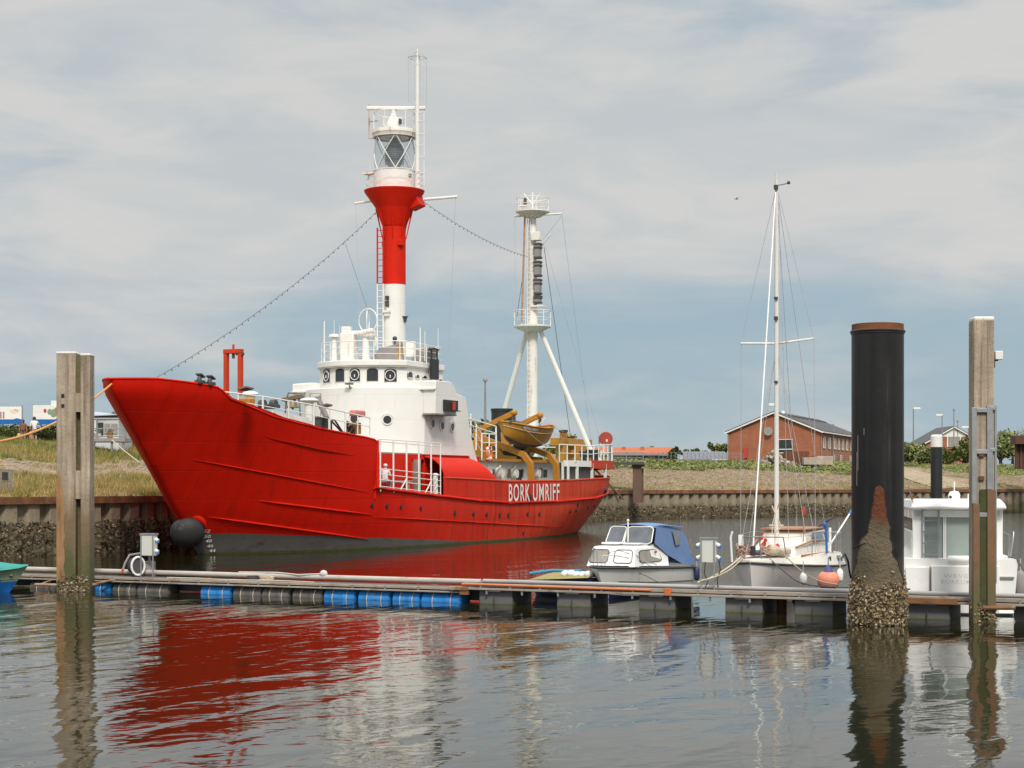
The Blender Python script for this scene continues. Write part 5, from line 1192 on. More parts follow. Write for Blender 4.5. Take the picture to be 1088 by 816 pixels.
def pontoons():
    rj = pr(491)
    left = root('floating_pontoon', 'long narrow floating walkway carried on blue and dark plastic drums', 'pontoon', (PA.x, PA.y, 0), PRZ)
    x0 = -4.0; mb = MB(); mb.box(((x0 + rj) / 2, PW / 2, .37), (rj - x0, PW - .1, .05)); mb.build('deck_grating', deckm, left)
    for o, z, w_, h, name, m_ in ((-.02, .385, .07, .07, 'edge_rail', 'pipe'), (-.03, .295, .09, .045, 'lower_beam', 'pipe'), (PW, .30, .08, .16, 'rear_beam', 'pipe')):
        mb = MB(); mb.box(((x0 + rj) / 2, o, z), (rj - x0, w_, h)); mb.build(name, beamm, left, bevel=.008)
    mb = MB(); mb.box(((x0 + rj) / 2 + .2, PW / 2 + .1, .19), (rj - x0 + .5, .5, .28)); mb.build('gap_shade_box', M['black'], left)  # black box added so the gaps between the drums look shaded
    mb = MB(); mb.cyl((x0, PW - .15, .52), (rj, PW - .15, .52), .075, n=14); mb.build('service_pipe', mat('pale_service_pipe', (.44, .41, .37), .6, var=.14, vs=1, stain=(.24, .18, .12), sth=.55, ss=(1, 3, 3)), left)
    for a, b, mm in ((96, 116, 'bluedrum'), (118, 143, 'greydrum'), (144, 178, 'greydrum'), (211.5, 244, 'bluedrum'), (246, 276, 'greydrum'), (277, 306, 'greydrum'), (309, 341, 'greydrum'), (342.5, 376, 'bluedrum'), (379, 413, 'bluedrum'), (415.5, 445, 'bluedrum'), (446, 489, 'bluedrum'), (30, 58, 'greydrum')):
        drum(left, pr(a), pr(b) - .01, mm, zc=-.02 if mm == 'greydrum' else 0.0)
    for k in range(26): mb = MB(); mb.box((x0 + 1 + k * 1.05, -.045, .34), (.05, .04, .15)); mb.build('rail_bracket', M['galv'], left)
    mb = MB(); mb.box((rj - .05, -.08, .40), (.55, .12, .10)); mb.box((rj + .1, -.04, .33), (.25, .14, .2)); mb.build('coupling', M['rustrail'], left, bevel=.01)
    right = root('floating_pontoon', 'floating walkway on square grey float boxes with a long orange rod lying along its edge', 'pontoon', (PA.x, PA.y, 0), PRZ)
    x1 = pr(1150) + 6; mb = MB(); mb.box(((x1 + rj) / 2, PW / 2, .47), (x1 - rj, PW - .1, .05)); mb.build('deck_grating', deckm, right)
    for o, z, w_, h, name in ((-.02, .505, .07, .09, 'edge_rail'), (-.04, .405, .10, .06, 'lower_beam'), (PW, .42, .08, .16, 'rear_beam')):
        mb = MB(); mb.box(((x1 + rj) / 2 + .02, o, z), (x1 - rj - .04, w_, h)); mb.build(name, beamm, right, bevel=.008)
    mb = MB(); mb.cyl((rj + .05, PW - .12, .545), (x1, PW - .12, .545), .055, n=12); mb.build('service_pipe', mat('grey_service_pipe', (.36, .35, .34), .5, var=.1), right)
    for a, b in ((508, 543), (590.5, 626), (678, 716), (769.6, 809), (843.6, 884), (964, 1008), (1, 1150), (2, 1150)):
        ra, rb = (pr(a), pr(b)) if a > 9 else (pr(b) + 2.2 * a - .6, pr(b) + 2.2 * a + .4); mb = MB(); mb.box(((ra + rb) / 2, PW / 2 + .02, .13), (rb - ra, PW - .08, .50)); fb = mb.build('float_box', M['floatbox'], right, bevel=.02)
        mb = MB(); mb.box(((ra + rb) / 2, -.0, .36), ((rb - ra) * .4, .06, .05)); mb.build('lifting_lug', M['galv'], fb)
        mb = MB(); mb.box(((ra + rb) / 2 - .02, .008, .12), (.02, .02, .16)); mb.build('seam_mark', M['darkgrey'], fb)
    mb = MB(); c = Vector((pr(1092), .25, .16)); q = Vector((0, -1, 0)).to_track_quat('Z', 'Y').to_matrix(); mb.lathe([(.02, .0), (.32, 0), (.36, .05), (.36, -1.0), (.02, -1.0)][:3] + [(.36, -1.0), (.02, -1.0)], c, 24, q); mb.build('end_float', M['greydrum'], right, smooth=50)
    mb = MB(); ra, rb = pr(492), pr(693); mb.cyl((ra, -.06, .52), (rb, -.09, .50), .030, n=10); mb.build('orange_rod', M['orange'], right)
    mb = MB(); ra = pr(711); mb.box((ra, -.09, .47), (.17, .05, .19)); mb.build('orange_marker', M['orange'], right, bevel=.01)
    for k in range(22): mb = MB(); mb.box((rj + .6 + k * .88, -.065, .455), (.05, .03, .16)); mb.build('rail_bracket', M['galv'], right)
    mb = MB(); ra, rb = pr(940), pr(985); mb.box(((ra + rb) / 2 + .6, -.10, .44), (1.3, .08, .13)); mb.cyl((pr(1035), -.4, .33), (pr(1082), -.35, .36), .05, n=8); mb.build('rusty_stirrup', M['rustrail'], right)
    mb = MB(); mb.cyl((pr(843), .2, -.3), (pr(843), .2, .4), .0, n=4) if 0 else None
    mb.cyl((pr(818), .9, -.6), (pr(818), .9, .42), .13, n=12); mb.build('guide_leg', M['rust'], right)
    # rust and brackets at the coupling near the left timber pile: mooring collar
    mb = MB(); a = pr(45); b = pr(104)
    for o in (-.42,): mb.cyl((a, o + .1, .14), (b, o, .16), .045, n=8)
    mb.cyl((b, -.42, .16), (pr(118), 0, .30), .03, n=6); mb.cyl((b - .15, -.42, .16), (pr(124), -.02, .36), .03, n=6); mb.cyl((a + .2, -.34, .14), (a + .45, 0, .3), .03, n=6); mb.build('mooring_collar', M['rustrail'], left)
    mb = MB()
    for px, h in ((44, .12), (42, .09)): p = Vector((pr(px), PW - .15, .60)); mb.tube([p - Vector((.22, 0, 0)), p - Vector((.1, 0, -h)), p + Vector((.1, 0, h)), p + Vector((.22, 0, 0))], .035, 6)
    p = Vector((pr(321), PW - .15, .62)); mb.ball(p, (.13, .1, .11), 8, 6); mb.tube([p, p + Vector((-.8, -.1, -.04)), p + Vector((-1.6, .0, .0)), p + Vector((-3, .05, -.02))], .02, 5); mb.build('mooring_cleat', M['pipe'], left, smooth=50)
    return left, right
pontoons()
def coil(px, o, z, label, mt, r=.2, n=3):
    mb = MB(); c = pw(pr(px), o, z); pts = [c + Vector((r * (1 + .12 * math.sin(3 * a)) * math.cos(a), r * math.sin(a), .012 * a * .6)) for a in [i * .5 for i in range(int(n * 12.6))]]
    mb.tube(pts, .018, 5); tag(mb.build('rope_coil', mt, None), label, 'rope')
coil(255, .7, .41, 'small dark coil of line on the pontoon deck right of the first white service post', M['darkgrey']); coil(268, .7, .41, 'frayed pale coil of line on the pontoon deck above the dark drums', M['rope_w'])

def deck_lines():
    rnd = random.Random(3)
    for o, r0, r1, z, m_, lab in ((.45, pr(500), pr(735), .515, 'black', 'dark power cable lying along the right walkway up to the service cabinet'), (.3, pr(170), pr(330), .42, 'rope_w', 'pale slack rope lying along the left walkway deck'), (.75, pr(760), pr(1000), .52, 'wire', 'thin dark hose lying along the walkway in front of the sailing boat')):
        n = int((r1 - r0) / .35); mb = MB(); mb.tube([pw(lerp(r0, r1, i / n), o + .13 * math.sin(i * .7) + rnd.uniform(-.05, .05), z + .01) for i in range(n + 1)], .016, 5); tag(mb.build('deck_line', M[m_], None), lab, 'cable')
deck_lines()
# ---------------- piles ----------------
def timber_mat(name, zlow, zmid, brown=.0):
    return mat(name, (.40, .32, .24), .9, var=.3, vs=1.6, bump=.02, bs=9, stain=(.17, .12, .085), sth=.5, ss=(9, 9, .35), col2=(.29, .235, .175), c2=(.42, .6), c2s=(7, 7, .4),
               zmix=[(zmid, zmid - 1.2, (.17, .12, .065), .5), (zlow, zlow - .9, (.085, .085, .035), .35)])
def timber_left():
    Y = 53.2; c = at(79.5, 514, Y); sc = F / Y; z = lambda py: EYE - (py - HZ) / F * Y
    r_ = root('timber_pile', 'tall pile of two square timbers with pale caps at the left end of the walkway', 'mooring pile', (c.x, c.y, 0))
    tm = timber_mat('pile_timber', 1.7, 3.2)
    for px0, px1, top in ((62.5, 83, 377), (88, 98, 379)):
        x0, x1 = (px0 - 79.5) / sc, (px1 - 79.5) / sc; mb = MB(); mb.M = None
        mb.box(((x0 + x1) / 2, 0, (z(top) - 1.5) / 2 + 0), (x1 - x0, .6, z(top) + 1.5)); mb.build('timber', tm, r_, bevel=.025)
        mb = MB(); mb.box(((x0 + x1) / 2, 0, z(top) + .035), (x1 - x0 + .02, .62, .08)); mb.build('pale_cap', mat('weathered_white_cap', (.66, .63, .60), .8, var=.15, vs=6), r_, bevel=.03)
    x0, x1 = (83 - 79.5) / sc, (88 - 79.5) / sc
    mossm = mat('mossy_timber', (.13, .11, .045), .95, var=.3, vs=3, bump=.02, bs=8)
    mb = MB(); mb.box(((x0 + x1) / 2, -.20, (z(380) + z(418)) / 2), (x1 - x0 + .04, .1, z(380) - z(418))); mb.build('moss_board', mossm, r_)
    mb = MB(); mb.box(((x0 + x1) / 2, -.24, (z(418) + z(438)) / 2), (x1 - x0 + .04, .1, z(418) - z(438))); mb.build('filler_block', tm, r_)
    mb = MB(); mb.box(((x0 + x1) / 2, -.27, (z(500) + z(530)) / 2), (x1 - x0 + .04, .08, z(500) - z(530))); mb.build('filler_block', tm, r_)
    mb = MB(); mb.box(((x0 + x1) / 2, .1, (z(378) - 1.5) / 2), (x1 - x0 + .04, .3, z(378) + 1.5)); mb.build('back_plank', mossm, r_)
    mb = MB()
    for py in (421, 431.5): mb.box(((69.5 - 79.5) / sc, -.305, z(py)), (.09, .03, .1))
    mb.build('bolt_hole', M['black'], r_)
    sm_ = mat('worn_orange_wood', (.30, .165, .075), .85, var=.3, vs=2, stain=(.13, .07, .03), sth=.48, ss=(8, 8, .6)); mb = MB(); x0, x1 = (62.8 - 79.5) / sc, (72 - 79.5) / sc
    n = 14; pts = []
    for i in range(n + 1):
        t = i / n; zz = lerp(z(618), z(505), t); wv = (x1 - x0) * (1 - .55 * max(0, (t - .75) / .25)) * (.9 + .1 * math.sin(i * 2.3)); pts.append((x0, x0 + wv, zz))
    mb.add([(a, -.312, zz) for a, b, zz in pts] + [(b, -.312, zz) for a, b, zz in pts] + [(a, -.29, zz) for a, b, zz in pts] + [(b, -.29, zz) for a, b, zz in pts], [(i, n + 1 + i, n + 2 + i, i + 1) for i in range(n)] + [(n + 1 + i, 3 * n + 3 + i, 3 * n + 4 + i, n + 2 + i) for i in range(n)])
    mb.build('worn_strip', sm_, r_, smooth=0)
    mb = MB(); from mathutils import Quaternion
    for k in range(170):
        x = random.uniform(-.42, .48); zc = random.uniform(-.05, .55) * random.random() ** .5; s = random.uniform(.02, .06); mb.mi = random.choice((0, 1, 1, 2)); c_ = Vector((x, -.31, zc)); q = Quaternion((random.gauss(0, 1), random.gauss(0, 1), random.gauss(0, 1), random.gauss(0, 1))).normalized().to_matrix(); mb.ball(c_, (s, s * .7, s * .35), 6, 4, q)
    o = mb.build('oyster_growth', OYS, r_, smooth=0); o['kind'] = 'stuff'
timber_left()
def steel_pile():
    r = .59; Y = 40.85; c = at(932.5, 514, Y); Yf = Y - r; z = lambda py: EYE - (py - HZ) / F * (Yf + .03)
    r_ = root('steel_pile', 'thick black coated steel tube pile with rusty top rim and oyster-covered foot', 'mooring pile', (c.x, c.y, 0))
    bm_ = mat('black_pile_coating', (.011, .0105, .011), .40, spec=.32, var=.35, vs=.9, bump=.006, bs=2.5, col2=(.020, .018, .018), c2=(.45, .62), c2s=(3, 3, .12), stain=(.09, .075, .06), sth=.64, ss=(5, 5, .18), zmix=[(1.9, .5, (.085, .068, .045), .9)])
    zt = z(349); mb = MB(); mb.lathe([(r, -1.6), (r, 0), (r, 1), (r, 2), (r, 4), (r, zt)], (0, 0, 0), 56, caps=False); mb.build('tube', bm_, r_, smooth=60)
    mb = MB(); mb.lathe([(r + .012, z(351)), (r + .018, z(349)), (r - .005, z(348.5)), (r - .005, z(342.5)), (r - .05, z(342)), (r - .06, z(350)), (.1, z(352))], (0, 0, 0), 56, caps=False)
    mb.build('rusty_rim', mat('rim_rust', (.17, .06, .025), .85, var=.3, vs=3, bump=.01, bs=14, stain=(.08, .04, .025), sth=.53, ss=(4, 4, 1)), r_, smooth=40)
    mb = MB(); mb.lathe([(r + .016, z(353)), (r + .016, z(350.5))], (0, 0, 0), 56, caps=False); mb.tube([Vector(((r + .02) * math.sin(a), -(r + .02) * math.cos(a), z(350.5))) for a in [R(i * 10) for i in range(36)]], .02, 5, closed=True); mb.build('coating_collar', M['black'], r_, smooth=40)
    # torn coating: outline in picture columns, from the tip down
    Lf = [(516, 926), (520, 923.5), (530, 922.5), (545, 921), (555, 919), (566, 916), (575, 911), (590, 909), (605, 906), (622, 903), (640, 901), (664, 899)]
    Rt = [(516, 929), (520, 933.5), (530, 935.5), (545, 936.5), (555, 938.5), (566, 940), (575, 942), (588, 945), (598, 947), (608, 953), (616, 957), (640, 958), (664, 958)]
    def ang(px): return math.asin(max(-.999, min(.999, (px - 932.5) / (r * F / (Y - .25)))))
    mb = MB(); ys = [516 + 148 * (i / 44) for i in range(45)]; rnd = random.Random(5); jl = [.05 * math.sin(i * .55) + .04 * math.sin(i * 1.3 + 1) + rnd.uniform(-.035, .035) for i in range(45)]; jr = [.05 * math.sin(i * .48 + 2) + .05 * math.sin(i * 1.1) + rnd.uniform(-.035, .035) for i in range(45)]
    def f(u, v):
        i = round(v * 44); y = ys[i]; k_ = .25 + .75 * min(1, max(0, i - 8) / 14); a0 = ang(tab(Lf, y)) + jl[i] * k_; a1 = ang(tab(Rt, y)) + jr[i] * k_; a = lerp(a0, a1, u); ed = min(u, 1 - u) * 4; rr = r + .004 + .018 * min(1, ed)
        return Vector((rr * math.sin(a), -rr * math.cos(a), z(y)))
    mb.grid(f, 24, 45)
    pm = mat('mud_on_bare_steel', (.15, .118, .075), .95, var=.4, vs=3, bump=.06, bs=14, col2=(.095, .078, .045), c2=(.45, .6), c2scale=1.5, zmix=[(z(566), z(545), (.13, .038, .016), .25), (1.0, .6, (.21, .15, .08), .2)], stain=(.3, .22, .13), sth=.62, ss=(5, 5, 5))
    mb.build('torn_coating_patch', pm, r_, smooth=60)
    mb = MB(); mb.tube([f(0, i / 44) for i in range(1, 38)], .014, 5); mb.tube([f(1, i / 44) for i in range(1, 34)], .014, 5); mb.tube([Vector(((r + .01) * math.sin(ang(x)), -(r + .01) * math.cos(ang(x)), z(y))) for x, y in ((905.5, 583), (910, 580), (914, 578), (918, 575))], .014, 5); mb.build('coating_edge', M['black'], r_, smooth=60)
    mb = MB(); from mathutils import Quaternion
    for k in range(2300):
        a = random.uniform(-1.75, 1.75); t = random.random(); top = .95 + .12 * math.sin(a * 5) - (.35 if .13 < math.sin(a * 1.0) < .38 and random.random() < .7 else 0)
        if random.random() < .12: top *= 1.15
        zz = lerp(-.12, top, t ** .8); s = random.uniform(.018, .048); rr = r + random.uniform(0, .085) * min(1, (top - zz) * 2.5 + .3)
        mb.mi = random.choice((0, 1, 1, 2, 2, 3)); q = Quaternion((random.gauss(0, 1), random.gauss(0, 1), random.gauss(0, 1), random.gauss(0, 1))).normalized()
        n = 7; c_ = Vector((rr * math.sin(a), -rr * math.cos(a), zz)); vs = [c_ + q @ Vector((0, 0, s * .4)), c_ - q @ Vector((0, 0, s * .3))]
        for i in range(n): an = 6.283 * i / n; q2 = s * random.uniform(.7, 1.15); vs.append(c_ + q @ Vector((q2 * 1.25 * math.cos(an), q2 * .75 * math.sin(an), s * random.uniform(-.1, .2))))
        mb.add(vs, [(0, 2 + i, 2 + (i + 1) % n) for i in range(n)] + [(1, 2 + (i + 1) % n, 2 + i) for i in range(n)])
    o = mb.build('oyster_crust', [OYS[0], mat('oyster_tan', (.20, .145, .075), .9, var=.3), mat('oyster_sand', (.30, .22, .12), .85, var=.3), mat('oyster_shell_white', (.48, .42, .33), .7, var=.2)], r_, smooth=0, recalc=False); o['kind'] = 'stuff'
    mb = MB()
    for px, y0, y1 in ((905.8 + 3, 462, 500), (908, 480, 516), (914, 455, 462)): a = ang(px); mb.tube([Vector(((r + .004) * math.sin(a), -(r + .004) * math.cos(a), z(lerp(y0, y1, i / 6)))) for i in range(7)], .006, 4)
    mb.build('scratches', M['grey'], r_)
steel_pile()
def timber_right():
    Y = 41.3; c = at(1046, 514, Y); sc = F / Y; z = lambda py: EYE - (py - HZ) / F * Y
    r_ = root('timber_pile', 'single square timber pile with white cap, steel guide channels and small white box at right', 'mooring pile', (c.x, c.y, 0))
    X = lambda px: (px - 1046) / sc
    tm = timber_mat('square_pile_timber', .6, 1.0)
    mb = MB(); mb.box(((X(1035) + X(1056.5)) / 2, .25, (z(340) - 1.5) / 2), (X(1056.5) - X(1035), .5, z(340) + 1.5)); mb.build('timber', tm, r_, bevel=.02)
    mb = MB(); mb.box(((X(1035) + X(1057)) / 2, .25, z(338.5)), (X(1057) - X(1035.5), .5, .1)); mb.build('white_cap', M['white_rusty'], r_, bevel=.03)
    rb = mat('rusty_guide', (.18, .10, .055), .85, var=.35, vs=2, stain=(.14, .10, .05), sth=.52, ss=(5, 5, .7), zmix=[(1.6, .6, (.11, .10, .04), .4)])
    for a, b, y0, y1, m_ in ((1032, 1037, 433, 535, M['galv']), (1048, 1054, 431, 520, M['galv'])):
        mb = MB(); mb.box(((X(a) + X(b)) / 2, -.04, (z(y0) + z(y1)) / 2), (X(b) - X(a), .07, z(y0) - z(y1))); mb.build('guide_channel', m_, r_, bevel=.005)
    for a, b, y0 in ((1033, 1040, 535.3), (1048, 1057, 520.3)):
        mb = MB(); mb.box(((X(a) + X(b)) / 2, -.05, (z(y0) - .9) / 2), (X(b) - X(a), .10, z(y0) + .9)); mb.build('guide_beam', rb, r_, bevel=.01)
    mb = MB(); mb.box((X(1058), .15, (z(431) + z(620)) / 2), (.05, .3, z(431) - z(620))); mb.build('side_plate', M['galv'], r_)
    mb = MB(); mb.box((X(1044), -.045, (z(520) - .9) / 2 - .0), (X(1047.5) - X(1040.5), .04, z(520) + .9)); mb.build('moss_board', mat('mossy_core', (.055, .06, .02), .95, var=.35, vs=3, bump=.02, bs=9), r_)
    for y in (436, 480, 547):
        mb = MB(); mb.box((X(1042.5), -.03, z(y)), (X(1049) - X(1036.5), .09, .10)); mb.box((X(1054), -.03, z(y - 2)), (.14, .1, .08)); mb.build('bracket', M['galv'], r_, bevel=.008)
    mb = MB()
    pass
    for y in (483, 508): mb = MB(); mb.box((X(1042.5), -.02, z(y)), (.12, .08, .09)); mb.build('rusty_bolt', M['rust'], r_)
    mb = MB(); mb.box((X(1063.3), .2, z(377)), (.18, .16, .20)); bx = mb.build('white_lamp_box', M['white'], r_, bevel=.015); mb = MB(); mb.cyl((X(1056), .2, z(383)), (X(1063), .2, z(382)), .02, n=6); mb.cyl((X(1058.5), .2, z(390)), (X(1058.5), .2, z(383)), .03, n=6); mb.build('arm', M['rust'], bx)
    mb = MB(); from mathutils import Quaternion
    for k in range(90):
        x = random.uniform(X(1034), X(1058)); zc = random.uniform(-.05, .5) * random.random() ** .4; s = random.uniform(.015, .04); mb.mi = random.choice((0, 1, 2, 2)); q = Quaternion((random.gauss(0, 1), random.gauss(0, 1), random.gauss(0, 1), random.gauss(0, 1))).normalized().to_matrix(); mb.ball((x, -.11, zc), (s, s * .7, s * .35), 6, 4, q)
    o = mb.build('oyster_growth', OYS, r_, smooth=0); o['kind'] = 'stuff'
timber_right()
def far_pile():
    Y = 119; c = at(995, 514, Y); z = lambda py: EYE - (py - HZ) / F * Y; r_ = root('guide_pile', 'slim black round pile with a white top band behind the white motorboat', 'mooring pile', (c.x, c.y, 0))
    mb = MB(); mb.lathe([(.38, -1), (.38, z(475))], (0, 0, 0), 24, caps=False); mb.build('shaft', M['black'], r_); mb = MB(); mb.lathe([(.39, z(475)), (.39, z(463.5)), (.3, z(462)), (.05, z(461.7))], (0, 0, 0), 24); mb.build('white_band', M['white'], r_)
far_pile()

# ---------------- service posts ----------------
def service_post(px, label, o, ztop, zbot, w_, both):
    p = pw(pr(px), o, 0); r_ = root('service_post', label, 'service post', p, PRZ * .6, None)
    mb = MB(); mb.box((0, 0, (ztop + zbot) / 2), (w_, .22, ztop - zbot)); bx = mb.build('cabinet', mat('cabinet_grey', (.60, .61, .57), .5, var=.05), r_, bevel=.015)
    mb = MB(); mb.box((0, 0, ztop + .02), (w_ + .05, .26, .05)); mb.build('cabinet_lid', M['galv'], bx)
    mb = MB()
    for x in (-w_ / 2 + .03, w_ / 2 - .03): mb.box((x, -.13, (ztop + .4) / 2), (.035, .035, ztop - .4))
    mb.build('legs', M['galv'], r_)
    for sd in ((1, -1) if both else (1,)):
        for zz in (lerp(zbot, ztop, .22), lerp(zbot, ztop, .75)):
            mb = MB(); mb.cyl((sd * w_ / 2, -.02, zz + .03), (sd * (w_ / 2 + .10), -.04, zz - .02), .05, n=12); so = mb.build('socket', M['white'], bx); mb = MB(); mb.cyl((sd * (w_ / 2 + .09), -.04, zz - .02), (sd * (w_ / 2 + .10), -.05, zz - .09), .042, n=10); mb.build('socket_cap', M['blue'], so)
    return r_
service_post(135.5, 'grey electric service cabinet on two legs beside the hose reel near the left pile', PW - .25, 1.66, 1.03, .46, False)
service_post(737, 'grey electric service cabinet between the cabin cruiser and the sailing boat', PW - .2, 1.78, 1.18, .40, True)
def cable(pts, label, mt='black', r=.014):
    mb = MB(); mb.tube(pts, r, 5); tag(mb.build('power_cable', M[mt], None), label, 'cable')
b_ = pw(pr(737), PW - .3, 0)
cable([b_ + Vector((-.05, 0, 1.2)), b_ + Vector((-.08, -.05, .9)), b_ + Vector((.02, 0, .7)), b_ + Vector((-.05, 0, .55))], 'dark cable hanging under the service cabinet beside the cabin cruiser')
cable([b_ + Vector((.29, 0, 1.28)), b_ + Vector((.33, -.05, 1.0)), b_ + Vector((.25, 0, .75)), b_ + Vector((.28, 0, .55))], 'dark cable hanging from the right socket of the cabinet near the sailing boat')
def reel():
    p = pw(pr(124.5), PW - .35, .72); r_ = root('hose_reel', 'hose reel with a white side ring and dark hose beside the left service cabinet', 'hose reel', p, R(28))
    mb = MB(); n = 26; mb.tube([(.20 * math.cos(6.2832 * i / n), -.16, .27 * math.sin(6.2832 * i / n)) for i in range(n)], .035, 6, closed=True); mb.build('rim', M['white'], r_)
    mb = MB(); q = Vector((0, 1, 0)).to_track_quat('Z', 'Y').to_matrix(); mb.lathe([(.02, -.14), (.25, -.14), (.25, -.10), (.2, -.09), (.24, -.04), (.2, 0), (.24, .04), (.2, .1), (.25, .2), (.02, .2)], (0, 0, 0), 22, q); mb.build('drum', M['darkgrey'], r_)
    mb = MB(); mb.tube([(.45, .1, -.28), (.42, .1, .3), (.2, .05, .38), (-.2, .05, .33), (-.35, .0, .1), (-.42, 0, -.1)], .035, 6); mb.box((.42, .1, -.1), (.3, .3, .45)); mb.build('hose', M['grey'], r_)
    mb = MB(); mb.cyl((-.42, 0, -.1), (-.45, 0, -.2), .035, n=8); mb.build('nozzle', M['orange_red'], r_)
reel()
# ---------------- small boats ----------------
def frame_of(px0, Y0, px1, Y1, z=0):
    a = Vector(((px0 - 544) / F * Y0, Y0, z)); b = Vector(((px1 - 544) / F * Y1, Y1, z)); d = b - a; return a, math.atan2(d.y, d.x), d.length
def cruiser():
    loc, rz, L = frame_of(634, 49.0, 712, 53.3); r_ = root('cabin_cruiser', 'small white cabin cruiser with a blue canvas canopy moored behind the walkway', 'motor boat', loc, rz)
    B = 1.95; mb = MB(); zs = lambda u: .93 - .16 * u + .0 * u; zk = lambda u: -.30 + .35 * (1 - u) ** 3 * .6
    f, bb = hull_loft(mb, L, B, zk, zs, nose=.45, stern=.86, rake=.65, chine=.22, bandz=.10)
    mb.build('hull', [M['gel'], M['navy']], r_, smooth=50, weld=True)
    mb = MB()
    for sd in (1, -1): mb.tube([f(i / 28, 1, sd) + Vector((0, 0, -.03)) for i in range(29)], .035, 6)
    mb.build('rubbing_strip', M['darkgrey'], r_, smooth=60)
    mb = MB()
    for sd in (1, -1): mb.tube([f(i / 28, .62, sd) + Vector((0, sd * .005, 0)) for i in range(3, 29)], .014, 5)
    mb.build('spray_rail', M['grey'], r_, smooth=60)
    mb = MB(); mb.grid(lambda u, v: Vector((L * (.01 + .98 * u), (v * 2 - 1) * bb(.01 + .98 * u) * .98, zs(u) + .03)), 24, 5); mb.build('deck', M['gel'], r_)
    zt, zd = 1.50, .90; hw = .74
    sec = lambda x, z_, h: [Vector((x, -h, z_)), Vector((x, h, z_))]
    mb = MB(); P_ = [(.80, zd, hw), (3.1, zd - .05, hw + .06), (3.1, zt - .02, hw - .02), (1.05, zt - .05, hw - .10)]
    mb.add([Vector((x, s * h, z)) for s in (-1, 1) for x, z, h in P_], [(0, 1, 2, 3), (7, 6, 5, 4), (0, 3, 7, 4), (3, 2, 6, 7), (2, 1, 5, 6)]); tr = mb.build('cabin_trunk', M['gel'], r_, bevel=.06)
    def quadwin(pts, name, m_, parent, fr=.014, frm='darkgrey', n_=Vector((0, -1, 0))):
        """rounded window from four corners"""
        p = [Vector(q) for q in pts]; out = []
        for i in range(4):
            a, b, c = p[i - 1], p[i], p[(i + 1) % 4]; r = .14
            for t in (0, .5, 1): out.append((b.lerp(a, r)).lerp(b, t).lerp(b.lerp(c, r), t))
        c = sum(out, Vector()) / len(out); mb = MB(); mb.add(out, [tuple(range(len(out)))]); w_ = mb.build(name, m_, parent, smooth=0); mb = MB(); mb.tube(out, fr, 5, closed=True); mb.build('window_frame', M[frm], w_); return w_
    def front(y0, y1, z0, z1):
        X = lambda z: .80 + .25 * (z - zd) / (zt - .05 - zd) - .012
        return [(X(z0), y0, z0), (X(z0), y1, z0), (X(z1), y1 * .94, z1), (X(z1), y0 * .94, z1)]
    quadwin(front(.66, .10, 1.0, 1.36), 'front_window', M['glass_pale'], tr); quadwin(front(-.10, -.66, 1.0, 1.36), 'front_hatch', M['gel'], tr)
    ysd = lambda z: -(hw + .02 - .11 * (z - zd) / (zt - zd)) - .012
    quadwin([(1.2, ysd(1.0), 1.0), (2.65, ysd(1.0) - .02, 1.0), (2.45, ysd(1.34) - .01, 1.34), (1.25, ysd(1.34), 1.34)], 'side_window', M['glass_pale'], tr)
    # windscreen
    zw0, zw1 = 1.50, 1.98
    scm = mat('tinted_screen', (.11, .12, .14), .08, var=.3, vs=4)
    for y0, y1 in ((.70, .16), (.12, -.74)):
        quadwin([(1.95, y0, zw0), (1.95, y1, zw0), (2.25, y1 * .93, zw1), (2.25, y0 * .93, zw1)], 'windscreen_pane', scm if y0 > 0 else M['glass_pale'], r_, .016, 'white')
    # blue canopy
    cm = M['canvas_blue']; mb = MB(); prof = [(2.25, zw1, .66), (2.6, 2.0, .70), (3.3, 2.01, .74), (3.9, 1.90, .76), (4.3, 1.62, .78), (4.62, 1.1, .84), (4.72, .80, .85)]
    def cf(u, v):
        i = min(len(prof) - 2, int(u * (len(prof) - 1))); t = u * (len(prof) - 1) - i; x, z, h = (lerp(prof[i][k], prof[i + 1][k], t) for k in range(3)); a = (v * 2 - 1); return Vector((x, h * a, z + .06 * (1 - a * a) - .03 * abs(a) ** 6))
    mb.grid(cf, 25, 13)
    for sd in (1, -1):
        side = [(2.32, 2.0), (3.3, 1.98), (3.9, 1.87), (4.3, 1.59), (4.62, 1.07), (4.72, .80), (3.9, .88), (3.0, 1.15), (2.15, 1.52)]
        hh = lambda x: .70 + .04 * (x - 2.5) + .0; vs = [Vector((x, sd * (.74 + .03 * (x - 2.5) + .05 * (2.0 - z)), z)) for x, z in side]; mb.add(vs, [tuple(range(len(vs)))])
    mb.tube([(2.25, -.70, 2.0), (2.6, -.76, 2.02), (3.9, -.84, 1.94)], .02, 5)
    cn = mb.build('canopy', cm, r_, smooth=60); mb = MB(); vs = [(3.25, -.815, 1.86), (3.75, -.83, 1.82), (3.72, -.86, 1.45), (3.42, -.85, 1.42)]; mb.add([Vector(v) for v in vs], [(0, 1, 2, 3)]); mb.build('canopy_window', mat('clouded_vinyl', (.20, .20, .22), .3, var=.2), cn, smooth=0)
    mb = MB(); mb.cyl((2.0, 0, 1.5), (2.0, 0, 2.12), .022, n=6); mb.ball((2.0, 0, 2.16), .04, 8, 6); mb.build('mast_light', M['white'], r_)
    mb = MB(); mb.box((1.55, .25, 1.53), (.5, .5, .05)); mb.box((1.6, -.35, 1.52), (.3, .5, .04)); mb.build('roof_hatch', M['gel'], r_, bevel=.01)
    mb = MB(); g = lambda u, sd, h: f(u, 1, sd) + Vector((.05, -sd * .08, h))
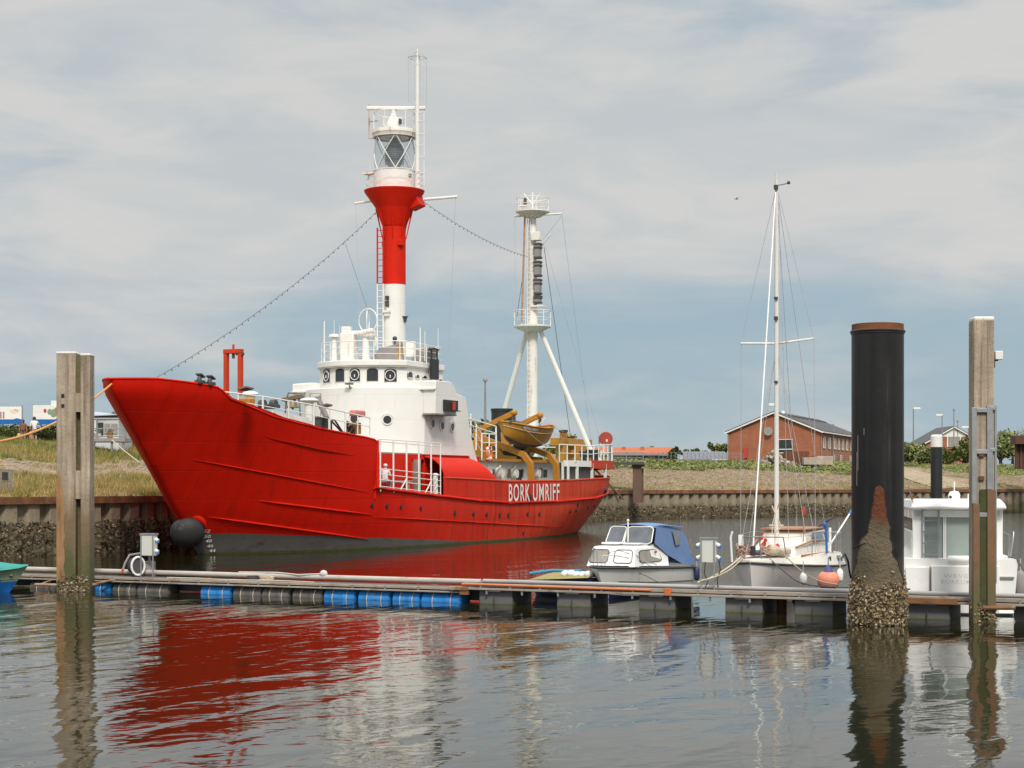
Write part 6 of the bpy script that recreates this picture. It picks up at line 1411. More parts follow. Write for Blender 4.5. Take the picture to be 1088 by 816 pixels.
    mb.tube([g(.22, 1, .02), g(.2, 1, .42), g(.1, 1, .5), g(.03, 1, .46), g(.02, 1, .02)], .014, 5); mb.tube([g(.02, -1, .02), g(.03, -1, .3), g(.1, -1, .3), g(.22, -1, .2), g(.4, -1, .06)], .014, 5); mb.tube([g(.10, 1, 0), g(.10, 1, .5)], .012, 5); mb.tube([(.7, .1, .95), (.72, -.05, 1.3), (.8, -.3, 1.35), (1.1, -.72, 1.2), (1.3, -.8, .95)], .012, 5)
    mb.build('pulpit_rail', M['galv'], r_, smooth=60)
    mb = MB(); mb.ball((2.2, -.77, 1.28), .04, 8, 6); mb.build('side_lamp', M['c_red'], r_); mb = MB(); mb.cyl((4.6, -.85, .8), (4.6, -.8, 1.6), .014, n=5); mb.build('flag_staff', M['wood'], r_)
    W_ = Matrix.Translation(loc) @ Matrix.Rotation(rz, 4, 'Z')
    return W_
CW = cruiser()
def fender(p, r, l, label, m_='white', cap=None, group=None):
    mb = MB(); r_ = root('fender', label, 'fender', p, 0, group); mb.lathe([(.02, -l / 2 - r * .3), (r * .7, -l / 2), (r, -l / 2 + r * .5), (r, l / 2 - r * .5), (r * .7, l / 2), (.03, l / 2 + r * .4)], (0, 0, 0), 16); mb.build('body', M[m_], r_, smooth=60)
    mb = MB(); mb.cyl((0, 0, l / 2), (0, 0, l / 2 + .35), .012, n=5); mb.build('lanyard', M[cap or 'rope_w'], r_)
fender(CW @ Vector((4.75, -.93, .55)), .085, .36, 'dark navy fender hanging at the stern corner of the cabin cruiser', 'navy')

def sailboat():
    loc, rz, L = frame_of(797, 46.5, 868, 54.0); r_ = root('sailing_boat', 'weathered cream sailing boat with bare white mast moored beside the black pile', 'sailing boat', loc, rz); W_ = Matrix.Translation(loc) @ Matrix.Rotation(rz, 4, 'Z')
    B = 2.45; zs = lambda u: 1.14 - .42 * u ** .8 + .06 * u * u; zk = lambda u: -.4 + .5 * (1 - u) ** 4 * .5
    mb = MB(); f, bb = hull_loft(mb, L, B, zk, zs, nose=.5, stern=.72, rake=.35, chine=.24, bandz=.08, full=1.3, nu=36); mb.build('hull', [M['hullgrey'], M['navy']], r_, smooth=50, weld=True)
    mb = MB()
    for sd in (1, -1): mb.tube([f(i / 36, 1, sd) + Vector((0, sd * .01, 0)) for i in range(37)], .032, 6)
    mb.build('rubbing_strip', M['darkgrey'], r_, smooth=60)
    # raised topsides in cream
    rz_ = lambda u: .07 + .30 * min(1, u / .55)
    mb = MB()
    for sd in (1, -1): mb.grid(lambda u, v: f(u, 1, sd) + Vector((0, -sd * .16 * v * min(1, 4 * u), rz_(u) * v)), 34, 4)
    mb.grid(lambda u, v: Vector((L * u, (v * 2 - 1) * max(0, bb(u) - .155 * min(1, 4 * u)), zs(u) + rz_(u) + .05 * (1 - (v * 2 - 1) ** 2))), 34, 9)
    mb.add([f(1, 1, 1), f(1, 1, -1), f(1, 1, -1) + Vector((0, .16, .37)), f(1, 1, 1) + Vector((0, -.16, .37))], [(0, 1, 2, 3)]); mb.build('raised_deck', M['cream'], r_, smooth=40, weld=True)
    mb = MB(); P_ = [(2.0, 1.22, .70), (6.0, 1.12, .92), (6.0, 1.50, .82), (3.9, 1.56, .78), (2.5, 1.42, .58)]
    n = 5; mb.add([Vector((x, s * h, z)) for s in (-1, 1) for x, z, h in P_], [(0, 1, 2, 3, 4), (9, 8, 7, 6, 5), (0, 4, 9, 5), (4, 3, 8, 9), (3, 2, 7, 8), (2, 1, 6, 7)]); co = mb.build('coachroof', M['cream'], r_, bevel=.06)
    mb = MB(); mb.add([Vector((x, s * h, z)) for s in (-1, 1) for x, z, h in [(3.6, 1.5, .66), (6.3, 1.4, .76), (6.25, 1.90, .66), (3.9, 1.88, .60)]], [(0, 1, 2, 3), (7, 6, 5, 4), (0, 3, 7, 4), (3, 2, 6, 7), (2, 1, 5, 6)]); dh = mb.build('doghouse', M['cream'], r_, bevel=.06)
    mb = MB(); mb.box((5.0, 0, 1.93), (2.5, 1.34, .05)); mb.build('roof_edge', M['wood'], dh, bevel=.01)
    mb = MB(); mb.tube([(2.55, -.62, 1.47), (3.9, -.80, 1.62), (5.6, -.88, 1.58)], .03, 6); mb.tube([(2.55, .62, 1.47), (3.9, .80, 1.62), (5.6, .88, 1.58)], .03, 6); mb.build('handrail', M['wood'], r_)
    mb = MB(); mb.box((3.9, -.93, 1.23), (3.4, .04, .10), rz=R(-2.5)); mb.build('wooden_toerail', M['wood'], r_)
    blu = mat('bluish_window', (.10, .14, .20), .1, var=.3, vs=5)
    def sw(x0, x1, z0, z1, y0, y1, par, sk=.1):
        mb = MB(); v = [Vector((x0, y0, z0)), Vector((x1, y0, z0)), Vector((x1 - sk, y1, z1)), Vector((x0 + sk * .5, y1, z1))]; mb.add(v, [(0, 1, 2, 3)]); w_ = mb.build('cabin_window', blu, par, smooth=0); mb = MB(); mb.tube(v, .02, 5, closed=True); mb.build('window_frame', M['galv'], w_)
    sw(4.3, 5.9, 1.58, 1.82, -.74, -.69, dh)
    def fz(u, v): p = f(u, 1, -1); return p + Vector((0, .16 * v - .012, rz_(u) * v))
    mb = MB(); v = [fz(.70, .22), fz(.87, .22), fz(.86, .78), fz(.71, .78)]; mb.add(v, [(0, 1, 2, 3)]); w_ = mb.build('cabin_window', blu, r_, smooth=0); mb = MB(); mb.tube(v, .018, 5, closed=True); mb.build('window_frame', M['white'], w_)
    p = fz(.56, .5); mb = MB(); mb.cyl(p + Vector((0, .03, 0)), p - Vector((0, .01, 0)), .085, n=14); mb.build('porthole', M['glass'], r_)
    lettering('Sirius', .42, .10, lambda x, y: fz(.36 + x / L, .45 + y / .3) + Vector((0, -.006, 0)), mat('faded_blue_letters', (.25, .3, .45), .6), r_, 'boat_name', .0) if 0 else None
    mb = MB(); mb.cyl((2.92, 0, 1.3), (2.92, 0, 11.55), .068, .05, 14); mb.cyl((2.9, 0, 11.5), (2.9, 0, 11.75), .02, n=5); ms = mb.build('mast', mat('mast_paint', (.70, .67, .63), .45, var=.06, stain=(.42, .33, .25), sth=.62, ss=(6, 6, .5)), r_, smooth=60)
    mb = MB()
    for z_, s in ((11.35, .10), (8.3, .06), (7.75, .08), (6.0, .05)): mb.box((2.84, 0, z_), (s, .1, s * 1.2))
    mb.tube([(2.9, 0, 11.4), (2.95, -.3, 11.45)], .012, 4); mb.ball((2.95, -.33, 11.47), .05, 6, 5); mb.build('mast_fittings', M['darkgrey'], ms)
    mb = MB(); mb.tube([(3.0, 1.02, 7.10), (2.92, 0, 7.06), (3.05, -1.02, 7.18)], .028, 6); mb.build('spreader', M['mast'] if 'mast' in M else M['white_rusty'], ms)
    mb = MB(); mb.cyl((.32, 0, 1.55), (2.80, 0, 11.2), .022, .017, 8); fs = mb.build('furled_headsail', M['gel'], r_); mb = MB(); mb.cyl((.27, 0, 1.32), (.32, 0, 1.56), .07, n=10); mb.build('furler_drum', M['black'], fs)
    mb = MB(); T = Vector((2.92, 0, 11.4))
    for sd in (1, -1):
        tip = Vector((3.02, 1.02 * sd, 7.15)); mb.tube([T, tip, (3.05, 1.05 * sd, 1.3)], .007, 4); mb.tube([(2.92, 0, 7.0), (2.6, .95 * sd, 1.35)], .007, 4); mb.tube([(2.92, 0, 7.0), (3.6, 1.0 * sd, 1.3)], .007, 4)
    mb.tube([T, (7.6, .45, 1.2)], .007, 4); mb.tube([T, (7.6, -.45, 1.2)], .007, 4); mb.tube([(2.92, -.05, 11.2), (3.3, -.25, 1.6)], .006, 4); mb.tube([(2.95, .06, 11.2), (3.15, .12, 1.6)], .006, 4); mb.build('rigging', M['wire_pale'], ms)
    mb = MB(); mb.tube([(2.9, .0, 2.4), (2.85, -.1, 2.7), (2.95, .12, 2.1), (2.8, .1, 1.8), (2.9, -.14, 2.0), (2.86, .12, 2.6)], .022, 6); mb.tube([(2.9, -.2, 2.05), (2.9, .2, 2.05)], .025, 6); mb.build('halyard_coil', M['rope_w'], ms)
    # pulpit, lifelines and stern gear
    mb = MB(); hd = lambda u, sd, h: f(u, 1, sd) + Vector((0, -sd * .14, rz_(u) + h))
    mb.tube([hd(.16, 1, 0), hd(.14, 1, .58), hd(.03, 1, .62) - Vector((.15, 0, 0)), hd(.03, -1, .62) - Vector((.15, 0, 0)), hd(.14, -1, .58), hd(.16, -1, 0)], .016, 6); mb.tube([hd(.04, 1, 0), hd(.03, 1, .6)], .014, 5); mb.tube([hd(.04, -1, 0), hd(.03, -1, .6)], .014, 5)
    for u in (.35, .55, .75, .95):
        for sd in (1, -1): mb.tube([hd(u, sd, 0), hd(u, sd, .58)], .013, 5)
    for sd in (1, -1): mb.tube([hd(u, sd, .57) for u in (.14, .35, .55, .75, .95)], .006, 4); mb.tube([hd(u, sd, .3) for u in (.14, .35, .55, .75, .95)], .005, 4)
    mb.tube([hd(.95, 1, .57), Vector((L + .1, .7, 1.75)), Vector((L + .1, -.7, 1.75)), hd(.95, -1, .57)], .016, 5); mb.tube([Vector((L - .4, -.75, 1.0)), Vector((L - .4, -.75, 2.05))], .014, 5); mb.tube([Vector((L - .6, .5, 1.0)), Vector((L - .6, .5, 2.2))], .014, 5)
    mb.build('pulpit_and_lifelines', M['galv'], r_, smooth=60)
    mb = MB(); a = Vector((5.9, -.8, 1.35)); b = Vector((8.0, -1.1, 2.45)); mb.cyl(a, a.lerp(b, .87), .025, n=6); bh = mb.build('boathook', M['gel'], r_); mb = MB(); mb.cyl(a.lerp(b, .86), b, .045, n=8); mb.build('blue_tip', M['blue'], bh)
    mb = MB(); mb.tube([(5.8, -.35, 1.75), (5.75, -.6, 2.0), (6.2, -.75, 2.15), (6.6, -.8, 2.22)], .035, 6); mb.build('tiller_arm', M['black'], r_, smooth=60); mb = MB(); mb.tube([(6.6, -1.0, .95), (6.9, -1.08, 1.15), (7.3, -1.1, .9), (7.5, -1.1, .6), (7.7, -1.1, .4)], .03, 6); mb.build('black_hose', M['black'], r_, smooth=60)
    mb = MB()
    for x, y, z_, s in ((.55, .25, 1.32, .16), (.8, -.2, 1.34, .14), (.35, .3, 1.28, .12), (.9, .45, 1.33, .15)): mb.tube([(x + s * math.cos(a * .6) * (1 + .2 * math.sin(a)), y + s * math.sin(a * .6), z_ + .01 * a + .05 * math.sin(a * 1.7)) for a in range(26)], .024, 5)
    mb.build('rope_heap', mat('reddish_rope', (.42, .27, .21), .9, var=.3), r_)
    mb = MB(); mb.box((1.3, .15, 1.36), (1.3, .5, .1)); mb.build('dark_deck_bag', M['darkgrey'], r_, bevel=.04)
    mb = MB(); mb.box((1.75, -.35, 1.38), (.8, .5, .16)); mb.ball((1.3, -.25, 1.42), (.42, .26, .15)); mb.build('folded_sail', mat('folded_sail_cloth', (.52, .43, .33), .9, var=.15, bump=.03, bs=5), r_, bevel=.05)
    mb = MB()
    for x, y, z_, s in ((2.5, .25, 1.55, .05), (2.55, .33, 1.72, .04), (2.45, .2, 1.66, .04), (2.4, -.15, 1.50, .05), (2.5, .3, 1.85, .03)): mb.ball((x, y, z_), (s, s * 1.3, s * 1.5), 8, 6)
    mb.build('red_line_bundle', M['orange_red'], r_)
    mb = MB(); mb.tube([(4.2, -1.08, 2.05), (4.25, -1.1, 1.6), (4.2, -1.12, 1.25)], .035, 6); mb.ball((4.2, -1.06, 2.05), (.09, .06, .09), 8, 6); mb.build('blue_line_bundle', M['blue'], r_)
    mb = MB(); mb.cyl((3.6, -.6, 1.6), (3.6, -.6, 2.5), .014, n=5); fl = mb.build('small_flag_staff', M['wood'], r_); mb = MB(); mb.ball((3.6, -.6, 2.42), (.06, .05, .14), 8, 6); mb.build('furled_red_flag', M['c_red'], fl)
    mb = MB(); mb.cyl((5.2, -1.0, 1.25), (5.2, -1.0, 1.95), .04, n=8); mb.build('white_post', M['gel'], r_)
    mb = MB(); mb.tube([(.15, .52, 1.15), (.12, .55, 1.8), (.1, .5, 1.95)], .03, 6); mb.box((.4, .35, 1.72), (.14, .1, .28)); mb.build('bow_ladder', M['gel'], r_)
    for px, py, r, l, lab in ((853.5, 615, .10, .26, 'short white fender on a blue line at the bow side of the sailing boat'), (892.5, 611.5, .085, .30, 'white fender right of the orange ball on the sailing boat, next to the black pile')):
        fender(at(px, py, 47.2 if px < 860 else 47.6) , r, l, lab, 'gel')
    p = at(880, 616.5, 47.2); b = root('buoy_fender', 'large faded orange ball fender with purple cap against the sailing boat', 'fender', p); mb = MB(); mb.ball((0, 0, 0), (.30, .26, .27), 20, 14); mb.build('ball', M['pinkball'], b, smooth=60); mb = MB(); mb.lathe([(.16, .22), (.10, .30), (.06, .36), (.03, .40)], (0, 0, 0), 14); mb.cyl((0, 0, .38), (0, 0, .6), .012, n=5); mb.build('cap', mat('purple_cap', (.06, .05, .2), .5), b)
    def rope(pts, label, m_='rope_w', r=.016):
        mb = MB(); P_ = [Vector(p) for p in pts]; out = []
        for i in range(len(P_) - 1):
            for k in range(6): out.append(P_[i].lerp(P_[i + 1], k / 6))
        out.append(P_[-1])
        for _ in range(6): out = [out[0]] + [(out[i - 1] + out[i] * 2 + out[i + 1]) / 4 for i in range(1, len(out) - 1)] + [out[-1]]
        mb.tube(out, r, 5); tag(mb.build('mooring_rope', M[m_], None), label, 'rope')
    rope([at(818, 594, 46.9), at(832, 606, 46.4), at(846, 618, 46.0), at(865, 623, 45.6), at(905, 624, 45.2)], 'dark mooring rope curving down from the sailing boat foredeck to the walkway', 'wire', .018)
    rope([at(834, 590, 47.0), at(850, 606, 46.5), at(870, 618, 46.3), at(890, 621, 46.2)], 'pale mooring rope sagging across the sailing boat hull above the orange ball')
    rope([at(788, 592, 47.0), at(770, 606, 46.2), at(752, 616, 45.4), at(741, 619, 45.2)], 'pale bow rope from the sailing boat down left to the service cabinet', 'rope_w', .026)
    rope([at(792, 590, 47.0), at(776, 606, 46.2), at(758, 614, 45.4), at(744, 617, 45.2)], 'second thinner bow rope of the sailing boat just above the thick one', 'rope_w', .016)
    rope([at(672, 606, 50.0), at(685, 611, 49.5), at(698, 618, 48.8)], 'dark line from the side deck of the cabin cruiser to the walkway', 'wire', .012)
sailboat()

def motorboat():
    th = R(90 - 9); loc = Vector((476 / F * 43.7, 43.7, 0)); r_ = root('motor_yacht', 'white cabin motorboat seen from astern between the black pile and the right timber pile', 'motor boat', loc, th)
    # local x forward (away), y to its left (port)
    B = 2.75; L = 8.2; mb = MB()
    def hf(u, v, sd):
        k = max(0, (u - .45) / .55); b = B / 2 * (1 - k ** 2.2) * lerp(.86, 1, v ** .6); return Vector((L * u + .5 * k * v, sd * b, lerp(-.3 + .3 * k, 1.36 + .35 * k, v)))
    for sd in (1, -1): mb.grid(lambda u, v: hf(u, v, sd), 24, 8)
    mb.add([hf(0, j / 7, 1) for j in range(8)] + [hf(0, j / 7, -1) for j in range(8)][::-1], [tuple(range(16))]); mb.grid(lambda u, v: Vector((L * u, (v * 2 - 1) * hf(u, 1, 1).y, hf(u, 1, 1).z)), 20, 3)
    mb.build('hull', M['gel'], r_, smooth=40, weld=True)
    mb = MB(); mb.box((-.05, -.12, .62), (.1, 1.62, 1.16)); mb.box((-.05, 1.02, .62), (.06, .56, 1.1)); tr = mb.build('transom', M['gel'], r_, bevel=.02)
    mb = MB(); mb.box((-.105, .62, .12), (.02, .35, .04)); mb.box((-.09, .72, .62), (.02, .02, 1.1)); mb.tube([(-.12, .62, .30), (-.13, .58, .24), (-.13, .30, .24), (-.12, .25, .30)], .012, 5); mb.ball((-.06, 1.22, .62), (.03, .05, .03), 8, 6); mb.build('transom_fittings', M['darkgrey'], tr)
    gl = mat('pale_grey_letters', (.62, .63, .63), .5)
    lettering('WEVE', .58, .10, lambda x, y: Vector((-.103, .40 - x, .90 + y)), gl, tr, 'boat_name', .01, 1.2); lettering('BORKUM', .70, .10, lambda x, y: Vector((-.103, .46 - x, .76 + y)), gl, tr, 'home_port', .01, 1.2)
    mb = MB(); mb.box((.15, 0, .06), (.5, 2.6, .05)); mb.build('swim_platform', M['gel'], r_, bevel=.02)
    # cabin set forward of a small cockpit
    x0 = .75; hw = 1.08; zt = 2.56
    mb = MB(); mb.box((x0, .96, 1.9), (.16, .26, 1.35)); mb.box((x0, -.96, 1.9), (.16, .26, 1.35)); mb.box((x0, 0, 2.46), (.16, 2.1, .18)); mb.box((x0 + 1.9, hw, 1.65), (3.6, .06, .75)); mb.box((x0 + 1.9, -hw, 1.65), (3.6, .06, .75)); mb.box((x0 + 1.9, hw - .02, 2.45), (3.6, .08, .25)); mb.box((x0 + 1.9, -hw + .02, 2.45), (3.6, .08, .25)); mb.box((x0 + 3.7, 0, 1.65), (.1, 2.1, .8)); mb.box((x0 + 1.9, 0, 1.3), (3.7, 2.1, .06)); mb.build('cabin', M['gel'], r_, bevel=.02)
    mb = MB(); poly = [(-.25, 2.56), (-.32, 2.62), (-.2, 2.74), (.3, 2.83), (3.9, 2.80), (4.3, 2.66), (4.2, 2.56)]; mb.prism(poly, lambda x, z, y: Vector((x + x0 - .1, y * (1 - .35 * max(0, z - 2.6)), z)), -1.16, 1.16); rf = mb.build('cabin_roof', M['gel'], r_, bevel=.05)
    gg = mat('pale_door_glass', (.28, .33, .31), .12, var=.15, vs=1.2); 
    for y0, y1, nm in ((.82, .33, 'sliding_door'), (.29, -.40, 'sliding_door'), (-.44, -.82, 'sliding_door')):
        mb = MB(); mb.box((x0 + .02, (y0 + y1) / 2, 1.88), (.03, y0 - y1, 1.06)); d_ = mb.build(nm, gg, r_); mb = MB(); mb.tube([(x0 - .03, y0, 1.32), (x0 - .03, y0, 2.38), (x0 - .03, y1, 2.38), (x0 - .03, y1, 1.32)], .022, 5, closed=True); mb.build('door_frame', M['gel'], d_)
    for sd in (1, -1): mb = MB(); mb.box((x0 + 1.9, sd * hw, 2.17), (3.4, .03, .32)); mb.build('side_window', M['glass'], r_)
    mb = MB(); mb.box((x0 + 3.75, 0, 2.3), (.05, 2.1, .5)); mb.build('windscreen', M['glass_pale'], r_)
    mb = MB()
    for y in (.86, .46): mb.tube([(x0 - .12, y, 1.22), (x0 - .12, y, 2.56)], .02, 6)
    for k in range(4): mb.tube([(x0 - .12, .86, 1.45 + k * .28), (x0 - .12, .46, 1.45 + k * .28)], .018, 6)
    mb.build('roof_ladder', M['galv'], r_)
    for y in (.04, -.62): mb = MB(); mb.cyl((.02, y + .26, 1.34), (.02, y - .26, 1.34), .105, n=18); mb.build('bolster_cushion', M['gel'], r_, bevel=.03)
    mb = MB(); mb.tube([(.02, .75, 1.25), (.02, .6, 1.34), (.02, -1.0, 1.34), (.02, -1.1, 1.25)], .02, 5); mb.build('stern_rail', M['galv'], r_)
    mb = MB(); mb.lathe([(.14, 2.82), (.15, 2.92), (.11, 3.0), (.03, 3.02)], (1.6, .0, 0), 16); mb.cyl((1.6, 0, 2.98), (1.6, 0, 3.25), .015, n=5); mb.build('radome', M['gel'], rf, smooth=50)
    mb = MB(); mb.cyl((1.2, -.34, 2.8), (1.2, -.36, 4.9), .018, .010, 6); mb.cyl((1.2, -.34, 2.8), (1.2, -.34, 2.95), .05, n=8); mb.build('whip_antenna', M['gel'], rf)
    for y in (.98, .18): mb = MB(); mb.ball((.55, y, 2.87), .04, 8, 6); mb.build('roof_lamp', M['darkgrey'], rf)
    mb = MB(); mb.cyl((.45, 1.08, 2.7), (.35, 1.22, 3.15), .012, n=5); fl = mb.build('flag_staff', M['galv'], rf); mb = MB(); mb.prism([(0, 0), (.05, .22), (-.07, .05)], lambda a, b, h: Vector((.42, 1.12 + a + h, 2.80 + b)), 0, .02); mb.build('furled_flag', M['ochre'], fl)
    mb = MB(); mb.tube([(.9, -1.30, 1.36), (.85, -1.36, 1.85), (.95, -1.38, 2.0), (1.1, -1.36, 1.95), (1.2, -1.34, 1.4)], .022, 6); mb.tube([(.4, -1.2, 1.36), (.4, -1.22, 1.95)], .012, 5); mb.tube([(1.1, -1.36, 1.9), (5, -1.2, 2.1)], .016, 5); mb.tube([(1.2, 1.3, 1.4), (1.1, 1.3, 1.9), (5, 1.15, 2.1)], .016, 5); mb.build('side_rail', M['galv'], r_, smooth=60)
    mb = MB(); mb.box((-.0, -1.1, .92), (.12, .36, .04)); mb.build('step', M['grey'], r_)
    W_ = Matrix.Translation(loc) @ Matrix.Rotation(th, 4, 'Z')
    fender(W_ @ Vector((.7, -1.52, .70)), .14, .62, 'large grey fender on the right side of the white motorboat', 'grey')
    mb = MB(); mb.tube([W_ @ Vector((.1, -1.15, 1.42)), W_ @ Vector((0, -1.35, 1.38)), W_ @ Vector((-.2, -1.6, .9)), at(1092, 628, 42.2)], .022, 6); tag(mb.build('mooring_rope', M['wire'], None), 'dark mooring rope from the motorboat stern to the walkway at the right edge', 'rope')
motorboat()

def green_boat():
    Y = 52.6; loc = Vector(((29.5 - 544) / F * Y, Y, 0)); r_ = root('covered_dinghy', 'green and blue wooden boat under a teal tarpaulin at the left edge', 'boat', loc, R(176)); L = 5.0
    zs = lambda u: .78 - .22 * u ** .7 + .1 * u * u; zk = lambda u: -.25 + .15 * (1 - u)
    mb = MB(); f, bb = hull_loft(mb, L, 1.8, zk, zs, nose=.5, stern=.8, rake=.62, chine=.42, bandz=.0); mb.m = []; 
    for fc in mb.f: z_ = sum(mb.v[i][2] for i in fc) / len(fc); x_ = sum(mb.v[i][0] for i in fc) / len(fc); mb.m.append(1 if z_ < .36 + .0 * x_ else 0)
    mb.build('hull', [M['palegreen'], M['blue']], r_, smooth=50, weld=True)
    mb = MB()
    for sd in (1, -1): mb.grid(lambda u, v: (f(u, 1, sd) + Vector((-.04, sd * .03, .02))).lerp(Vector((L * u, 0, zs(u) + .05 + .42 * math.sin(math.pi * min(1, u * .8)) ** 1.3)), v) - Vector((0, 0, .12 * (v == 0) * math.sin(3.14 * u) ** .5)), 26, 6)
    mb.build('tarpaulin', M['teal'], r_, smooth=60, weld=True)
    mb = MB()
    for sd in (1, -1):
        for v in (.8, .6): mb.tube([f(i / 24, v, sd) for i in range(25)], .012, 5)
    mb.build('plank_edges', M['palegreen'], r_)
    mb = MB(); p = f(.06, .72, 1); mb.ball(p, (.07, .04, .04), 8, 6); p = f(.06, .72, -1); mb.ball(p, (.07, .04, .04), 8, 6); mb.build('hawse', M['brass'], r_); mb = MB(); mb.cyl((.9, 0, .9), (.9, 0, 1.35), .05, n=8); mb.build('post', M['cream'], r_)
green_boat()
def tender():
    loc, rz, L = frame_of(563, 51.6, 638, 49.8); r_ = root('covered_tender', 'low flat dinghy with olive cover behind the walkway beside the cabin cruiser', 'dinghy', loc, rz)
    mb = MB(); zk = lambda u: -.1; zs = lambda u: .50 + .2 * (1 - abs(2 * u - 1)) * .3
    f, bb = hull_loft(mb, L, 1.1, zk, lambda u: .42 + .16 * u, nose=.5, stern=.85, rake=.3, chine=.4, nu=18, nv=6); mb.build('hull', M['navy'], r_, smooth=50, weld=True)
    mb = MB(); mb.grid(lambda u, v: Vector((L * u, (v * 2 - 1) * (bb(max(.02, u)) + .05), .44 + .16 * u + .18 * (1 - (2 * v - 1) ** 2) * min(1, u * 3))), 18, 9); mb.build('cover', mat('olive_cover', (.30, .25, .10), .85, var=.2, vs=4, bump=.02, bs=4), r_, smooth=60)
    mb = MB(); mb.tube([(L * .05, -.15, .62), (L * .3, .1, .72), (L * .62, .35, .72)], .045, 7); mb.build('blue_roll', mat('blue_roll', (.03, .25, .45), .7), r_, smooth=60)
    mb = MB()
    for i in range(5): mb.ball((L * (.62 + .08 * i), -.32, .66 + .02 * math.sin(i * 2)), (.13, .15, .11), 10, 7)
    mb.build('white_bundle', M['c_white'], r_, smooth=60)
tender()
# mooring lines of the ship
def rope2(a, b, sag, label, m_, r):
    pts = [a.lerp(b, i / 20) - Vector((0, 0, sag * 4 * (i / 20) * (1 - i / 20))) for i in range(21)]; mb = MB(); mb.tube(pts, r, 6); tag(mb.build('mooring_rope', M[m_], None), label, 'rope')
s_, z_ = SP(119, 406, 0); bow = shipw(s_ + .1, 0, z_)
rope2(bow, at(-30, 472, 66), .6, 'orange mooring rope from the tip of the red bow past the left timber pile', 'rope_o', .045)
s_, z_ = SP(166, 503, 0); q = at(119, 467.5, 100)
rope2(shipw(s_ + .15, -.15, z_), q, .07, 'thin pale mooring rope from the red stem up to the left dike', 'rope_w', .03)
# ---------------- buildings and things on land ----------------
GZ = 5.3
def brickmat(name, c1=(.36, .115, .05), c2=(.30, .088, .04)):
    m = bpy.data.materials.new(name); m.use_nodes = True; nt = m.node_tree; N = nt.nodes; L = nt.links; p = N['Principled BSDF']; p.inputs['Roughness'].default_value = .9
    tc = N.new('ShaderNodeTexCoord'); mp = N.new('ShaderNodeMapping'); mp.inputs['Rotation'].default_value = (R(90), 0, 0); L.new(tc.outputs['Object'], mp.inputs[0])
    b = N.new('ShaderNodeTexBrick'); L.new(mp.outputs[0], b.inputs['Vector']); b.inputs['Scale'].default_value = 1; b.inputs['Brick Width'].default_value = .42; b.inputs['Row Height'].default_value = .16; b.inputs['Mortar Size'].default_value = .014
    b.inputs['Color1'].default_value = c1 + (1,); b.inputs['Color2'].default_value = c2 + (1,); b.inputs['Mortar'].default_value = (.30, .18, .13, 1)
    n = N.new('ShaderNodeTexNoise'); n.inputs['Scale'].default_value = .6; n.inputs['Detail'].default_value = 5; L.new(tc.outputs['Object'], n.inputs['Vector']); r = N.new('ShaderNodeMapRange'); L.new(n.outputs['Fac'], r.inputs[0]); r.inputs[3].default_value = .75; r.inputs[4].default_value = 1.25
    cc = N.new('ShaderNodeCombineColor'); [L.new(r.outputs[0], cc.inputs[i]) for i in range(3)]; x = N.new('ShaderNodeMix'); x.data_type = 'RGBA'; x.blend_type = 'MULTIPLY'; x.inputs[0].default_value = 1; L.new(b.outputs['Color'], x.inputs[6]); L.new(cc.outputs[0], x.inputs[7]); L.new(x.outputs[2], p.inputs['Base Color']); return m
BR = brickmat('red_brick'); slate = mat('dark_roof_tiles', (.075, .075, .085), .8, var=.2, vs=2, bump=.03, bs=4); tile = mat('orange_roof_tiles', (.42, .12, .05), .8, var=.2, vs=1)
def gable_house(name, label, loc, rz, W, Ln, eave, ridge, wallm, roofm, ov=.35, white_gable=False):
    r_ = root(name, label, 'building', loc, rz)          # gable front on the y = 0 plane spanning x 0..W, running back along +y
    mb = MB(); mb.add([(0, 0, -2), (W, 0, -2), (W, 0, eave), (W / 2, 0, ridge), (0, 0, eave), (0, Ln, -2), (W, Ln, -2), (W, Ln, eave), (W / 2, Ln, ridge), (0, Ln, eave)], [(0, 1, 2, 3, 4), (9, 8, 7, 6, 5), (1, 6, 7, 2), (5, 0, 4, 9)]); wl_ = mb.build('wall', wallm, r_, smooth=0)
    sl = (ridge - eave) / (W / 2); rf = MB(); th = .2
    for sgn in (-1, 1):
        xa = W / 2; xb = W + ov if sgn > 0 else -ov; zb = eave - sl * ov
        rf.hexa([Vector(v) for v in ((xa, -ov, ridge), (xb, -ov, zb), (xb, Ln + ov, zb), (xa, Ln + ov, ridge), (xa, -ov, ridge + th), (xb, -ov, zb + th), (xb, Ln + ov, zb + th), (xa, Ln + ov, ridge + th))])
    ro = rf.build('roof', roofm, r_, smooth=0)
    mb = MB()
    for sgn in (-1, 1):
        xa = W / 2; xb = W + ov if sgn > 0 else -ov; zb = eave - sl * ov; mb.hexa([Vector(v) for v in ((xa, -ov - .06, ridge - .14), (xb, -ov - .06, zb - .14), (xb, -ov - .01, zb - .14), (xa, -ov - .01, ridge - .14), (xa, -ov - .06, ridge + .06), (xb, -ov - .06, zb + .06), (xb, -ov - .01, zb + .06), (xa, -ov - .01, ridge + .06))])
        mb.box((xb + (.06 if sgn > 0 else -.06), Ln / 2, zb - .02), (.12, Ln + .8, .16))
    mb.build('fascia', M['white'], ro, smooth=0)
    return r_, wl_, ro
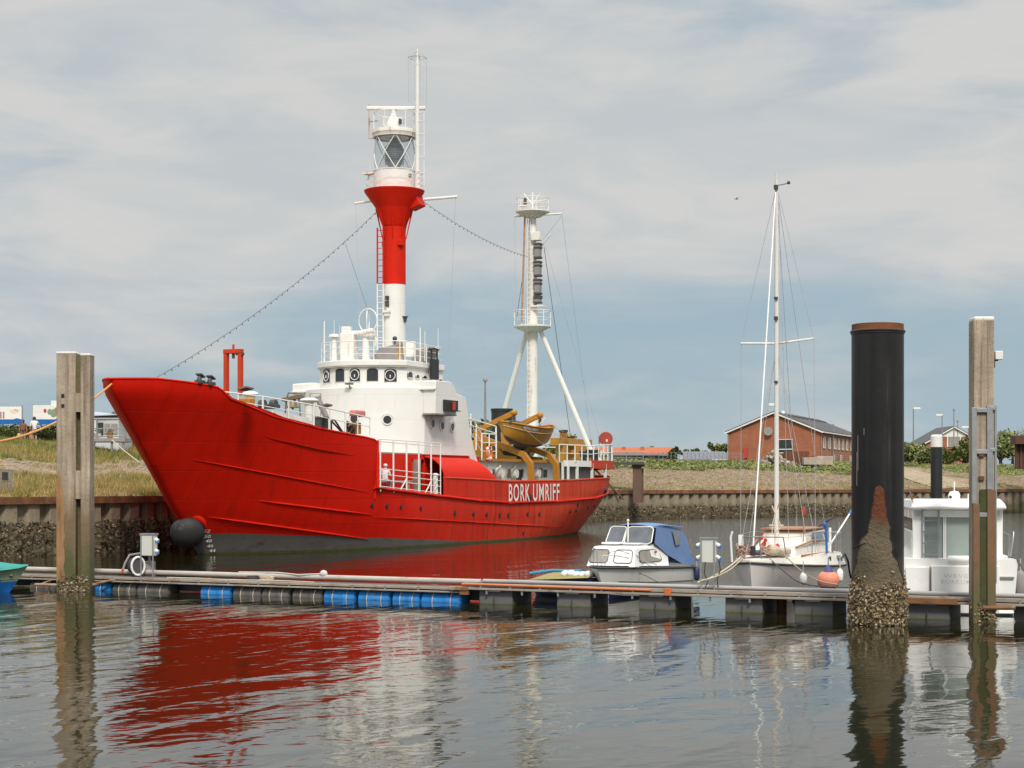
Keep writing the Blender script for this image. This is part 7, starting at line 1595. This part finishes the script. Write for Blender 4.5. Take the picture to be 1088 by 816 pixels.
def hwin(parent, c, w_, h, rz=0, name='window', gm=None, frame=.06):
    mb = MB(); c = Vector(c); mb.box(c, (w_, .06, h) if rz == 0 else (.06, w_, h)); wn = mb.build(name, gm or M['glass'], parent, smooth=0); mb = MB(); o = Vector((0, -.05, 0)) if rz == 0 else Vector((.05, 0, 0)); a = Vector((1, 0, 0)) if rz == 0 else Vector((0, 1, 0)); z = Vector((0, 0, 1))
    mb.tube([c + o + a * w_ / 2 * i + z * h / 2 * j for i, j in ((-1, -1), (1, -1), (1, 1), (-1, 1))], frame, 4, closed=True); mb.build('window_frame', M['white'], wn, smooth=0)
def big_brick():
    rz = -R(20); W, Ln = 12.6, 33; right = Vector((41.4, 240, GZ)); d = Vector((math.cos(rz), math.sin(rz), 0)); loc = right - d * W
    r_, wl_, ro = gable_house('brick_building', 'large two-storey red brick building with dark gabled roof beyond the far dike', loc, rz, W, Ln, 5.0, 7.55, BR, slate)
    hwin(wl_, (7.9, -.03, 3.2), 1.9, 1.35); hwin(wl_, (7.9, -.03, 2.3), 1.9, .5)
    for y in (2.5, 6.5, 11, 14, 17.5, 21, 25, 29): hwin(wl_, (W + .03, y, 3.5), 1.2, 1.5, 1)
    for y in (10, 16, 24): hwin(wl_, (W + .03, y, 1.2), 1.2, 1.5, 1)
    mb = MB(); mb.box((W + .05, 28.5, .9), (.1, 5.5, 2.4)); mb.build('garage_door', mat('orange_brown_door', (.35, .14, .03), .7), wl_)
    mb = MB(); mb.box((2.2, -.2, .6), (.7, .3, 1.1)); mb.build('grey_cabinet', M['galv'], wl_); mb = MB(); mb.box((2.4, -.15, 2.1), (.5, .2, 1.4)); mb.build('red_sign', M['c_red'], wl_)
    mb = MB(); mb.lathe([(.02, 0), (.55, .1), (.6, .18)], (5.6, -.3, 5.0), 18, Vector((0, -1, .1)).to_track_quat('Z', 'Y').to_matrix()); mb.cyl((5.6, -.3, 5), (5.6, 0, 4.8), .05); mb.build('satellite_dish', M['grey'], wl_)
    for y in range(3, 31, 3):
        mb = MB(); x = W * .62; z = 5.0 + (7.55 - 5.0) * (1 - (x - W / 2) / (W / 2)) + .28; mb.box((x, y, z), (.5, .6, .16), ry=.38); mb.build('roof_vent', M['darkgrey'], ro)
    mb = MB(); mb.cyl((W + .25, 8.5, -1), (W + .25, 8.5, 6.2), .09); mb.build('flue_pipe', M['galv'], wl_)
    mb = MB(); mb.ball((W * .55, 3, 7.6), .3, 8, 6); mb.build('ridge_lamp', M['white'], ro)
    for xx, yy in ((W + .1, .2), (-.05, -.1)): mb = MB(); mb.cyl((xx, yy, -1), (xx, yy, 4.9), .06); mb.build('downpipe', M['grey'], wl_)
big_brick()
def orange_roofed():
    Y = 265; a = at(651, 514, Y); r_ = root('low_building', 'long low white building with orange tiled roof behind the stern of the ship', 'building', (a.x - 6, Y, GZ)); sc = F / Y; X = lambda px: (px - 651) / sc + 6; z = lambda py: EYE - (py - HZ) / F * Y - GZ
    W = X(708); mb = MB(); mb.box((W / 2, 5, (z(483) - 2) / 2), (W, 10, z(483) + 2)); wl_ = mb.build('wall', mat('grey_white_wall', (.45, .44, .43), .7, var=.1), r_, smooth=0)
    mb = MB(); mb.add([(-.5, -.6, z(482)), (W, -.6, z(482)), (W + 1.5, 5, z(474.5)), (-.5, 5, z(474.5)), (-.5, 10.6, z(482)), (W, 10.6, z(482)), (-.5, -.6, z(483)), (W, -.6, z(483))], [(0, 1, 2, 3), (3, 2, 5, 4), (0, 6, 7, 1)]); ro = mb.build('roof', tile, r_, smooth=0)
    mb = MB(); mb.box((W / 2, -.7, z(482.8)), (W + .4, .25, .32)); mb.build('eaves_band', M['grey'], ro); mb = MB(); mb.add([(W + .02, -.2, -2), (W + .02, 10, -2), (W + .02, 10, z(483)), (W + .02, 5, z(475.5)), (W + .02, -.2, z(483))], [(0, 1, 2, 3, 4)]); mb.build('brick_gable', BR, r_, smooth=0)
    for px in (666, 673, 680, 686): hwin(wl_, (X(px), -.03, z(485.5)), .7, .45, 0, 'window', None, .04)
    mb = MB(); mb.box((X(702), -.05, z(485)), (1.6, .08, .45)); mb.build('window_strip', M['glass'], wl_)
    for px in (684, 664): mb = MB(); mb.box((X(px), 3, z(476)), (.5, .5, .5)); mb.build('chimney', tile, ro)
orange_roofed()
def solar_shed():
    Y = 255; a = at(727, 514, Y); r_ = root('solar_shed', 'low shed with grey-blue solar panel roof left of the big brick building', 'building', (a.x, Y, GZ)); sc = F / Y; X = lambda px: (px - 727) / sc; z = lambda py: EYE - (py - HZ) / F * Y - GZ
    W = X(777); mb = MB(); mb.box((W / 2, 4, (z(489) - 2) / 2 + .1), (W, 8, z(489) + 2.2)); wl_ = mb.build('wall', M['grey'], r_, smooth=0); mb = MB(); mb.box((X(766), -.05, z(489.5)), (2.6, .1, .4)); mb.build('white_door', M['white'], wl_)
    pm = mat('solar_panels', (.12, .13, .17), .25, var=.2, vs=.5)
    mb = MB(); mb.hexa([Vector(v) for v in ((-.2, -.3, z(489.5)), (W, -.3, z(489.5)), (W, 8, z(479)), (X(731), 8, z(479)), (-.2, -.3, z(489)), (W, -.3, z(489)), (W, 8, z(478.6)), (X(731), 8, z(478.6)))]); ro = mb.build('roof', pm, r_, smooth=0)
    mb = MB()
    for k in range(9): x = W * (k + .5) / 9; mb.cyl((x, -.3, z(489) + .03), (x + .1, 8, z(478.6) + .03), .05, n=4)
    mb.build('panel_joint', M['galv'], ro)
solar_shed()
def gable_far():
    Y = 300; a = at(975, 514, Y); sc = F / Y; W = (1052 - 975) / sc; z = lambda py: EYE - (py - HZ) / F * Y - GZ
    r_, wl_, ro = gable_house('brick_house', 'distant brick house with a white gable panel behind the slim black pile', (a.x, Y, GZ), 0, W, 12, z(475), z(453.5), BR, slate, .4)
    cx = W * .5; mb = MB(); mb.add([(W * .5 - 2.0, -.04, z(464)), (W * .5 + 2.0, -.04, z(464)), (W * .5 + .9 + 1.1, -.04, z(460)), (W * .5, -.04, z(454.5)), (W * .5 - 2.0, -.04, z(460))], [(0, 1, 2, 3, 4)]); mb.build('white_gable_panel', M['white'], wl_, smooth=0)
    mb = MB(); mb.box((cx, -.06, (z(464) + z(475)) / 2), (2.2, .06, z(464) - z(475))); mb.build('glazed_strip', M['glass_pale'], wl_); mb = MB()
    for d in (-1.1, 0, 1.1): mb.box((cx + d, -.1, (z(464) + z(475)) / 2), (.18, .06, z(464) - z(475)))
    mb.build('white_mullions', M['white'], wl_)
gable_far()
def cabin_left():
    Y = 112; a = at(86, 514, Y); sc = F / Y; X = lambda px: (px - 86) / sc; z = lambda py: EYE - (py - HZ) / F * Y
    r_ = root('site_cabin', 'pale grey cabin with glazed front and shallow roof on the dike left of the bow', 'building', (a.x, Y, 0)); W = X(126); wm_ = mat('pale_cladding', (.52, .55, .56), .6, var=.08)
    mb = MB(); mb.box((W / 2, 2, (z(443) + 5) / 2), (W, 4, z(443) - 5)); wl_ = mb.build('wall', wm_, r_, smooth=0)
    mb = MB(); mb.hexa([Vector(v) for v in ((-.3, -.3, z(443)), (W + .2, -.3, z(441)), (W + .2, 4.2, z(441)), (-.3, 4.2, z(435)), (-.3, -.3, z(442)), (W + .2, -.3, z(440)), (W + .2, 4.2, z(440)), (-.3, 4.2, z(434)))]); mb.build('roof', mat('pale_blue_grey_roof', (.42, .46, .50), .5, var=.1), r_, smooth=0)
    for px0, px1, y0, y1, m_ in ((98, 102, 444, 466, 'white'), (102, 110, 449, 462, 'glass'), (111, 117, 450, 461, 'glass_pale'), (118, 125, 450, 461, 'glass_pale')):
        mb = MB(); mb.box(((X(px0) + X(px1)) / 2, -.03, (z(y0) + z(y1)) / 2), (X(px1) - X(px0), .05, z(y0) - z(y1))); mb.build('panel', M[m_], wl_, smooth=0)
    rl = root('terrace', 'grey railed timber terrace in front of the pale cabin, reaching behind the red bow', 'terrace', (a.x, Y - 3.4, 0))
    mb = MB(); zd = z(468.5) + .05; mb.box(((X(92) + X(150)) / 2, 0, zd - .1), (X(150) - X(92), 2.6, .2)); mb.build('deck', mat('grey_decking', (.28, .26, .24), .8, var=.15), rl, smooth=0)
    railing('terrace_railing', [(X(92), -1.2, zd), (X(150), -1.2, zd)], 1.15, (1, .5, .1), .045, 1.4, M['galv'], rl)
    mb = MB()
    for px in (100, 118, 136, 148): mb.cyl((X(px), -1.1, zd - 2.2), (X(px), -1.1, zd), .07, n=6)
    mb.build('deck_legs', M['galv'], rl)
    for px, c_, lab in ((106, 'orange_red', 'small red flower pot on the terrace in front of the pale cabin'), (119.5, 'white', 'white tub standing on the terrace in front of the pale cabin'), (132, 'ochre', 'yellow-green planter on the terrace near the red bow')):
        p = Vector((a.x + X(px), Y - 4.0, zd)); b = root('planter', lab, 'planter', p); mb = MB(); mb.lathe([(.16, 0), (.22, .3), (.25, .32), (.2, .33)], (0, 0, 0), 12); mb.build('pot', M[c_], b); mb = MB()
        for k in range(40): mb.mi = 0; leaf(mb, Vector((random.gauss(0, .13), random.gauss(0, .13), .42 + random.gauss(0, .09))), .07)
        mb.build('leaves', L2, b, smooth=0, recalc=False)
cabin_left()
def boards():
    for px0, px1, yt, yb, lab, dec in ((-12, 23, 432, 452, 'leftmost white information board with blue lower band on grey posts', 0), (35, 66, 430.5, 452, 'information board with a red and green picture beside the left timber pile', 1)):
        q = bank_at((px0 + px1) / 2, 466); Y = q.y + 1.6; a = at(px0, 514, Y); sc = F / Y; X = lambda px: (px - px0) / sc; z = lambda py: EYE - (py - HZ) / F * Y; r_ = root('information_board', lab, 'sign', (a.x, Y, 0)); W = X(px1)
        mb = MB(); mb.box((W / 2, 0, (z(yt) + z(445.5)) / 2), (W, .06, z(yt) - z(445.5))); mb.build('white_panel', M['white'], r_)
        mb = MB(); mb.prism([(0, z(451.5)), (W, z(450)), (W, z(445.6)), (W * .85, z(444.2)), (W * .75, z(445.6)), (0, z(445.6))], lambda x, zz, h: Vector((x, h, zz)), -.035, .03); mb.build('blue_band', M['blue'], r_)
        mb = MB()
        for x in (0, W): mb.box((x, .08, (z(yt - 1) + 5) / 2), (.09, .09, z(yt - 1) - 5))
        mb.build('posts', M['galv'], r_)
        if dec:
            for cx, cz, rx, rz_, m_ in ((48, 436.5, .10, .14, 'c_red'), (53, 437.5, .16, .2, 'palegreen'), (57, 439, .22, .28, 'palegreen'), (60, 436, .15, .2, 'ochre')):
                mb = MB(); mb.ball((X(cx), -.03, z(cz)), (rx, .012, rz_), 14, 8); mb.build('picture_patch', M[m_], r_)
            mb = MB(); mb.box(((X(54) + X(66)) / 2, .05, z(428.5)), (X(66) - X(54), .05, .35)); mb.build('upper_panel', M['white'], r_)
        else:
            for px in (1, 4): mb = MB(); mb.box((X(px), -.035, z(441)), (.10, .02, .42)); mb.build('picture_patch', mat('board_picture', (.35, .2, .2), .7), r_)
            mb = MB()
            for k in range(14): mb.ball((X(11 + random.uniform(0, 9)), -.032, z(437 + random.uniform(-2.5, 2.5))), (.07, .008, .03), 8, 5)
            mb.build('picture_patch', mat('board_tan', (.6, .42, .25), .7), r_)
boards()
def fence_left():
    q = TP(a_of(-5, 1.5), 1.5); r_ = root('fence', 'short upright bar fence at the left edge above the quay wall', 'fence', (0, 0, 0)); a0 = a_of(-30, 1.2); a1 = a_of(13.5, 1.2); mb = MB(); n = 26
    for k in range(n + 1): p = TP(lerp(a0, a1, k / n), 1.2); mb.cyl(p, p + Vector((0, 0, 1.0)), .018, n=5)
    mb.tube([TP(lerp(a0, a1, k / 8), 1.2, .98) for k in range(9)], .025, 5); mb.tube([TP(lerp(a0, a1, k / 8), 1.2, .1) for k in range(9)], .025, 5); mb.build('bars', M['galv'], r_)
    mb = MB(); p = TP(lerp(a0, a1, .78), 1.15, .7); mb.box(p, (.28, .05, .36), rz=R(50)); mb.build('notice', M['darkgrey'], r_)
fence_left()
def lamp_post(px, ytop, Y, label, arm=0, ball=False):
    z = lambda py: EYE - (py - HZ) / F * Y; p = at(px, 514, Y); r_ = root('street_lamp', label, 'street lamp', (p.x, p.y, 0)); zt = z(ytop)
    mb = MB(); mb.cyl((0, 0, 4.8), (0, 0, zt), .13, .08, 8); mb.build('pole', M['galv'], r_)
    mb = MB(); 
    if arm: mb.box((arm * .5, 0, zt), (1.0, .3, .3)); mb.box((arm * .1, 0, zt + .02), (.5, .08, .08))
    else: mb.cyl((0, 0, zt), (0, 0, zt + .25), .22, .16, 10)
    mb.build('lamp_head', M['white'] if arm else M['grey'], r_, bevel=.03)
lamp_post(825, 430, 228, 'street lamp with flat head at the gable of the big brick building', -1)
lamp_post(970.5, 434, 262, 'tallest street lamp, right of the thick black pile, with flat white head', 1)
lamp_post(1001, 441, 290, 'thin street lamp directly above the slim black pile with white band', -1)
lamp_post(1013.5, 436, 280, 'dark topped lamp pole in front of the white gable panel')
lamp_post(1017.5, 448, 300, 'short lamp pole immediately right of the dark topped pole')
lamp_post(1029, 454, 270, 'low street lamp between the distant brick house and the right timber pile', -1)
lamp_post(515.5, 405, 150, 'brown mast lamp rising behind the ship between the white house and the funnel')
lamp_post(716, 483, 240, 'small low lamp pole beside the orange roofed building') if 0 else None

def blobtree(loc, h, w_, label, name='tree', n=1500, ls=.22, mats=(0, 1, 1, 2), flat=1.0, group=None):
    r_ = root(name, label, 'tree' if name == 'tree' else 'bush', loc, random.uniform(0, 6), group); mb = MB(); th = h * (.35 if name == 'tree' else .15)
    mb.tube([(0, 0, -.5), (.05 * h * .1, 0, th), (0, .05, h * .7)], [.05 * w_, .035 * w_, .01 * w_], 7); lim = []
    for k in range(7): a = random.uniform(0, 6.28); e = Vector((math.cos(a) * w_ * .36, math.sin(a) * w_ * .36, h * random.uniform(.45, .85))); mb.tube([(0, 0, th * random.uniform(.6, 1)), e * .5 + Vector((0, 0, th * .4)), e], [.025 * w_, .015 * w_, .006 * w_], 5); lim.append(e)
    mb.build('trunk', mat('bark', (.11, .08, .055), .9) if 'bark' not in M else M['bark'], r_)
    mb = MB(); cl = [(l, w_ * random.uniform(.13, .24)) for l in lim] + [(Vector((random.gauss(0, w_ * .2), random.gauss(0, w_ * .2), h * random.uniform(.4, .93))), w_ * random.uniform(.10, .22)) for _ in range(13)]
    for k in range(n):
        c, r = random.choice(cl); d = Vector((random.gauss(0, 1), random.gauss(0, 1), random.gauss(0, 1))).normalized() * r * random.random() ** .4; d.z *= .8 * flat
        mb.mi = random.choice(mats); p = c + d; p.z = max(.1, p.z); leaf(mb, p, ls * random.uniform(.6, 1.3))
    mb.build('crown', [L1, L2, L3], r_, smooth=0, recalc=False); return r_
M['bark'] = mat('bark', (.11, .08, .055), .9)
def onl(px, Y, z=GZ): p = at(px, 514, Y); return Vector((p.x, Y, z))
zh = lambda py, Y: EYE - (py - HZ) / F * Y - GZ
T_ = [(757, 470, 300, 3.4, 'tree', 'rounded green tree behind the solar shed roof, left of the brick building'), (769, 470.5, 298, 3.0, 'tree', 'small green tree touching the left edge of the big brick building'), (735, 476.5, 310, 3.0, 'tree', 'distant low tree top over the left end of the solar shed'),
      (716.5, 474.5, 300, 2.6, 'tree', 'small dark round tree right of the orange roofed building'), (693, 473, 320, 3.5, 'tree', 'pale tree top just above the orange tiled roof'),
      (966, 468, 250, 5.2, 'tree', 'bushy tree immediately right of the thick black pile'), (982, 478, 245, 4.0, 'bush', 'dark bush at the left foot of the distant brick house'), (1006, 477, 240, 5.0, 'bush', 'green bush behind the slim black pile with white band'), (1024, 474, 245, 5.0, 'tree', 'leafy tree in front of the right side of the distant brick house'),
      (1032, 466, 250, 4.5, 'tree', 'dark tree left of the right timber pile'), (1063, 466, 230, 5.5, 'tree', 'dark green tree immediately right of the right timber pile'), (1076, 455, 260, 5.5, 'tree', 'tallest tree at the right edge behind the brown pile structure'), (1092, 458, 255, 6, 'tree', 'tree cut by the right edge of the picture'),
      (510, 448, 165, 3.6, 'tree', 'green tree seen behind the ship beside the brown mast lamp'), (596, 462, 190, 4.5, 'tree', 'pale grey-green tree behind the ochre deck crane')]
for px, py, Y, w_, nm, lab in T_:
    blobtree(onl(px, Y), zh(py, Y), w_, lab, nm, 1100, .26 if Y > 200 else .2, (1, 2, 2) if 'pale' in lab else (0, 0, 1, 2) if 'dark' in lab else (0, 1, 1, 2), group='trees and bushes beyond the dikes')
random.seed(11)
for i, (px, py, w_, lab) in enumerate(((2, 452, 2.6, 'dark hedge bush at the left edge under the first board'), (17, 453, 2.4, 'dark bush behind the yellow-clad child'), (44, 454, 2.6, 'dark bush under the second information board'), (57, 452, 2.4, 'dark bush at the foot of the left timber pile top'), (129, 434, 2.2, 'small tree right of the pale cabin'), (141, 447, 2.4, 'bush behind the terrace next to the red stem'))):
    q = bank_at(px, 466); Y = q.y + 4.5; z0 = 5.7; blobtree(onl(px, Y, z0), EYE - (py - HZ) / F * Y - z0, w_, lab, 'bush', 1500, .10, (0, 0, 1), group='bushes on the near dike')
# footbridge with its steel column
def footbridge():
    Y = 160; z = lambda py: EYE - (py - HZ) / F * Y; p = at(677, 514, Y); r_ = root('footbridge', 'dark walkway end on a rusty steel column right of the ship\'s stern', 'walkway', (p.x, p.y, 0)); sc = F / Y
    cm = mat('brown_steel', (.13, .075, .05), .8, var=.25, stain=(.25, .12, .06), sth=.55, ss=(2, 2, .5))
    mb = MB(); mb.box((0, 0, (z(496) + 1.5) / 2), (.75, .6, z(496) - 1.5)); mb.box((.5, .2, (z(498) + 1.5) / 2), (.16, .16, z(498) - 1.5)); mb.build('column', cm, r_, smooth=0); mb = MB(); mb.box((.1, 0, z(494.6)), (1.15, .9, .22)); mb.build('column_head', cm, r_)
    mb = MB(); mb.box((-3.2, 0, z(492.4)), (7.6, 1.4, .22)); mb.build('deck_beam', M['darkgrey'], r_); railing('walkway_railing', [(-7, -.65, z(491.5)), (.5, -.65, z(491.5))], .9, (1, .5), .03, 1.5, M['galv'], r_)
    mb = MB(); mb.cyl((-1.2, .3, 1.8), (-4.2, .3, z(493)), .10, n=6); mb.build('brace', cm, r_)
footbridge()
def dolphin():
    Y = 196; z = lambda py: EYE - (py - HZ) / F * Y; p = at(1092, 514, Y); r_ = root('steel_dolphin', 'rusty brown steel dolphin with wide cap at the right edge', 'dolphin', (p.x, p.y, 0)); cm = mat('brown_dolphin_steel', (.10, .045, .03), .85, var=.25, stain=(.2, .1, .06), sth=.58, ss=(2, 2, .6))
    mb = MB(); n = 12
    for k in range(n): x = -1.25 + k * .25; mb.cyl((x, .15 * (k % 2), 4.8), (x, .15 * (k % 2), z(472)), .16, n=8)
    mb.box((.1, .4, (z(474) + 4.8) / 2), (2.7, .6, z(474) - 4.8)); mb.build('pile_cluster', cm, r_, smooth=50); mb = MB(); mb.box((.1, 0, z(467.5)), (3.5, 2, z(463) - z(472.5))); mb.build('cap', cm, r_, bevel=.05)
dolphin()
def rubble():
    a0 = Vector((0, 0, 0)); S2 = mat('rubble_pale', (.40, .34, .28), .9, var=.25, vs=2); S3 = mat('rubble_dark', (.18, .14, .10), .9, var=.25, vs=2)
    mb = MB()
    for k in range(170): px = random.gauss(824, 8); Y = 198 + random.uniform(-1.5, 1.5); s = random.uniform(.15, .45); mb.mi = random.choice((0, 0, 1)); h = max(0, 1.6 - abs(px - 822) * .11); mb.box(at(px, 514, Y) * Vector((1, 1, 0)) if 0 else Vector((at(px, 514, Y).x, Y, 5.35 + random.uniform(0, max(.1, h)))), (s * 1.3, s, s), random.uniform(0, 3), random.uniform(0, 3), random.uniform(0, 3))
    tag(mb.build('rubble_heap', [S2, S3], None, smooth=0), 'heap of broken pale stone on the dike crest before the brick building', 'rubble', kind='stuff')
    for px, w_, h, m_, lab in ((846, 2.6, 1.5, M['rust'], 'rusty brown steel skip box on the dike crest'), (836.5, .9, 1.2, M['rust'], 'narrow rusty steel piece left of the skip box')):
        r_ = root('steel_box', lab, 'steel box', (at(px, 514, 199).x, 199, 5.3), .1); mb = MB(); mb.box((0, -.5, h / 2), (w_, .06, h)); mb.box((0, .5, h / 2), (w_, .06, h)); mb.box((-w_ / 2, 0, h / 2), (.06, 1, h)); mb.box((w_ / 2, 0, h / 2), (.06, 1, h)); mb.box((0, 0, .1), (w_, 1, .06))
        for k in range(5): mb.box((-w_ / 2 + w_ * (k + .5) / 5, -.56, h / 2), (.08, .08, h))
        mb.build('panels', m_, r_)
    for px, w_, h, y_, lab in ((863, 2.2, .8, 198, 'pale concrete block on the dike crest, left of the lamp pipe'), (876, 1.8, 1.0, 201, 'pale concrete block standing a little behind the first one'), (868, 1.4, .5, 200, 'small flat concrete slab between the two blocks')):
        r_ = root('concrete_block', lab, 'concrete block', (at(px, 514, y_).x, y_, 5.3), random.uniform(-.2, .2)); mb = MB(); mb.box((0, 0, h / 2), (w_, .9, h)); mb.build('block', S2, r_, bevel=.04); mb = MB(); mb.tube([(-.2, 0, h - .02), (-.15, 0, h + .12), (.15, 0, h + .12), (.2, 0, h - .02)], .03, 5); mb.build('lifting_loop', M['rust'], r_)
rubble()
def crest_fence():
    r_ = root('fence', 'low thin wire fence along the far dike crest in front of the solar shed', 'fence', (0, 0, 0)); mb = MB(); a0, a1 = a_of(700, 17.5), a_of(790, 17.5); n = 22
    for k in range(n + 1): p = TP(lerp(a0, a1, k / n), 17.5); mb.cyl(p, p + Vector((0, 0, 1.2)), .03, n=4)
    for h in (.4, .8, 1.2): mb.tube([TP(lerp(a0, a1, k / n), 17.5, h) for k in range(n + 1)], .012, 4)
    mb.build('posts_and_wires', M['galv'], r_)
crest_fence()
def gull():
    p = at(782.5, 211.5, 150); r_ = root('seagull', 'small dark seagull flying left of the sailing boat mast', 'bird', p, R(20)); r_.scale = (.6, .6, .6); mb = MB(); mb.ball((0, 0, 0), (.26, .07, .07), 12, 8); mb.ball((-.27, 0, .04), (.07, .05, .05), 8, 6); mb.cyl((-.32, 0, .04), (-.40, 0, .02), .015, .004, 5); mb.add([(.2, -.05, 0), (.42, -.09, .01), (.42, .09, .01), (.2, .05, 0)], [(0, 1, 2, 3)])
    for sd in (1, -1): mb.hexa([Vector(v) for v in ((-.1, sd * .04, .02), (.08, sd * .04, .02), (.1, sd * .35, .16), (-.08, sd * .35, .16), (-.1, sd * .04, .05), (.08, sd * .04, .05), (.1, sd * .35, .18), (-.08, sd * .35, .18))]); mb.hexa([Vector(v) for v in ((-.08, sd * .35, .16), (.1, sd * .35, .16), (.14, sd * .70, .06), (.1, sd * .72, .06), (-.08, sd * .35, .18), (.1, sd * .35, .18), (.14, sd * .70, .07), (.1, sd * .72, .07))])
    mb.build('body', M['grey'], r_)
gull()
